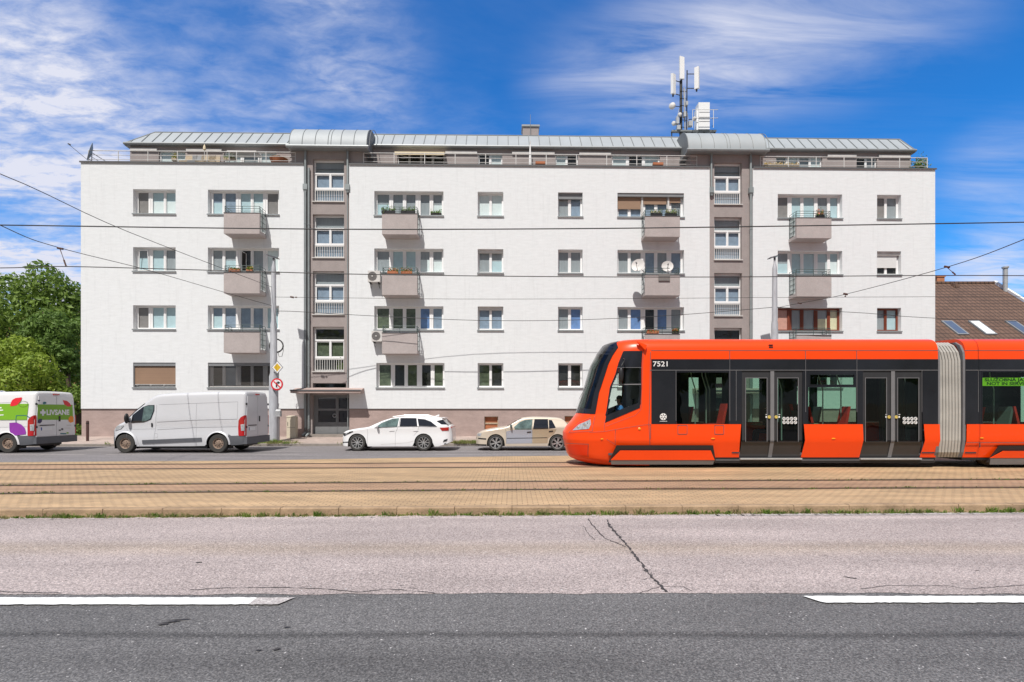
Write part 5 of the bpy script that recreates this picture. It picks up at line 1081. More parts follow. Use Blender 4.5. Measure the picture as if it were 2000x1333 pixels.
# ================================================================ VEHICLES
def interp(p, x):
    if x <= p[0][0]: return p[0][1]
    for (a, c) in zip(p, p[1:]):
        if x <= c[0]: return a[1] + (c[1] - a[1]) * (x - a[0]) / max(1e-9, c[0] - a[0])
    return p[-1][1]
def smooth_poly(pts, n=6):
    o = []
    for i in range(len(pts) - 1):
        a = pts[max(i - 1, 0)]; p, q = pts[i], pts[i + 1]; e = pts[min(i + 2, len(pts) - 1)]; dx = q[0] - p[0]
        m0 = (q[1] - a[1]) / max(1e-6, q[0] - a[0]) if i else (q[1] - p[1]) / max(dx, 1e-6); m1 = (e[1] - p[1]) / max(1e-6, e[0] - p[0]) if i < len(pts) - 2 else (q[1] - p[1]) / max(dx, 1e-6)
        lim = 3 * abs(q[1] - p[1]) / max(dx, 1e-6); m0 = max(-lim, min(lim, m0)); m1 = max(-lim, min(lim, m1))
        for k in range(n):
            s = k / n; h = (2 * s ** 3 - 3 * s * s + 1) * p[1] + (s ** 3 - 2 * s * s + s) * dx * m0 + (-2 * s ** 3 + 3 * s * s) * q[1] + (s ** 3 - s * s) * dx * m1; o.append((p[0] + dx * s, h))
    o.append(pts[-1]); return o
class Car:
    def __init__(s, root, top, bot, arches, W, belt, lean, rf, rr, fil=.07, plan=None):
        s.root = root; s.top = smooth_poly(top); s.bot = bot; s.ar = arches; s.W = W; s.belt = belt; s.lean = lean; s.L = top[-1][0]; s.rf = rf; s.rr = rr; s.fil = fil
    def w(s, x, z):
        W = s.W
        d = max(0, s.rf - x) / s.rf; W -= (1 - math.sqrt(max(0, 1 - d ** 2.2))) * s.W * .55 if d < 1 else s.W * .55
        d = max(0, x - (s.L - s.rr)) / s.rr; W -= (1 - math.sqrt(max(0, 1 - min(1, d) ** 2.2))) * s.W * (.30 if s.rr > .2 else .09)
        W -= .05 * ((z - .62) / .55) ** 2 if z < .62 else 0
        bz = interp(s.belt, x)
        if z > bz: W -= (z - bz) * s.lean
        else: W -= .015 * math.sin(max(0, (bz - z)) * 6)
        return W
    def zb(s, x):
        z = interp(s.bot, x)
        for xc, zc, R in s.ar:
            if abs(x - xc) < R: z = max(z, zc + math.sqrt(R * R - (x - xc) ** 2))
        return z
    def body(s, mats, name='body', zones=(), nv=16):
        xs = {x for x, _ in s.top} | {x for x, _ in s.bot}
        for k in range(13): t = k / 12; xs.add(s.rf * t ** 2 * .999); xs.add(s.L - s.rr * t ** 2)
        for xc, zc, R in s.ar:
            for k in range(19): xs.add(xc - R * math.cos(math.pi * k / 18) * .9999)
        xs = sorted(x for x in xs if 0 <= x <= s.L); ys = [xs[0]]
        for x in xs[1:]:
            if x - ys[-1] > .004: ys.append(x)
        cols = []
        for x in ys:
            zt = interp(s.top, x); zb = min(s.zb(x), zt - .03); f = min(s.fil, (zt - zb) * .4); c = []
            for k in range(nv + 1): z = zb + (zt - f - zb) * k / nv; c.append((x, -s.w(x, z), z))
            ws = s.w(x, zt - f)
            for k in range(1, 5): a = k * math.pi / 8; c.append((x, -(ws - f * (1 - math.cos(a))), zt - f + f * math.sin(a)))
            wt = ws - f
            for k in range(1, 5): q = 1 - k / 4; c.append((x, -wt * q, zt + .02 * (1 - q * q)))
            cols.append(c)
        b = MB(); n = len(cols[0]); vs = [p for c in cols for p in c]; vm_ = [(x, -y, z) for x, y, z in vs]; fs = [(i * n + j, (i + 1) * n + j, (i + 1) * n + j + 1, i * n + j + 1) for i in range(len(cols) - 1) for j in range(n - 1)]
        b.add(vs, fs); b.add(vm_, [f[::-1] for f in fs])
        for c in (cols[0], cols[-1]): b.poly(c + [(x, -y, z) for x, y, z in c[::-1]][1:])
        for i in range(len(b.f)):
            if len(b.f[i]) > 4: continue
            c = [b.v[j] for j in b.f[i]]; x = sum(p[0] for p in c) / 4; z = sum(p[2] for p in c) / 4; y = abs(sum(p[1] for p in c) / 4)
            for (fn, m) in zones:
                if fn(x, y, z): b.m[i] = m; break
        return b.build(name, mats, s.root, smooth=38)
    def patch(s, b, poly, m=0, off=.006, both=True, n=5):
        zs = sorted({z for _, z in poly})
        def span(z):
            hit = [p[0] + (q[0] - p[0]) * (z - p[1]) / (q[1] - p[1]) for (p, q) in zip(poly, poly[1:] + poly[:1]) if (p[1] - z) * (q[1] - z) < 0]
            return (min(hit), max(hit)) if len(hit) >= 2 else None
        for z0, z1 in zip(zs, zs[1:]):
            if z1 - z0 < 1e-4: continue
            e = (z1 - z0) * 1e-3; k = max(1, int((z1 - z0) / .04)); lv = [z0 + e + (z1 - z0 - 2 * e) * i / k for i in range(k + 1)]; sp = [span(z) for z in lv]
            for (za, zb_, ra, rb) in zip(lv, lv[1:], sp, sp[1:]):
                if not ra or not rb: continue
                for i in range(n):
                    q = [(ra[0] + (ra[1] - ra[0]) * i / n, za), (ra[0] + (ra[1] - ra[0]) * (i + 1) / n, za), (rb[0] + (rb[1] - rb[0]) * (i + 1) / n, zb_), (rb[0] + (rb[1] - rb[0]) * i / n, zb_)]
                    for sg in ((-1, 1) if both else (-1,)): b.quad(*[(x, sg * (s.w(x, z) + off), z) for x, z in q], m)
    def line(s, b, pts, wd=.008, m=0, off=.004, both=True, st=.08):
        for (p, q) in zip(pts, pts[1:]):
            L_ = math.dist(p, q); k = max(1, int(L_ / st)); dx, dz = (q[0] - p[0]) / L_, (q[1] - p[1]) / L_; nx, nz = -dz * wd / 2, dx * wd / 2
            for i in range(k):
                a = (p[0] + (q[0] - p[0]) * i / k, p[1] + (q[1] - p[1]) * i / k); c = (p[0] + (q[0] - p[0]) * (i + 1) / k, p[1] + (q[1] - p[1]) * (i + 1) / k)
                for sg in ((-1, 1) if both else (-1,)):
                    b.quad(*[(x, sg * (s.w(x, z) + off), z) for x, z in ((a[0] - nx, a[1] - nz), (c[0] - nx, c[1] - nz), (c[0] + nx, c[1] + nz), (a[0] + nx, a[1] + nz))], m)
    def arch_liner(s):
        b = MB()
        for xc, zc, R in s.ar:
            for sg in (-1, 1):
                n = 18; pts = [(xc - R * math.cos(math.pi * k / n), zc + R * math.sin(math.pi * k / n)) for k in range(n + 1)]; pts = [(pts[0][0], .16)] + pts + [(pts[-1][0], .16)]
                for p, q in zip(pts, pts[1:]): b.quad((p[0], sg * (s.W - .05), p[1]), (q[0], sg * (s.W - .05), q[1]), (q[0], sg * (s.W - .36), q[1]), (p[0], sg * (s.W - .36), p[1]))
                b.poly([(x, sg * (s.W - .36), z) for x, z in pts])
        b.box(.18, s.L - .2, -(s.W - .12), s.W - .12, .20, .34) if False else b.box(s.ar[0][0] + .45, s.ar[1][0] - .45, -(s.W - .12), s.W - .12, .17, .32); b.box(.25, s.L - .25, -(s.W - .42), s.W - .42, .24, .36)
        b.build('underbody', 'black', s.root)
def wheel(root, x, y, R, sg, kind, rimR, wd=.2):
    b = MB(); c = (x, y, R); ax = (0, sg, 0); h = wd / 2
    b.lathe(c, ax, [(rimR, h * .86), (rimR + .01, h * .98), (R * .93, h), (R, h * .8), (R, -h * .8), (R * .93, -h), (rimR, -h * .9)], 36, 0)
    w_ = b.build('wheel', 'tyre', root, smooth=35); b = MB(); o = h * .72
    if kind == 'steel':
        b.lathe(c, ax, [(rimR + .004, h * .9), (rimR * .93, h * .86), (rimR * .86, h * .45), (rimR * .62, h * .5), (rimR * .5, h * .62), (rimR * .3, h * .62), (rimR * .28, h * .8), (rimR * .1, h * .84), (.001, h * .84)], 32, 0)
        for k in range(10): a = 2 * math.pi * k / 10; p = (x + math.cos(a) * rimR * .72, y + sg * h * .50, R + math.sin(a) * rimR * .72); b.lathe(p, ax, [(.022, 0), (0.001, .004)], 8, 1)
        for k in range(5): a = 2 * math.pi * k / 5; p = (x + math.cos(a) * rimR * .40, y + sg * h * .64, R + math.sin(a) * rimR * .40); b.lathe(p, ax, [(.012, 0), (.012, .01), (0.001, .012)], 6, 1)
    else:
        b.lathe(c, ax, [(rimR + .004, h * .9), (rimR * .96, h * .92), (rimR * .92, h * .6), (rimR * .9, -h * .3)], 36, 0)
        b.lathe(c, ax, [(rimR * .92, h * .1), (.001, h * .1)], 24, 1)
        n = 5 if kind == 'five' else 6
        for k in range(n):
            for dlt in ((-.16, .16) if kind == 'five' else (-.10, .10)):
                a0 = 2 * math.pi * k / n + .3; a1 = a0 + dlt * (2.0 if kind == 'five' else 1.4); r0, r1 = rimR * .16, rimR * .94; t0, t1 = .016, .013
                def pt(a, r, off, hh): return (x + math.cos(a) * r - math.sin(a) * off, y + sg * hh, R + math.sin(a) * r + math.cos(a) * off)
                b.add([pt(a0, r0, -t0, o), pt(a0, r0, t0, o), pt(a1, r1, t1, h * .82), pt(a1, r1, -t1, h * .82), pt(a0, r0, -t0, o * .6), pt(a0, r0, t0, o * .6), pt(a1, r1, t1, h * .5), pt(a1, r1, -t1, h * .5)], [(0, 1, 2, 3), (0, 4, 5, 1), (1, 5, 6, 2), (2, 6, 7, 3), (3, 7, 4, 0)], 0)
        b.lathe(c, ax, [(rimR * .2, o * .7), (rimR * .2, o * 1.02), (rimR * .1, o * 1.1), (.001, o * 1.1)], 20, 0)
    b.build('rim', ['rust' if kind == 'steel' else 'bright', 'black'], w_, smooth=30); return w_
def car_common(c, root, whl, R, rimR, kind):
    c.arch_liner()
    for x in whl:
        for sg in (-1, 1): wheel(root, x, sg * (c.W - .125), R, sg, kind, rimR)
def topglass(c, b, x0, x1, off=.006, inset=.06, m=0):
    n = 10
    for i in range(n):
        xa, xb = x0 + (x1 - x0) * i / n, x0 + (x1 - x0) * (i + 1) / n; za, zb_ = interp(c.top, xa), interp(c.top, xb); wa, wb = c.w(xa, za - c.fil) - inset, c.w(xb, zb_ - c.fil) - inset
        for k in range(6):
            q0, q1 = -1 + k / 3, -1 + (k + 1) / 3; f = lambda z, q: z + .02 * (1 - q * q) + off
            b.quad((xa, wa * q0, f(za, q0)), (xb, wb * q0, f(zb_, q0)), (xb, wb * q1, f(zb_, q1)), (xa, wa * q1, f(za, q1)), m)
def mirror_(c, root, x, z, s=1.0, col='vangrey', tall=.14, colr=None):
    for sg in (-1, 1):
        b = MB(); y = c.w(x, z) + .10; b.ball((x, sg * y, z), .055 * s, .11 * s, tall * s, 0, 10, 8); b.tube([(x + .03, sg * (y - .11), z - tall * .5), (x + .01, sg * y, z - tall * .4)], .02, 6); b.build('wing_mirror', colr or col, root, smooth=60)
# ---- white estate car
s48 = 48.0
def kc(pts): return [((640 + X / 7.69 - 663) / s48, (880.5 - (790 + Y / 7.69)) / s48) for X, Y in pts]
Dk = 22.05; t = thing('estate_car', 'white estate car with five-spoke alloys parked past the first entrance', 'car', ((663 - HX) / F * Dk, Dk + .9, .005))
kt = [(0, .50), (.02, .63), (.06, .70), (.23, .80), (.61, .885), (1.15, .965), (1.475, 1.11), (1.83, 1.255), (2.23, 1.355), (2.77, 1.392), (3.31, 1.382), (3.86, 1.35), (4.14, 1.305), (4.20, 1.235), (4.30, 1.13), (4.42, 1.03), (4.50, .97), (4.55, .80), (4.575, .60), (4.58, .50)]
k = Car(t, kt, [(0, .25), (.1, .19), (.5, .17), (2, .175), (4.0, .18), (4.3, .26), (4.58, .38)], [(.71, .33, .375), (3.41, .33, .375)], .90, [(0, .9), (1.2, .93), (4.6, 1.0)], .42, .55, .4)
bd = k.body(['carwhite', 'vangrey'], zones=[(lambda x, y, z: z < .30 and x > 4.25, 1)])
b = MB(); k.patch(b, kc([(712, 345), (805, 276), (960, 214), (1064, 203), (1045, 334)]), 1, .008); k.patch(b, kc([(1085, 203), (1322, 206), (1344, 327), (1078, 330)]), 0, .008); k.patch(b, kc([(1340, 214), (1450, 224), (1545, 258), (1636, 328), (1366, 324)]), 0, .008)
k.patch(b, kc([(1625, 250), (1720, 228), (1815, 320), (1705, 300)]), 0, .008, n=3); topglass(k, b, 1.2, 1.98, m=0); topglass(k, b, 4.2, 4.42, m=0)
split_loose(b.build('side_window', ['cglass', 'cglassg'], bd))
b = MB(); k.line(b, kc([(700, 352), (1045, 337), (1340, 331), (1640, 334)]), .014, 1, .010); k.line(b, kc([(1068, 203), (1052, 335)]), .03, 0, .012); k.line(b, kc([(1078, 203), (1066, 335)]), .012, 1, .013)
k.line(b, kc([(590, 350), (600, 420), (590, 600)]), .006, 2); k.line(b, kc([(1055, 340), (1015, 430), (1012, 620)]), .006, 2); k.line(b, kc([(1365, 335), (1350, 400), (1290, 470)]), .006, 2); k.line(b, kc([(600, 625), (1290, 625)]), .012, 0, .006); k.line(b, kc([(800, 600), (1200, 575), (1290, 545)]), .012, 3, .004)
b.build('door_trim', ['carwhite', 'black', 'seamd', 'sill'], bd)
for i, px_ in enumerate((960, 1320)):
    b = MB(); q = kc([(px_ - 38, 402), (px_ - 38, 388), (px_ + 38, 384), (px_ + 38, 398)]); k.patch(b, q, 0, .02); split_loose(b.build('door_handle', 'carwhite', bd))
b = MB(); k.patch(b, kc([(205, 462), (212, 436), (372, 400), (386, 410), (300, 446), (235, 476)]), 0, .016, n=20); k.patch(b, kc([(245, 456), (262, 432), (288, 428), (288, 450)]), 1, .022, n=6); split_loose(b.build('headlight', ['black', 'lamp'], bd))
b = MB(); k.patch(b, kc([(1680, 350), (1815, 342), (1812, 394), (1716, 398)]), 0, .016, n=16); b.box(4.50, 4.545, -.75, .75, .93, .97); split_loose(b.build('tail_light', 'redlamp', bd))
b = MB(); k.patch(b, kc([(186, 566), (300, 558), (300, 572), (200, 588)]), 0, .016, n=20); k.patch(b, kc([(1728, 568), (1745, 530), (1800, 515), (1785, 548)]), 0, .02, n=10); b.box(-.012, .02, -.45, .45, .28, .42); split_loose(b.build('bumper_vent', 'black', bd))
b = MB(); b.prism([(4.05, -.62, 1.335), (4.25, -.60, 1.32), (4.25, .6, 1.32), (4.05, .62, 1.335)], (0, 0, .022)); b.build('roof_spoiler', 'carwhite', bd); b = MB(); b.prism([(3.75, -.015, 1.40), (3.92, -.01, 1.385), (3.94, 0, 1.46), (3.90, .0, 1.465)], (0, .025, 0)); b.build('aerial_fin', 'carwhite', bd)
b = MB(); b.tube([(2.1, -.58, 1.385), (2.6, -.60, 1.445), (3.6, -.6, 1.43), (3.9, -.58, 1.38)], .012, 6); b.build('roof_rail', 'bright', bd)
mirror_(k, t, 1.55, 1.0, .95, 'carwhite', .075); car_common(k, t, (.71, 3.41), .33, .235, 'five')
# ---- champagne hatchback with odd doors
s47 = 47.8
def gc(pts): return [((900 + X / 7.69 - 928.3) / s47, (880.3 - (790 + Y / 7.69)) / s47) for X, Y in pts]
Dg = 22.18; t = thing('hatchback_car', 'champagne hatchback with one silver blue front door beside the tram nose', 'car', ((928.3 - HX) / F * Dg, Dg + .87, .004))
gt = [(0, .48), (.015, .60), (.05, .66), (.24, .77), (.50, .845), (.94, .915), (1.28, .975), (1.53, 1.12), (1.80, 1.265), (2.02, 1.33), (2.35, 1.355), (2.8, 1.35), (3.22, 1.335), (3.52, 1.30), (3.66, 1.22), (3.84, 1.0), (3.95, .9), (4.08, .84), (4.13, .62), (4.15, .48)]
g_c = Car(t, gt, [(0, .27), (.12, .20), (.5, .18), (3.7, .19), (4.0, .26), (4.15, .34)], [(.835, .315, .36), (3.365, .315, .36)], .86, [(0, .86), (1.2, .90), (4.2, .95)], .38, .5, .35)
bd = g_c.body(['champ', 'black'], zones=[(lambda x, y, z: z < .26 and x < .45, 1)])
b = MB(); g_c.patch(b, gc([(683, 405), (800, 383), (1072, 380), (1072, 586), (683, 592)]), 0, .004); split_loose(b.build('front_door', 'lilac', bd))
b = MB(); g_c.patch(b, gc([(1080, 376), (1440, 372), (1405, 440), (1310, 515), (1302, 584), (1080, 586)]), 0, .004); split_loose(b.build('rear_door', 'champd', bd))
b = MB(); g_c.patch(b, gc([(812, 380), (800, 340), (885, 266), (965, 236), (1080, 224), (1062, 380)]), 1, .008); g_c.patch(b, gc([(1110, 223), (1312, 222), (1316, 370), (1084, 375)]), 0, .008); g_c.patch(b, gc([(1325, 234), (1372, 238), (1425, 345), (1420, 352), (1325, 364)]), 0, .008, n=3); topglass(g_c, b, 1.3, 1.88, m=0); topglass(g_c, b, 3.56, 3.9, m=0); split_loose(b.build('side_window', ['cglass', 'cglassg'], bd))
b = MB(); g_c.line(b, gc([(690, 510), (1302, 500)]), .02, 1, .012); g_c.line(b, gc([(1076, 228), (1072, 590)]), .008, 1, .006); g_c.line(b, gc([(672, 370), (680, 440), (678, 595)]), .007, 1, .006); g_c.line(b, gc([(1318, 230), (1322, 366)]), .012, 0, .012); g_c.line(b, gc([(225, 512), (300, 516), (380, 520)]), .05, 1, .012); g_c.line(b, gc([(560, 372), (640, 355), (760, 375)]), .006, 1, .004); b.build('trim', ['champ', 'black'], bd)
for X, Y in ((1025, 418), (1355, 405)): b = MB(); g_c.patch(b, gc([(X - 32, Y + 10), (X - 32, Y - 6), (X + 32, Y - 12), (X + 32, Y + 4)]), 0, .022, n=2); split_loose(b.build('door_handle', 'black', bd))
b = MB(); g_c.patch(b, gc([(232, 480), (250, 440), (310, 430), (300, 485)]), 0, .008, n=3); split_loose(b.build('headlight', 'lamp', bd)); b = MB(); g_c.patch(b, [(3.98, .78), (4.1, .76), (4.06, .95), (3.95, .95)], 0, .008, n=2); split_loose(b.build('tail_light', 'redlamp', bd))
mirror_(g_c, t, 1.46, 1.0, .9, 'cglassg', .09); car_common(g_c, t, (.835, 3.365), .315, .235, 'six')
# ---- two panel vans of one make
sv = 50.3; Dv = 21.07
def vanmake(name, label, px0, paint, roof, whiteback):
    t = thing(name, label, 'van', ((px0 - HX) / F * Dv, Dv + 1.0, 0.0))
    def vc(pts): return [((190 + X / 5.714 - 208.4) / sv, (885.3 - (750 + Y / 5.714)) / sv) for X, Y in pts]
    tp = [(0, .50), (.012, .78), (.05, .92), (.16, 1.0), (.36, 1.10), (.68, 1.25), (.80, 1.36), (1.10, 1.66), (1.42, 1.93), (1.62, 2.10), (1.85, 2.24), (2.1, 2.295), (2.8, 2.335), (4.0, 2.375), (5.0, 2.395), (5.22, 2.395), (5.33, 2.37), (5.37, 2.30)]
    v = Car(t, tp, [(0, .33), (.15, .27), (1, .25), (3.3, .26), (5.0, .30), (5.37, .34)], [(.70, .365, .43), (4.31, .365, .43)], 1.0, [(0, 1.25), (1.2, 1.26), (5.4, 1.3)], .085, .7, .13, fil=.14)
    bd = v.body([paint, 'vangrey', roof], zones=[(lambda x, y, z: x < .14 + .30 * max(0, .85 - z) and z < .86, 1), (lambda x, y, z: x > 4.69 and z < .70, 1), (lambda x, y, z: x > 4.6 and x < 4.8 and z < .42, 1), (lambda x, y, z: z > 2.02 and x > 1.35, 2)])
    b = MB(); v.patch(b, vc([(378, 440), (392, 350), (500, 262), (560, 240), (630, 238), (632, 300), (600, 400), (520, 432)]), 0, .012); v.patch(b, vc([(500, 425), (515, 262), (560, 246), (622, 244), (622, 300), (592, 392), (540, 418)]), 1, .016, n=6); topglass(v, b, .70, 1.40, inset=.05); split_loose(b.build('cab_window', ['cglass', 'cglassg'], bd))
    b = MB()
    for pts, wd in (([(655, 235), (652, 470), (640, 560), (630, 690)], .008), ([(680, 235), (1560, 203), (1562, 390)], .008), ([(1100, 220), (1105, 690)], .007), ([(350, 500), (410, 510), (640, 505)], .007), ([(330, 500), (330, 600)], .006), ([(640, 555), (675, 560), (675, 600), (650, 600)], .005), ([(440, 590), (470, 700)], .006)): v.line(b, vc(pts), wd, 0)
    v.line(b, vc([(665, 425), (1100, 400), (1560, 390)]), .03, 1, .012); v.line(b, vc([(665, 510), (1100, 485), (1560, 475)]), .025, 1, .012); v.line(b, vc([(665, 487), (1560, 455)]), .05, 2, .002)
    split_loose(b.build('panel_seam', ['vseam', roof, paint], bd))
    b = MB(); v.line(b, vc([(505, 652), (1170, 624)]), .15, 0, .018); split_loose(b.build('side_moulding', 'vangrey', bd))
    b = MB(); v.line(b, vc([(610, 440), (610, 485)]), .06, 0, .016); split_loose(b.build('door_handle', 'black', bd))
    b = MB(); v.patch(b, vc([(180, 530), (188, 488), (235, 468), (300, 464), (262, 505)]), 0, .02, n=14); split_loose(b.build('headlight', 'lamp', bd))
    for xc in (.70, 4.31):      # proud wheel-arch lips
        b = MB(); n = 22; 
        for i in range(n):
            q = []
            for a, r in ((i, .43), (i + 1, .43), (i + 1, .485), (i, .485)): an = math.pi * (a / n * 1.06 - .03); q.append((xc - r * math.cos(an), .365 + r * math.sin(an)))
            for sg in (-1, 1): b.quad(*[(x, sg * (v.w(x, z) + (.03 if math.dist((x, z), (xc, .365)) < .45 else .004)), z) for x, z in q])
        split_loose(b.build('wheel_arch', paint, bd, smooth=40))
    # rear doors on the flat back
    XR_ = 5.374; H0, H1 = .62, 2.22; wb = lambda z: .93 - max(0, z - 1.3) * .10
    b = MB()
    for sg in (-1, 1):
        q = [(XR_ + .004, sg * .012, H0), (XR_ + .004, sg * wb(H0), H0), (XR_ + .004, sg * wb(1.3), 1.3), (XR_ + .004, sg * wb(H1), H1), (XR_ + .004, sg * .012, H1)]; b.prism(q, (.02, 0, 0), 0)
    b.box(XR_, XR_ + .03, -.80, -.10, 1.04, 1.08, 1); b.box(XR_ + .02, XR_ + .045, .10, .17, 1.20, 1.42, 1)
    b.box(XR_ + .0255, XR_ + .028, -.74, -.22, .86, .98, 2); b.box(XR_ + .028, XR_ + .029, -.74, -.69, .86, .98, 3)
    for z in (1.9, 1.0):
        for sg in (-1, 1): b.box(XR_, XR_ + .04, sg * .93 - .03, sg * .93 + .03, z - .04, z + .04, 1)
    rd = b.build('rear_door', [paint, 'black', 'paintw', 'blue'], bd)
    b = MB(); b.box(XR_ - .1, XR_ + .07, -.99, .99, .34, .60); b.build('rear_bumper', 'vangrey', bd); b = MB(); b.box(XR_, XR_ + .035, -.14, .14, 2.27, 2.32); b.build('brake_light', 'redlamp', bd)
    for sg in (-1, 1):
        b = MB(); prof = [(5.12, .70), (5.10, 1.0), (5.12, 1.25), (5.20, 1.38), (5.33, 1.46), (5.37, 1.46), (5.37, .66), (5.15, .66)]
        v.patch(b, prof, 0, .014, both=False) if sg < 0 else None
        b.box(5.20, 5.395, sg * (v.w(5.2, 1) - .075), sg * (v.w(5.2, 1) - .005) if sg > 0 else sg * (v.w(5.2, 1) - .005), .68, 1.44) if sg > 0 else b.add([(5.37, -.995, .66), (5.40, -.93, .66), (5.40, -.93, 1.45), (5.37, -.98, 1.46)], [(0, 1, 2, 3)], 0)
        if sg < 0: v.patch(b, [(5.22, .86), (5.20, 1.1), (5.34, 1.12), (5.34, .86)], 1, .02, both=False)
        b.build('tail_light', ['redlamp', 'lamp'], bd)
    for sg in (-1, 1):
        b = MB(); y = v.w(.95, 1.3) + .13; b.ball((.86, sg * y, 1.34), .07, .11, .20, 0, 10, 8); b.tube([(.9, sg * (y - .12), 1.2), (.88, sg * y, 1.22)], .03, 6); b.build('wing_mirror', 'black', t, smooth=60)
    v.arch_liner()
    for x in (.70, 4.31):
        for sg in (-1, 1): wheel(t, x, sg * .875, .365, sg, 'steel', .205, .22)
    return t, v, bd, rd, XR_
vanmake('delivery_van', 'plain silver white high roof panel van beside the lamp post', 208.4, 'vansilver', 'vansilver', False)
t, v, bd, rd, XR_ = vanmake('delivery_van', 'white panel van with lime green band and purple and red shapes on its rear', -203.2, 'vanwhite', 'vanwhite', True)
# printed graphics; side points are read in the van's own frame
X0 = t.location.x
def sc_(pts): return [((X / 8.33 - HX) / F * Dv - X0, (885.3 - (740 + Y / 8.33)) / sv) for X, Y in pts]
b = MB(); v.patch(b, sc_([(-900, 415), (452, 410), (440, 672), (-900, 680)]), 0, .014, both=False, n=14)
def leaf(a, c, bulge, n=10, flip=1):
    a, c = Vector(a), Vector(c); d = c - a; nm = Vector((-d.y, d.x)) * bulge; u = [a + d * i / n + nm * math.sin(math.pi * i / n) for i in range(n + 1)]; l = [a + d * i / n - nm * .35 * flip * math.sin(math.pi * i / n) for i in range(n + 1)]; return [tuple(p) for p in u + l[::-1][1:-1]]
def sp(poly, m, off=.017):
    b.poly([(x, -(v.w(x, z) + off), z) for x, z in sc_(poly)], m)
sp([(155, 450), (160, 400), (180, 350), (230, 318), (335, 305), (330, 345), (300, 400), (260, 435), (200, 450)], 1, .02)
sp([(155, 722), (270, 715), (350, 750), (400, 800), (425, 870), (425, 905), (240, 930), (185, 900), (160, 850)], 2, .02)
sp([(40, 130), (45, 120), (70, 110), (72, 120)], 3)
b.build('side_print', ['grn', 'red', 'pur', 'navy'], bd)
b = MB(); v.line(b, sc_([(262, 718), (268, 602), (425, 602), (500, 640)]), .022, 0, .022, both=False); q = [(365 + 75 * math.cos(a * math.pi / 10), 415 + 48 * math.sin(a * math.pi / 10)) for a in range(21)]; v.line(b, sc_(q), .012, 1, .021, both=False); split_loose(b.build('outline_print', ['teal', 'leafd'], bd))
def txt_side(s, px, py, size, m, ang=0):
    vs, fs = text_pts(s, size); (x0, z0), = sc_([(px, py)]); b.add([(x0 + p[0], -(v.w(x0, z0) + .02), z0 + p[1]) for p in vs], fs, m)
b = MB(); sp([(-60, 470), (15, 465), (20, 485), (-60, 492)], 0, .02); sp([(-60, 510), (45, 505), (48, 522), (-60, 528)], 0, .02); sp([(-60, 590), (60, 585), (60, 600), (-60, 606)], 0, .02); b.build('lettering', ['paintw'], bd)
# rear print: y across the doors, from pixel to plane
XW = X0 + XR_
def rc(X, Y, off=.027):
    px, py = X / 8.33, 740 + Y / 8.33; D = F * XW / (px - HX); return (XR_ + off, D - t.location.y, CAMZ + (HY - py) / F * D)
b = MB(); b.poly([rc(600, 418), rc(1170, 425), rc(1180, 668), rc(600, 672)], 0); b.poly([rc(1010, 350, .03), rc(1080, 362, .03), (rc(1125, 400, .03)), rc(1150, 448, .03), rc(1090, 455, .03), rc(1035, 420, .03)], 1)
b.poly([rc(600, 720, .03), rc(602, 680, .03), rc(630, 655, .03), rc(675, 655, .03), rc(670, 700, .03), rc(640, 730, .03)], 2); b.poly([rc(1100, 690, .03), rc(1105, 640, .03), rc(1140, 605, .03), rc(1185, 620, .03), rc(1185, 700, .03), rc(1135, 720, .03)], 3); b.poly([rc(680, 400, .03), rc(700, 375, .03), rc(740, 380, .03), rc(745, 405, .03), rc(700, 420, .03)], 4); b.poly([rc(598, 350, .03), rc(640, 345, .03), rc(635, 368, .03), rc(612, 372, .03)], 2)
for k_ in range(3):
    for j in range(4): x = 948 + j * 22 + (k_ == 2) * 30; y = 820 + 8 * (j % 2) - 12 * (k_ == 0); 
for (xa, ya, xb, yb, m) in ((945, 828, 980, 850, 5), (985, 806, 1018, 838, 5), (970, 885, 1065, 905, 4), (1070, 872, 1105, 895, 6), (610, 752, 740, 772, 7), (1070, 750, 1150, 766, 7), (1040, 800, 1130, 808, 7)): b.poly([rc(xa, ya, .029), rc(xb, ya, .029), rc(xb, yb, .029), rc(xa, yb, .029)], m)
b.build('rear_print', ['grn', 'red', 'navy', 'org', 'teal', 'vangrey', 'grn', 'sill'], rd)
vs, fs = text_pts('LIVSANE', .285, .012); p0 = Vector(rc(745, 585, .032)); p1 = Vector(rc(1115, 590, .032)); vx = [p[0] for p in vs]; w0, w1 = min(vx), max(vx); zc_ = Vector(rc(930, 552, .032)).z
b = MB(); sc2 = (p1.y - p0.y) / (w1 - w0); b.add([(p0.x, p0.y + (x - w0) * sc2, zc_ + y) for x, y, _ in vs], fs, 0)
pc = Vector(rc(685, 550, .032))
for a, ox in ((0, .0), (math.pi / 2, .002)): ca, sa = math.cos(a), math.sin(a); h, w_ = .125, .045; b.add([(pc.x + ox, pc.y + u * ca - q * sa, pc.z + u * sa + q * ca) for u, q in ((-h, -w_), (h, -w_), (h, w_), (-h, w_))], [(0, 1, 2, 3)], 0)
for a in range(8): r = .13; ca, sa = math.cos(a * math.pi / 4 + .39), math.sin(a * math.pi / 4 + .39); b.poly([(pc.x + .003 + a * .0006, pc.y + r * .55 * ca + .03 * math.cos(q), pc.z + r * .55 * sa + .03 * math.sin(q)) for q in (0, 1.57, 3.14, 4.71)], 0)
b.build('lettering', 'paintw', rd)
m_['bellow'] = mat('grey_beige_bellows', (.42, .405, .375), .7, var=.15, scale=2, stretch=(.3, 1, 1))
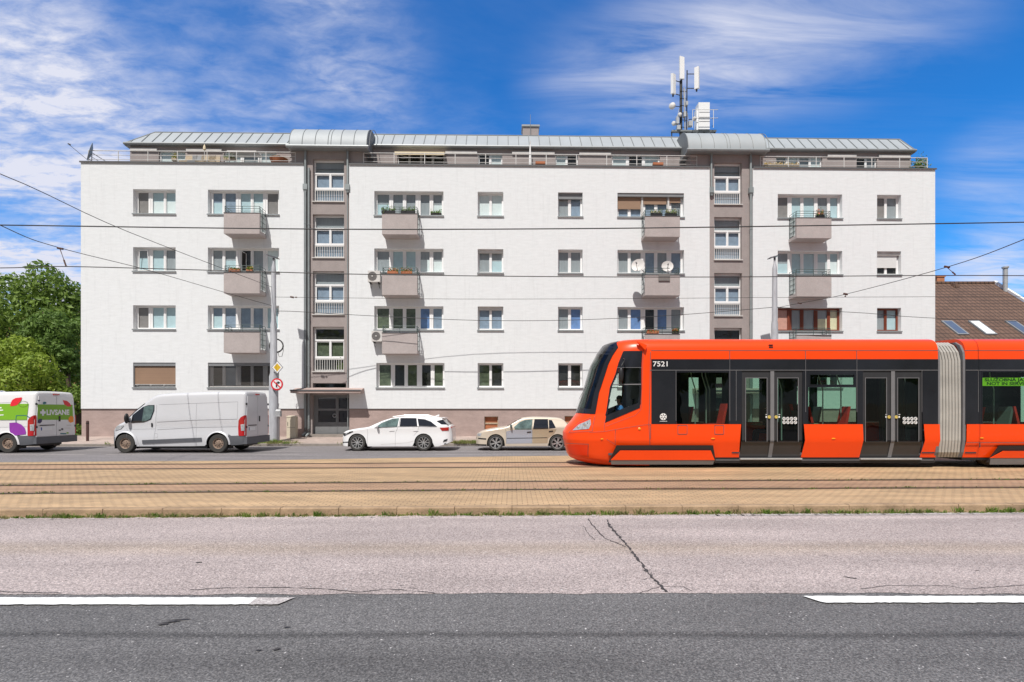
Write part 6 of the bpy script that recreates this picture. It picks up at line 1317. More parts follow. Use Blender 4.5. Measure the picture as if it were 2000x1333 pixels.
# ================================================================ TRAM
YS, YC = 15.63, 16.88; HWm = YC - YS; sT_ = F / YS
TX = lambda px: (px - HX) / sT_
TZ = lambda py: CAMZ + (HY - py) / sT_
TR = thing('tram', 'orange red articulated tram with black window band on the far track', 'tram', (12.0, YC, 0.0)); OX = 12.0
HWP = [(.05, 1.02), (.30, 1.10), (.80, 1.25), (1.2, 1.262), (3.40, 1.25), (3.49, 1.235), (3.58, 1.20), (3.67, 1.12), (3.73, 1.02), (3.77, .82), (3.785, .40), (3.79, 0.0)]
def hwz(z): return interp(HWP, z)
XT = [(.05, 2.30), (.13, 2.0), (.23, 1.78), (.36, 1.70), (.50, 1.66), (.61, 1.63), (.79, 1.585), (1.01, 1.585), (1.18, 1.69), (1.36, 1.84), (1.575, 2.0), (2.30, 2.245), (3.03, 2.45), (3.41, 2.66), (3.67, 2.84), (3.74, 3.02), (3.79, 3.3)]
XS_ = TX(1272)
def hull(phi, z, off=0.0):
    xt = interp(XT, z); hw = hwz(min(z, 3.44)) if z > 3.44 else hwz(z); hw = hwz(z)
    x = XS_ - (XS_ - xt) * max(0, math.cos(phi)) ** (2 / 2.5); y = hw * max(0, math.sin(phi)) ** (2 / 2.3)
    n = Vector((-math.cos(phi), -math.sin(phi), 0)); return Vector((x, -y, z)) + n * off
def hproj(phi, py):
    D = YS + .3
    for _ in range(14): z = CAMZ + (HY - py) / F * D; z = min(max(z, .06), 3.785); p = hull(phi, z); D = YC + p.y
    return HX + F * p.x / D, z, p
def hray(px, py):
    a, c = 0.0, math.pi / 2
    for _ in range(26):
        m = (a + c) / 2
        if hproj(m, py)[0] < px: a = m
        else: c = m
    return a, hproj(a, py)[1]
def T(v): return (v[0] - OX, v[1], v[2])
def hpatch(b, left, right, m=0, off=.012, nx=10, nr=4, both=True):
    """left/right: matching lists of (phi,z)"""
    rows = []
    for (l0, r0, l1, r1) in zip(left, right, left[1:], right[1:]):
        for k in range(nr): s = k / nr; rows.append(((l0[0] + (l1[0] - l0[0]) * s, l0[1] + (l1[1] - l0[1]) * s), (r0[0] + (r1[0] - r0[0]) * s, r0[1] + (r1[1] - r0[1]) * s)))
    rows.append((left[-1], right[-1])); g = []
    for l, r in rows: g.append([hull(l[0] + (r[0] - l[0]) * i / nx, l[1] + (r[1] - l[1]) * i / nx, off) for i in range(nx + 1)])
    for sg in ((1, -1) if both else (1,)):
        for a, c in zip(g, g[1:]):
            for i in range(nx): b.quad(*[(p.x - OX, p.y * sg, p.z) for p in (a[i], a[i + 1], c[i + 1], c[i])], m)
def hstrip(b, pts, wd, m=0, off=.02, both=True):
    q = [hray(*p) for p in pts]; f = []
    for (a, c) in zip(q, q[1:]):
        for k in range(6): f.append((a[0] + (c[0] - a[0]) * k / 6, a[1] + (c[1] - a[1]) * k / 6))
    f.append(q[-1]); V = [hull(p[0], p[1], off) for p in f]; N_ = [Vector((-math.cos(p[0]), -math.sin(p[0]), 0)) for p in f]
    for i in range(len(V) - 1):
        d = (V[i + 1] - V[i]).normalized(); sd = d.cross(N_[i]).normalized() * wd / 2
        for sg in ((1, -1) if both else (1,)): b.quad(*[(p.x - OX, p.y * sg, p.z) for p in (V[i] - sd, V[i + 1] - sd, V[i + 1] + sd, V[i] + sd)], m)
def inpoly(x, y, P_):
    c = False
    for (a, b_) in zip(P_, P_[1:] + P_[:1]):
        if (a[1] > y) != (b_[1] > y) and x < a[0] + (b_[0] - a[0]) * (y - a[1]) / (b_[1] - a[1]): c = not c
    return c
WSR = [(1217, 661.5), (1208, 679), (1197.5, 694), (1184, 727), (1171, 766), (1163, 809)]
WSZ = [hray(*p) for p in WSR]; tipz = [3.765, 3.60, 3.37, 2.85, 2.28, 1.60]; TIP = [(0.0, z) for z in tipz]
CW = [(1219, 686), (1254, 686), (1250, 797), (1182, 826), (1184, 812), (1193, 757), (1204, 731)]
def shrink(P_, k): cx_ = sum(p[0] for p in P_) / len(P_); cy_ = sum(p[1] for p in P_) / len(P_); return [(cx_ + (x - cx_) * k, cy_ + (y - cy_) * k) for x, y in P_]
CWs = [(1220, 688), (1252, 688), (1249.5, 789), (1185, 815), (1193.5, 758), (1205, 732)]
b = MB(); NP, zl = 110, sorted({.06 + 3.73 * i / 120 for i in range(121)} | {3.7, 3.74, 3.76, 3.775, 3.785, 3.789}); ph_ = [math.pi / 2 * (i / NP) for i in range(NP + 1)]
G = [[hull(p, z) for p in ph_] for z in zl]; b3 = MB()
for i in range(len(zl) - 1):
    for j in range(NP):
        pm, zm = (ph_[j] + ph_[j + 1]) / 2, (zl[i] + zl[i + 1]) / 2; c = hull(pm, zm); D = YC + c.y; px = HX + F * c.x / D; py = HY - (c.z - CAMZ) / D * F
        if inpoly(px, py, CWs): continue
        fr_ = interp([(a[1], a[0]) for a in sorted(WSZ, key=lambda q: q[1])], zm)
        if 1.72 < zm < 3.55 and pm < fr_ - .08: continue
        m = 0
        if 1.0 < zm < 3.7:
            q3 = [hull(ph_[j], zl[i], -.035), hull(ph_[j + 1], zl[i], -.035), hull(ph_[j + 1], zl[i + 1], -.035), hull(ph_[j], zl[i + 1], -.035)]
            for sg in (1, -1): b3.quad(*[(p.x - OX, p.y * sg, p.z) for p in q3])
        for sg in (1, -1): b.quad(*[(p.x - OX, p.y * sg, p.z) for p in (G[i][j], G[i][j + 1], G[i + 1][j + 1], G[i + 1][j])], m)
nose = b.build('cab_shell', ['orange', 'orange_shade'], TR, smooth=35, weld=True)
b3.build('cab_lining', 'cloth', TR)
b = MB(); hpatch(b, TIP, WSZ, 0, .014, 16, 5); b.build('windscreen', 'wsglass', nose, smooth=60)
b = MB(); 
for (a, c) in zip(WSZ, WSZ[1:]): hpatch(b, [(a[0] - .13, a[1]), (c[0] - .13, c[1])], [a, c], 0, .017, 2, 5)
hpatch(b, [(0, 1.78), (0, 1.60)], [(WSZ[-2][0] * .2 + WSZ[-1][0] * .8, WSZ[-1][1] + .12), WSZ[-1]], 0, .017, 12, 2); hpatch(b, [(0, 3.765), (0, 3.42)], [WSZ[0], (WSZ[2][0], WSZ[2][1])], 0, .017, 12, 4)
b.build('windscreen_border', 'trblack', nose, smooth=60)
b = MB(); hstrip(b, [(1126, 806), (1132, 780), (1150, 752)], .025, 0, .06, both=False); hstrip(b, [(1141, 812), (1139, 785), (1148, 756)], .015, 0, .06, both=False); b.build('wiper', 'black', nose)
# cab side window: glass with black surround
cl = [hray(1219, 686), hray(1204, 731), hray(1193, 757), hray(1184, 812)]; cr = [hray(1254, 686), hray(1252.5, 731), hray(1252, 757), hray(1250, 786)]
b = MB(); hpatch(b, cl, cr, 0, .012, 8, 4); split_loose(b.build('cab_window', 'cabglass', nose, smooth=60))
b = MB(); hpatch(b, [hray(1184, 812), hray(1182, 826)], [hray(1250, 786), hray(1250, 797)], 0, .014, 8, 2); hpatch(b, [hray(1219, 686), hray(1208.5, 719)], [hray(1254, 686), hray(1253, 719)], 0, .016, 6, 3)
for s_ in ([(1219, 687), (1204, 731), (1193, 757), (1184, 812)], [(1253, 687), (1251, 757), (1249.5, 790)]): hstrip(b, s_, .05, 0, .018)
split_loose(b.build('window_surround', 'trblack', nose, smooth=60))
b = MB(); hstrip(b, [(1206, 718.5), (1253, 718.5)], .012, 0, .022); hstrip(b, [(1197, 752), (1252, 751)], .03, 0, .022); split_loose(b.build('window_divider', 'trgrey', nose))
# headlight, seams, bumper
b = MB(); hl = [hray(1121, 838), hray(1119, 840), hray(1118, 843)]; 
hpatch(b, [hray(1150, 821), hray(1132, 829), hray(1119, 841)], [hray(1154, 819.5), hray(1155, 829), hray(1151, 838)], 0, .018, 6, 4); hl_ = b.build('headlight', 'lamp', nose, smooth=60)
b = MB(); 
for px, py, r in ((1142, 830, .075), (1130, 835, .05)): p_, z_ = hray(px, py); c = hull(p_, z_, .02); n_ = Vector((-math.cos(p_), -math.sin(p_), 0)); b.lathe(T(c), n_, [(r, 0), (r * .8, .012), (0.001, .015)], 14)
b.build('lens', 'bright', hl_, smooth=60)
b = MB(); hstrip(b, [(1112, 845), (1150, 843), (1158, 842), (1163, 812)], .012); hstrip(b, [(1112, 845), (1119, 838), (1132, 826), (1156, 816)], .012); hstrip(b, [(1107, 866), (1150, 868), (1150, 893)], .012); hstrip(b, [(1152, 845), (1182, 843), (1270, 829)], .010); hstrip(b, [(1267, 664), (1267, 829), (1269, 870)], .014); hstrip(b, [(1182, 824), (1181, 842)], .010); hstrip(b, [(1203, 840), (1202, 866)], .010); hstrip(b, [(1185, 858), (1203, 869)], .010); hstrip(b, [(1257, 684), (1252, 800), (1240, 812), (1184, 833)], .008); b.build('panel_gap', 'seamd', nose)
b = MB(); hpatch(b, [hray(1108, 870), hray(1114, 888)], [hray(1149, 869), hray(1149, 890)], 0, .012, 8, 4); split_loose(b.build('bumper_panel', 'orange_shade', nose, smooth=60))
b = MB(); 
for (px, py) in ((1249, 838), (1176, 858)): p_, z_ = hray(px, py); b.ball(T(hull(p_, z_, .01)), .045, .02, .022 if py > 850 else .04, 0, 10, 6)
b.build('side_marker', 'amber', nose)
# door mirror and roof camera fairing on stalk
b = MB(); b.tube([T(Vector((TX(1216) + .03, -HWm + .06, TZ(700)))), T(Vector((TX(1219), -HWm - .12, TZ(703)))), T(Vector((TX(1212), -HWm - .16, TZ(716))))], .018, 6); cM = T(Vector((TX(1211), -HWm - .16, TZ(733)))); b.ball(cM, .075, .07, .22, 0, 12, 8); b.build('wing_mirror', 'black', TR, smooth=60)
b = MB(); b.prism([T(Vector((TX(1243), -1.22, TZ(668)))), T(Vector((TX(1262), -1.22, TZ(675)))), T(Vector((TX(1259), -1.22, TZ(685))))], (0, -.12, 0)); b.build('camera_fairing', 'orange', TR)
# ---- body sides
XE = TX(1832); X2 = TX(1885); XF = TX(2000) + 9.0
def X(px): return TX(px) - OX
Zb0, Zb1 = TZ(829), TZ(702)
def skirt(b, x0, x1, sg, m=0, top=None, b0=.30, tap0=0, tap1=0):
    zs = [b0, .5, .72, .80, 1.0, Zb0 + .0]; zs[-1] = top or Zb0
    for z0, z1 in zip(zs, zs[1:]):
        f = lambda z, t: t * (1 - abs(z - .8) / .5) if True else 0
        y0, y1 = hwz(z0) + .012, hwz(z1) + .012; b.quad((x0 + f(z0, tap0), sg * -y0, z0), (x1 + f(z0, tap1), sg * -y0, z0), (x1 + f(z1, tap1), sg * -y1, z1), (x0 + f(z1, tap0), sg * -y1, z1), m)
DOORS = [(1449, 1567.5), (1685, 1802)]
# roof shells (orange), both cars
def roof_shell(x0, x1, name='roof'):
    b = MB(); pf = [(-hwz(z), z) for z in (Zb1, 3.3, 3.36, 3.45, 3.50, 3.55, 3.60, 3.64, 3.68, 3.71, 3.74, 3.76, 3.785, 3.79)]; pf = pf + [(-y, z) for y, z in pf[::-1][1:]]
    for (p, q) in zip(pf, pf[1:]): b.quad((x0, p[0], p[1]), (x1, p[0], p[1]), (x1, q[0], q[1]), (x0, q[0], q[1]))
    b.poly([(x0, y, z) for y, z in pf]); b.poly([(x1, y, z) for y, z in pf]); r = b.build(name, 'orange', TR, smooth=35)
    b = MB()
    for sg in (-1, 1): b.box(x0, x1, sg * 1.2505 - .004, sg * 1.2505 + .004, TZ(685.5), TZ(684.5))
    return r, b
rf, b = roof_shell(XS_ - OX, XE - OX)
for px in (1425, 1573, 1673): b.box(X(px) - .007, X(px) + .007, -1.258, -1.24, Zb1 + .01, TZ(685))
b.build('roof_seam', 'seamd', rf)
b = MB(); 
for dz in (0, .07): b.box(X(1502), X(1510), -1.25, -1.13, TZ(680) + dz, TZ(680) + dz + .03)
b.build('roof_vent', 'black', rf)
rf2, b = roof_shell(X2 - OX, XF - OX); b.build('roof_seam', 'seamd', rf2)
# window band with real openings, near side and far side
def win(px0, px1, py0, py1): return (X(px0), X(px1), TZ(py1), TZ(py0))
WN = [win(1321, 1422.5, 728, 828.5), win(1582, 1668, 732.5, 751.5), win(1578, 1673.5, 757, 828.5)]; WN2 = [win(1918, 2060, 727, 828.5), win(2150, 2260, 727, 828.5), win(2350, 2480, 727, 828.5)]
WFar = [win(1321, 1422.5, 728, 828.5), win(1456, 1560, 728, 828.5), win(1578, 1673.5, 728, 828.5), win(1690, 1795, 728, 828.5)]
def band(b, x0, x1, holes, sg, dholes=()):
    m2 = MB(); m2.holed(x0, x1, Zb0 + .004, Zb1, list(holes) + [(a, c, Zb0 - .5, TZ(725)) for a, c in dholes], 0, rev=.05)
    b.add([(x, sg * (-hwz(2) + y), z) for x, y, z in m2.v], m2.f)
def glaze(holes, sg, name, mt_='trglass'):
    for h in holes:
        b = MB(); b.quad((h[0] - .004, sg * (-hwz(2) + .012), h[2]), (h[1] + .004, sg * (-hwz(2) + .012), h[2]), (h[1] + .004, sg * (-hwz(2) + .012), h[3]), (h[0] - .004, sg * (-hwz(2) + .012), h[3])); g_ = b.build('side_window', mt_, TR)
        f = MB(); 
        for (x0, x1, z0, z1) in ((h[0] - .03, h[1] + .03, h[3], h[3] + .025), (h[0] - .03, h[1] + .03, h[2] - .02, h[2]), (h[0] - .025, h[0], h[2], h[3]), (h[1], h[1] + .025, h[2], h[3])): f.box(x0, x1, min(sg * -(hwz(2) + .008), sg * -(hwz(2) - .03)), max(sg * -(hwz(2) + .008), sg * -(hwz(2) - .03)), z0, z1)
        f.build('rubber_seal', 'trblack', g_)
b = MB(); dh = [(X(p) , X(q)) for p, q in DOORS]; band(b, XS_ - OX, XE - OX, WN, 1, dh); b.build('window_band', 'trblack', TR)
for args in ((XS_ - OX, XE - OX, WFar, -1), (X2 - OX, XF - OX, WN2, 1), (X2 - OX, XF - OX, WN2, -1)): b = MB(); band(b, *args); b.build('window_band', 'trblack', TR)
glaze(WN, 1, 'w'); glaze(WFar, -1, 'w'); glaze(WN2, 1, 'w'); glaze(WN2, -1, 'w')
b = MB(); 
for (p, q) in ((1270, 1832), (1885, 2600)): b.box(X(p), X(q), -1.268, -1.262, TZ(724), TZ(723))
for p in (1320, 1425, 1437.5, 1573, 1673, 1800, 1910): b.box(X(p) - .005, X(p) + .005, -1.267, -1.262, Zb0 + (.1 if p < 1450 else .35), TZ(724)); b.box(X(p) - .004, X(p) + .004, -1.267, -1.262, TZ(723), Zb1) if p in (1425, 1573, 1673) else None
b.build('band_seam', 'trgrey', TR)
# lower panels
b = MB()
for (p, q, t0, t1) in ((1272, 1447, 0, -.03), (1569, 1684, .03, .03), (1803, 1834, .03, .03)): skirt(b, X(p), X(q), 1, 0, tap0=t0 * 1.5, tap1=t1)
skirt(b, X(1272), X(1834), -1); skirt(b, X(1887), XF - OX, 1); skirt(b, X(1887), XF - OX, -1); lp = thing_part = b.build('lower_panel', 'orange', TR, smooth=30)
b = MB()
for (p, q, y0, y1) in ((1323, 1341, 831, 848), (1395, 1412.5, 831, 848)):
    for (a, c, e, f) in ((p, q, y0, y0 + .9), (p, q, y1, y1 + .9), (p, p + .9, y0, y1), (q, q + .9, y0, y1)): b.box(X(a), X(c), -1.279, -1.27, TZ(f), TZ(e))
b.box(X(1270) - .006, X(1270) + .006, -1.279, -1.26, .85, Zb0); b.box(X(1912), X(1913), -1.279, -1.26, .6, TZ(865)); b.box(X(1887), X(2100), -1.279, -1.268, TZ(865.5), TZ(864.5)); b.build('panel_gap', 'seamd', lp)
b = MB()
for px, py in ((1392, 857), (1627, 857), (1916, 856)): b.ball((X(px), -1.275, TZ(py)), .06, .018, .022, 0, 12, 6)
b.build('side_marker', 'amber', lp)
# bogie skirts: black plate painting the recess shade, proud orange cover, grey edge
def bogie(p0, p1, q0, q1, py0, py1):
    b = MB(); b.prism([(X(p0), -1.28, TZ(py0)), (X(p1), -1.28, TZ(py0)), (X(q1) + .06, -1.19, .16), (X(q0) - .06, -1.19, .16)], (0, .03, 0)); r = b.build('bogie_recess_shade', 'black', TR)
    b = MB(); m_x = [(X(p0) + .10, -1.315, TZ(py0 + 10)), (X(p1) - .08, -1.315, TZ(py0 + 10)), (X(q1), -1.25, TZ(py1)), (X(q0), -1.25, TZ(py1))]; b.prism(m_x, (0, .03, 0)); c = b.build('bogie_cover', 'orange', TR)
    b = MB(); b.prism([(X(q0), -1.24, TZ(py1) - .004), (X(q1), -1.24, TZ(py1) - .004), (X(q1) - .03, -1.19, .10), (X(q0) + .03, -1.19, .10)], (0, .03, 0)); b.build('edge_strip', 'trgrey', c)
bogie(1204, 1392, 1193, 1396, 870, 899); bogie(1950, 2150, 1935, 2160, 871, 895)
b = MB(); 
for px in (1225, 1262, 1330, 1368): b.lathe((X(px), -.62, .33), (0, -1, 0), [(.33, 0), (.33, .1), (.30, .13), (.001, .13)], 24)
b.box(X(1215), X(1390), -.55, .55, .15, .5); b.build('bogie', 'railst', TR, smooth=40); b = MB()
for px in (1960, 1998, 2060, 2098): b.lathe((X(px), -.62, .33), (0, -1, 0), [(.33, 0), (.33, .1), (.30, .13), (.001, .13)], 24)
b.box(X(1940), X(2120), -.55, .55, .15, .5); b.build('bogie', 'railst', TR, smooth=40)
b = MB(); b.box(X(1285), X(1834), -1.1, 1.1, .22, .36); b.box(X(1887), XF - OX, -1.1, 1.1, .22, .36); b.box(X(1400), X(1832), -1.12, -1.08, .14, .29); b.build('underframe', 'black', TR)
b = MB()
for p, q in ((1395, 1830),): b.box(X(p), X(q), -1.135, -1.121, .215, .235)
b.build('sill_rail', 'trgrey', TR)
# double doors
for di, (p, q) in enumerate(DOORS):
    x0, x1 = X(p), X(q); mid = X((p + q) / 2 + (0 if di == 0 else .5)); dr = None
    gl_ = [(1457, 1498, 739, 863), (1519, 1559, 739, 863)] if di == 0 else [(1691, 1731.5, 739, 863), (1754, 1794.5, 739, 863)]
    for li, (a, c) in enumerate(((x0, mid - .03), (mid + .03, x1))):
        g4 = gl_[li]; h = (X(g4[0]), X(g4[1]), TZ(g4[3]), TZ(g4[2])); m2 = MB(); m2.holed(a, c, .30, TZ(725), [h], 0, rev=.04)
        def yo(z): return -hwz(z) + .02
        def sub(mbx):
            return [(x, yo(z) + y, z) for x, y, z in mbx.v]
        # add rows so the leaf follows the body's kink at knee height
        m2 = MB(); zs = [.30, .55, .80, h[2], h[3], TZ(725)]
        for z0, z1 in zip(zs, zs[1:]):
            us = [a, h[0], h[1], c]
            for k_ in range(3):
                if k_ == 1 and abs(z0 - h[2]) < 1e-6: continue
                m2.quad((us[k_], yo(z0), z0), (us[k_ + 1], yo(z0), z0), (us[k_ + 1], yo(z1), z1), (us[k_], yo(z1), z1))
        d_ = m2.build('door', 'trdoor', TR)
        b = MB(); b.quad((h[0], yo(h[2]) + .01, h[2]), (h[1], yo(h[2]) + .01, h[2]), (h[1], yo(h[3]) + .01, h[3]), (h[0], yo(h[3]) + .01, h[3])); b.build('pane', 'trglass', d_)
        b = MB(); y = -1.262
        for (u0_, u1_, w0_, w1_) in ((h[0] - .015, h[1] + .015, h[3], h[3] + .015), (h[0] - .015, h[1] + .015, h[2] - .015, h[2]), (h[0] - .015, h[0], h[2], h[3]), (h[1], h[1] + .015, h[2], h[3])): b.box(u0_, u1_, -1.247, -1.23, w0_, w1_)
        b.build('pane_seal', 'trgrey', d_)
        bx = (mid - .17, mid + .17)[li] if False else (X(1502.5 if di == 0 else 1736.5) if li == 0 else X(1516 if di == 0 else 1750.5))
        b = MB(); b.lathe((bx, -1.242, TZ(815)), (0, -1, 0), [(.046, 0), (.046, .015), (.028, .02), (.027, .012), (.001, .012)], 18); b.build('door_button', 'yel', d_)
        b = MB(); b.box(bx - (.10 if li == 0 else -.07), bx - (.06 if li == 0 else -.11), -1.244, -1.24, TZ(816.5), TZ(813)); b.box(bx - .10 if li == 0 else bx + .07, bx - .05 if li == 0 else bx + .12, -1.244, -1.24, TZ(810.5), TZ(809.5)); b.build('sticker', 'paintw', d_)
        if li == 1:   # two rows of round prohibition pictograms
            b = MB()
            for r_ in range(2):
                for cc in range(4):
                    ccx = X(g4[0] + 12.5 + cc * 7.4) ; ccz = TZ(818.3 + r_ * 7.2); b.torus((ccx, -1.246, ccz), (0, 1, 0), .040, .009, 14, 4); b.add([(ccx - .03, -1.248, ccz - .022), (ccx - .022, -1.248, ccz - .03), (ccx + .03, -1.248, ccz + .022), (ccx + .022, -1.248, ccz + .03)], [(0, 1, 2, 3)]); b.ball((ccx + .004 * cc, -1.246, ccz), .016, .003, .012 + .004 * (cc % 2), 0, 8, 4)
            b.build('pictogram', 'paintw', d_)
    b = MB(); zs = [.30, .8, TZ(725)]
    for z0, z1 in zip(zs, zs[1:]): b.quad((mid - .055, -hwz(z0) - .001, z0), (mid + .055, -hwz(z0) - .001, z0), (mid + .055, -hwz(z1) - .001, z1), (mid - .055, -hwz(z1) - .001, z1))
    b.build('door_post', 'trgrey', TR)
    b = MB(); b.box(x0 - .02, x1 + .02, -1.20, -1.1, .245, .285); b.build('door_step', 'steel', TR)
# lettering and emblem
def lett(s, px, py, size, mname, name, y=-1.266, bold=.004, parent=None, w=None):
    vs, fs = text_pts(s, size, bold); k = 1.0
    if w: vx = [p[0] for p in vs]; k = w / (max(vx) - min(vx))
    b = MB(); b.add([(X(px) + p[0] * k, y, TZ(py) + p[1]) for p in vs], fs); return b.build(name, mname, parent or TR)
lett('7521', 1290.5, 711.8, .205, 'paintw', 'fleet_number', bold=.002, w=.42)
b = MB(); cx0, cz0 = X(1295.2), TZ(814.3); b.poly([(cx0 + .098 * math.cos(a * math.pi / 14), -1.2655, cz0 + .098 * math.sin(a * math.pi / 14)) for a in range(28)], 0)
for a in range(3):
    an = .5 + a * math.pi / 3; ca, sa = math.cos(an), math.sin(an); b.add([(cx0 + u * ca - q * sa, -1.2675, cz0 + u * sa + q * ca) for u, q in ((-.085, -.011), (.085, -.011), (.085, .011), (-.085, .011))], [(0, 1, 2, 3)], 1)
b.poly([(cx0 + .028 * math.cos(a * math.pi / 6), -1.2685, cz0 + .028 * math.sin(a * math.pi / 6)) for a in range(12)], 0)
for k_ in range(9): b.box(cx0 - .10 + k_ * .024, cx0 - .085 + k_ * .024, -1.267, -1.265, TZ(823.8), TZ(822.6), 0)
b.build('emblem', ['paintw', 'trblack'], TR)
b = MB(); b.box(X(1921), X(2052), -1.19, -1.15, TZ(754), TZ(738)); disp = b.build('route_display', 'led', TR)
lett('SLUŽOBNÁ JAZDA', 1977, 742.3, .125, 'ledtxt', 'display_lettering', y=-1.192, parent=disp, w=1.50); lett('NOT IN SERVICE', 1974, 749.8, .125, 'ledtxt', 'display_lettering', y=-1.192, parent=disp, w=1.28)
for h_ in (WN2[0],): b = MB(); b.build('x', 'led') if False else None
# bellows between the cars
b = MB(); n = 8; x0, x1 = XE - OX, X2 - OX - .06; seq = []
for i in range(n * 2 + 1):
    s = i / (n * 2); seq.append((x0 + (x1 - x0) * s, -.01 if i % 2 else .12))
seq = [q for (a_, c_) in zip(seq, seq[1:]) for q in ((a_[0], a_[1]), (a_[0] + (c_[0] - a_[0]) * .42, c_[1] * .85 + a_[1] * .15 if c_[1] < a_[1] else a_[1]))] + [seq[-1]]
prof = [(.30, 1.05, .06), (.45, 1.13, .02), (.8, 1.19, 0), (1.6, 1.20, 0), (3.1, 1.2, -.02), (3.35, 1.18, -.07), (3.55, 1.08, -.13), (3.66, .9, -.17), (3.68, 0, -.17)]
for (xa, da), (xb, db) in zip(seq, seq[1:]):
    for sg in (-1, 1):
        for (za, ya, sa), (zb_, yb, sb) in zip(prof, prof[1:]):
            b.quad((xa + sa * .8, sg * (ya - da), za), (xb + sa * .8, sg * (ya - db), za), (xb + sb * .8, sg * (yb - db if yb else 0), zb_ - (db if not yb else 0)), (xa + sb * .8, sg * (yb - da if yb else 0), zb_ - (da if not yb else 0)))
bl = b.build('bellows', 'bellow', TR)
b = MB(); pr = [(z, y + .03) for z, y, _ in prof]
for xx in (x1, x0 - .02):
    for sg in (-1, 1):
        for (za, ya), (zb_, yb) in zip(pr, pr[1:]): b.add([(xx, sg * (ya + .02), za), (xx + .08, sg * (ya + .02), za), (xx + .08, sg * (yb + .02), zb_), (xx, sg * (yb + .02), zb_), (xx, sg * (ya - .1), za), (xx + .08, sg * (ya - .1), za), (xx + .08, sg * (yb - .1), zb_), (xx, sg * (yb - .1), zb_)], [(0, 1, 2, 3), (4, 5, 6, 7), (0, 4, 7, 3), (1, 5, 6, 2)])
b.build('gangway_frame', 'trgrey', TR)
# interior: floor, ceiling, bulkheads, poles, seats
b = MB(); b.box(XS_ - OX - 1.2, XE - OX, -1.1, 1.1, .36, .42); b.box(X2 - OX, XF - OX, -1.1, 1.1, .36, .42); b.build('floor', 'floor', TR)
b = MB(); b.box(XS_ - OX - .2, XE - OX, -1.15, 1.15, Zb1 - .22, Zb1 - .18); b.box(X2 - OX, XF - OX, -1.15, 1.15, Zb1 - .2, Zb1 - .16); b.build('ceiling', 'ceil', TR)
b = MB(); b.box(X(1256), X(1259), -1.15, 1.15, .42, 3.0); b.box(X(1432), X(1446), -1.16, -.4, .42, 3.0); b.box(X(1432), X(1446), .6, 1.16, .42, 3.0); b.box(X(1805), X(1830), -1.16, -.5, .42, 3.0); b.box(X(1890), X(1912), -1.16, -.5, .42, 3.0); b.box(X(1358), X(1385), .55, 1.15, .42, 2.9); b.box(X(1600), X(1628), .75, 1.15, .42, 2.9); b.build('interior_partition', 'cloth', TR)
b = MB()
for px, y in ((1395, -.6), (1470, -.5), (1545, -.7), (1592, -.6), (1640, -.4), (1775, -.6), (1930, -.5), (1960, .4), (1340, .3), (1375, -.5), (1412, -.2), (1620, .2), (1665, -.7), (1980, -.6), (1995, .1)): b.tube([(X(px), y, .42), (X(px), y, 2.3), (X(px) - .12, y, 2.7), (X(px) - .14, y, 2.95)], .018, 6)
b.build('grab_pole', 'steel', TR)
def seat(px, y, mt_, sg=1, zz=.42, tall=.62):
    b = MB(); x = X(px); b.box(x - .22, x + .22, y - .22, y + .22, zz + .42, zz + .50); b.prism([(x + .16 * sg, y - .22, zz + .46), (x + .24 * sg, y - .22, zz + .46), (x + .36 * sg, y - .20, zz + .46 + tall), (x + .30 * sg, y - .20, zz + .46 + tall)], (0, .42, 0)); b.box(x - .05, x + .05, y - .12, y + .12, zz, zz + .42); b.build('seat', mt_, TR)
Zs = TZ(828) - .50
seat(1401, -.92, 'redseat', 1, Zs - .0); seat(1634, .85, 'redseat', -1, Zs); seat(1610, .85, 'cloth', 1, Zs); seat(1945, -.3, 'redseat', 1, Zs + .02, .5); seat(1940, .8, 'redseat', 1, Zs, .5); seat(1349, .8, 'cloth', -1, Zs); seat(1590, -.85, 'cloth', -1, Zs - .2)
for q_ in ((1340, -.8, -1), (1372, .75, 1), (1655, .85, 1), (1650, -.75, 1), (1630, -.3, -1), (1968, .8, -1), (1975, -.75, 1), (2020, -.8, -1)): seat(q_[0], q_[1], 'redseat' if q_[0] % 2 == 0 else 'trgrey', q_[2], Zs - .08)
b = MB(); b.prism([(X(1150), -.9, 1.30), (X(1188), -.9, 1.45), (X(1190), -.9, 1.0), (X(1150), -.9, 1.0)], (0, 1.8, 0)); b.ball((X(1199), -.35, 1.48), .05, .18, .18, 0, 12, 8); b.build('driver_desk', 'cloth', TR)
seat(1226, -.35, 'cloth', 1, .70, .85)
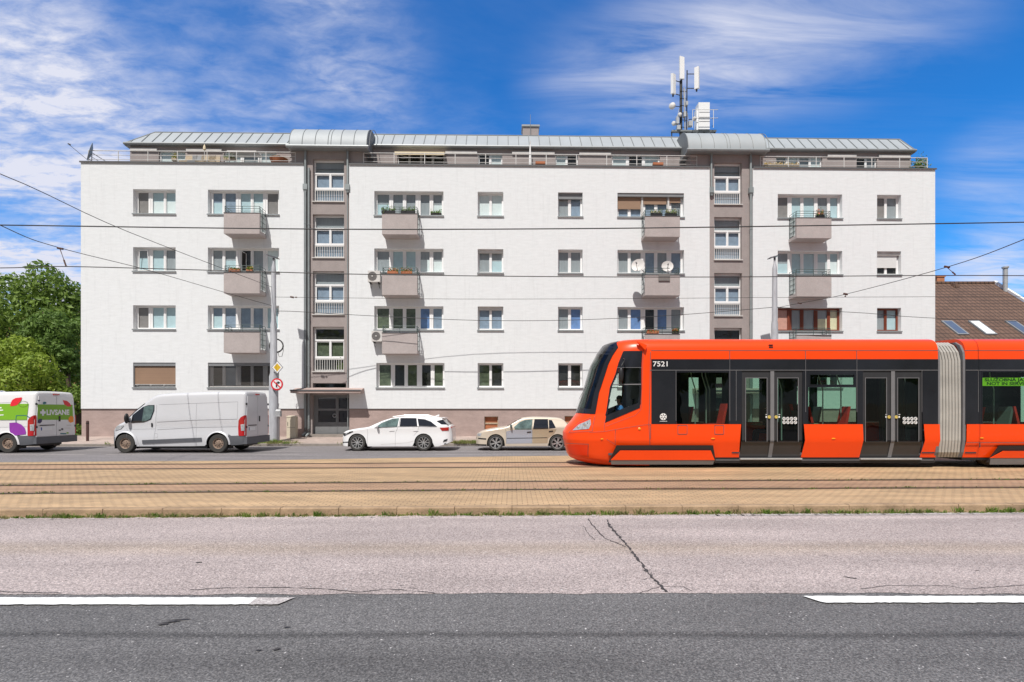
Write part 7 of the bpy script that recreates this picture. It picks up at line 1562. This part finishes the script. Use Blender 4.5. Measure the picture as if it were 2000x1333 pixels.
# ---- people: one continuous skinned body each
def person(label, loc, rz, shirt, sitting=True, seed=0, grp=None):
    rnd = random.Random(seed); e = bpy.data.objects.new('person', None); COL.objects.link(e); e.location = loc; e.rotation_euler = (0, 0, rz); tag(e, label, 'person', grp)
    J = [(0, 0, 0, .13), (0, 0, .22, .12), (-.01, 0, .42, .14), (-.01, 0, .50, .09), (-.02, 0, .57, .052), (-.03, 0, .63, .062), (-.035, 0, .71, .088), (-.03, 0, .79, .075)]
    E = [(i, i + 1) for i in range(7)]; V_ = list(J)
    def chain(st, pts):
        p = st
        for q in pts: V_.append(q); E.append((p, len(V_) - 1)); p = len(V_) - 1
    for sg in (-1, 1):
        chain(3, [(0, .17 * sg, .47, .058), (-.10, .20 * sg, .22, .042), (-.34, .13 * sg, .20, .032), (-.41, .12 * sg, .20, .030), (-.47, .12 * sg, .19, .022)]); hp = len(V_) - 2
        for k_ in range(4): chain(hp, [(-.47, (.12 * sg) + (k_ - 1.5) * .018, .205, .009), (-.50, (.12 * sg) + (k_ - 1.5) * .019, .19 - .004 * k_, .008)])
        chain(hp, [(-.42, .09 * sg, .22, .010), (-.45, .075 * sg, .225, .009)])
        chain(0, [(-.05, .10 * sg, -.02, .09), (-.42, .12 * sg, .0, .065), (-.44, .12 * sg, -.40, .045), (-.53, .12 * sg, -.44, .035)])
    me = bpy.data.meshes.new('body'); me.from_pydata([v_[:3] for v_ in V_], E, []); o = bpy.data.objects.new('body', me); COL.objects.link(o); o.parent = e
    sk = o.modifiers.new('skin', 'SKIN'); sk.use_smooth_shade = True
    for i, v_ in enumerate(V_): me.skin_vertices[0].data[i].radius = (v_[3], v_[3] * (1.25 if i in (0, 1, 2) else 1))
    me.skin_vertices[0].data[0].use_root = True
    ss = o.modifiers.new('sub', 'SUBSURF'); ss.levels = 1; ss.render_levels = 1
    dg = bpy.context.evaluated_depsgraph_get(); m2 = bpy.data.meshes.new_from_object(o.evaluated_get(dg)); o.modifiers.clear(); o.data = m2
    m2.materials.clear()
    for q in (shirt, 'skin', 'cloth'): m2.materials.append(m_[q])
    for p in m2.polygons:
        c = p.center; p.material_index = 1 if (c.z > .56 or (c.x < -.30 and c.z > .12)) else (2 if c.z < .06 else 0); p.use_smooth = True
    b = MB(); b.ball((-.015, 0, .775), .098, .088, .088, 0, 12, 8); b.ball((.03, 0, .71), .07, .08, .10, 0, 12, 8); b.build('hair', 'hair', e, smooth=60)
    b = MB(); b.ball((-.128, 0, .70), .018, .014, .022, 0, 8, 6)
    for sg in (-1, 1): b.ball((-.03, .088 * sg, .71), .02, .012, .028, 0, 8, 6)
    b.build('face_features', 'skin', e, smooth=60); b = MB()
    for sg in (-1, 1): b.ball((-.118, .032 * sg, .735), .008, .014, .008, 0, 8, 5)
    b.build('eye', 'hair', e); return e
person('tram driver in a blue shirt seated in the cab with arms forward', (TX(1222), YC - .42, 1.26), .05, 'shirt')
person('dark haired passenger seated behind the first door glass', (TX(1549), YC + .2, 1.02), 0, 'cloth', seed=2)
person('passenger in dark clothes at the left edge of the middle tram window', (TX(1590), YC - .55, 1.05), math.pi, 'cloth', seed=3)
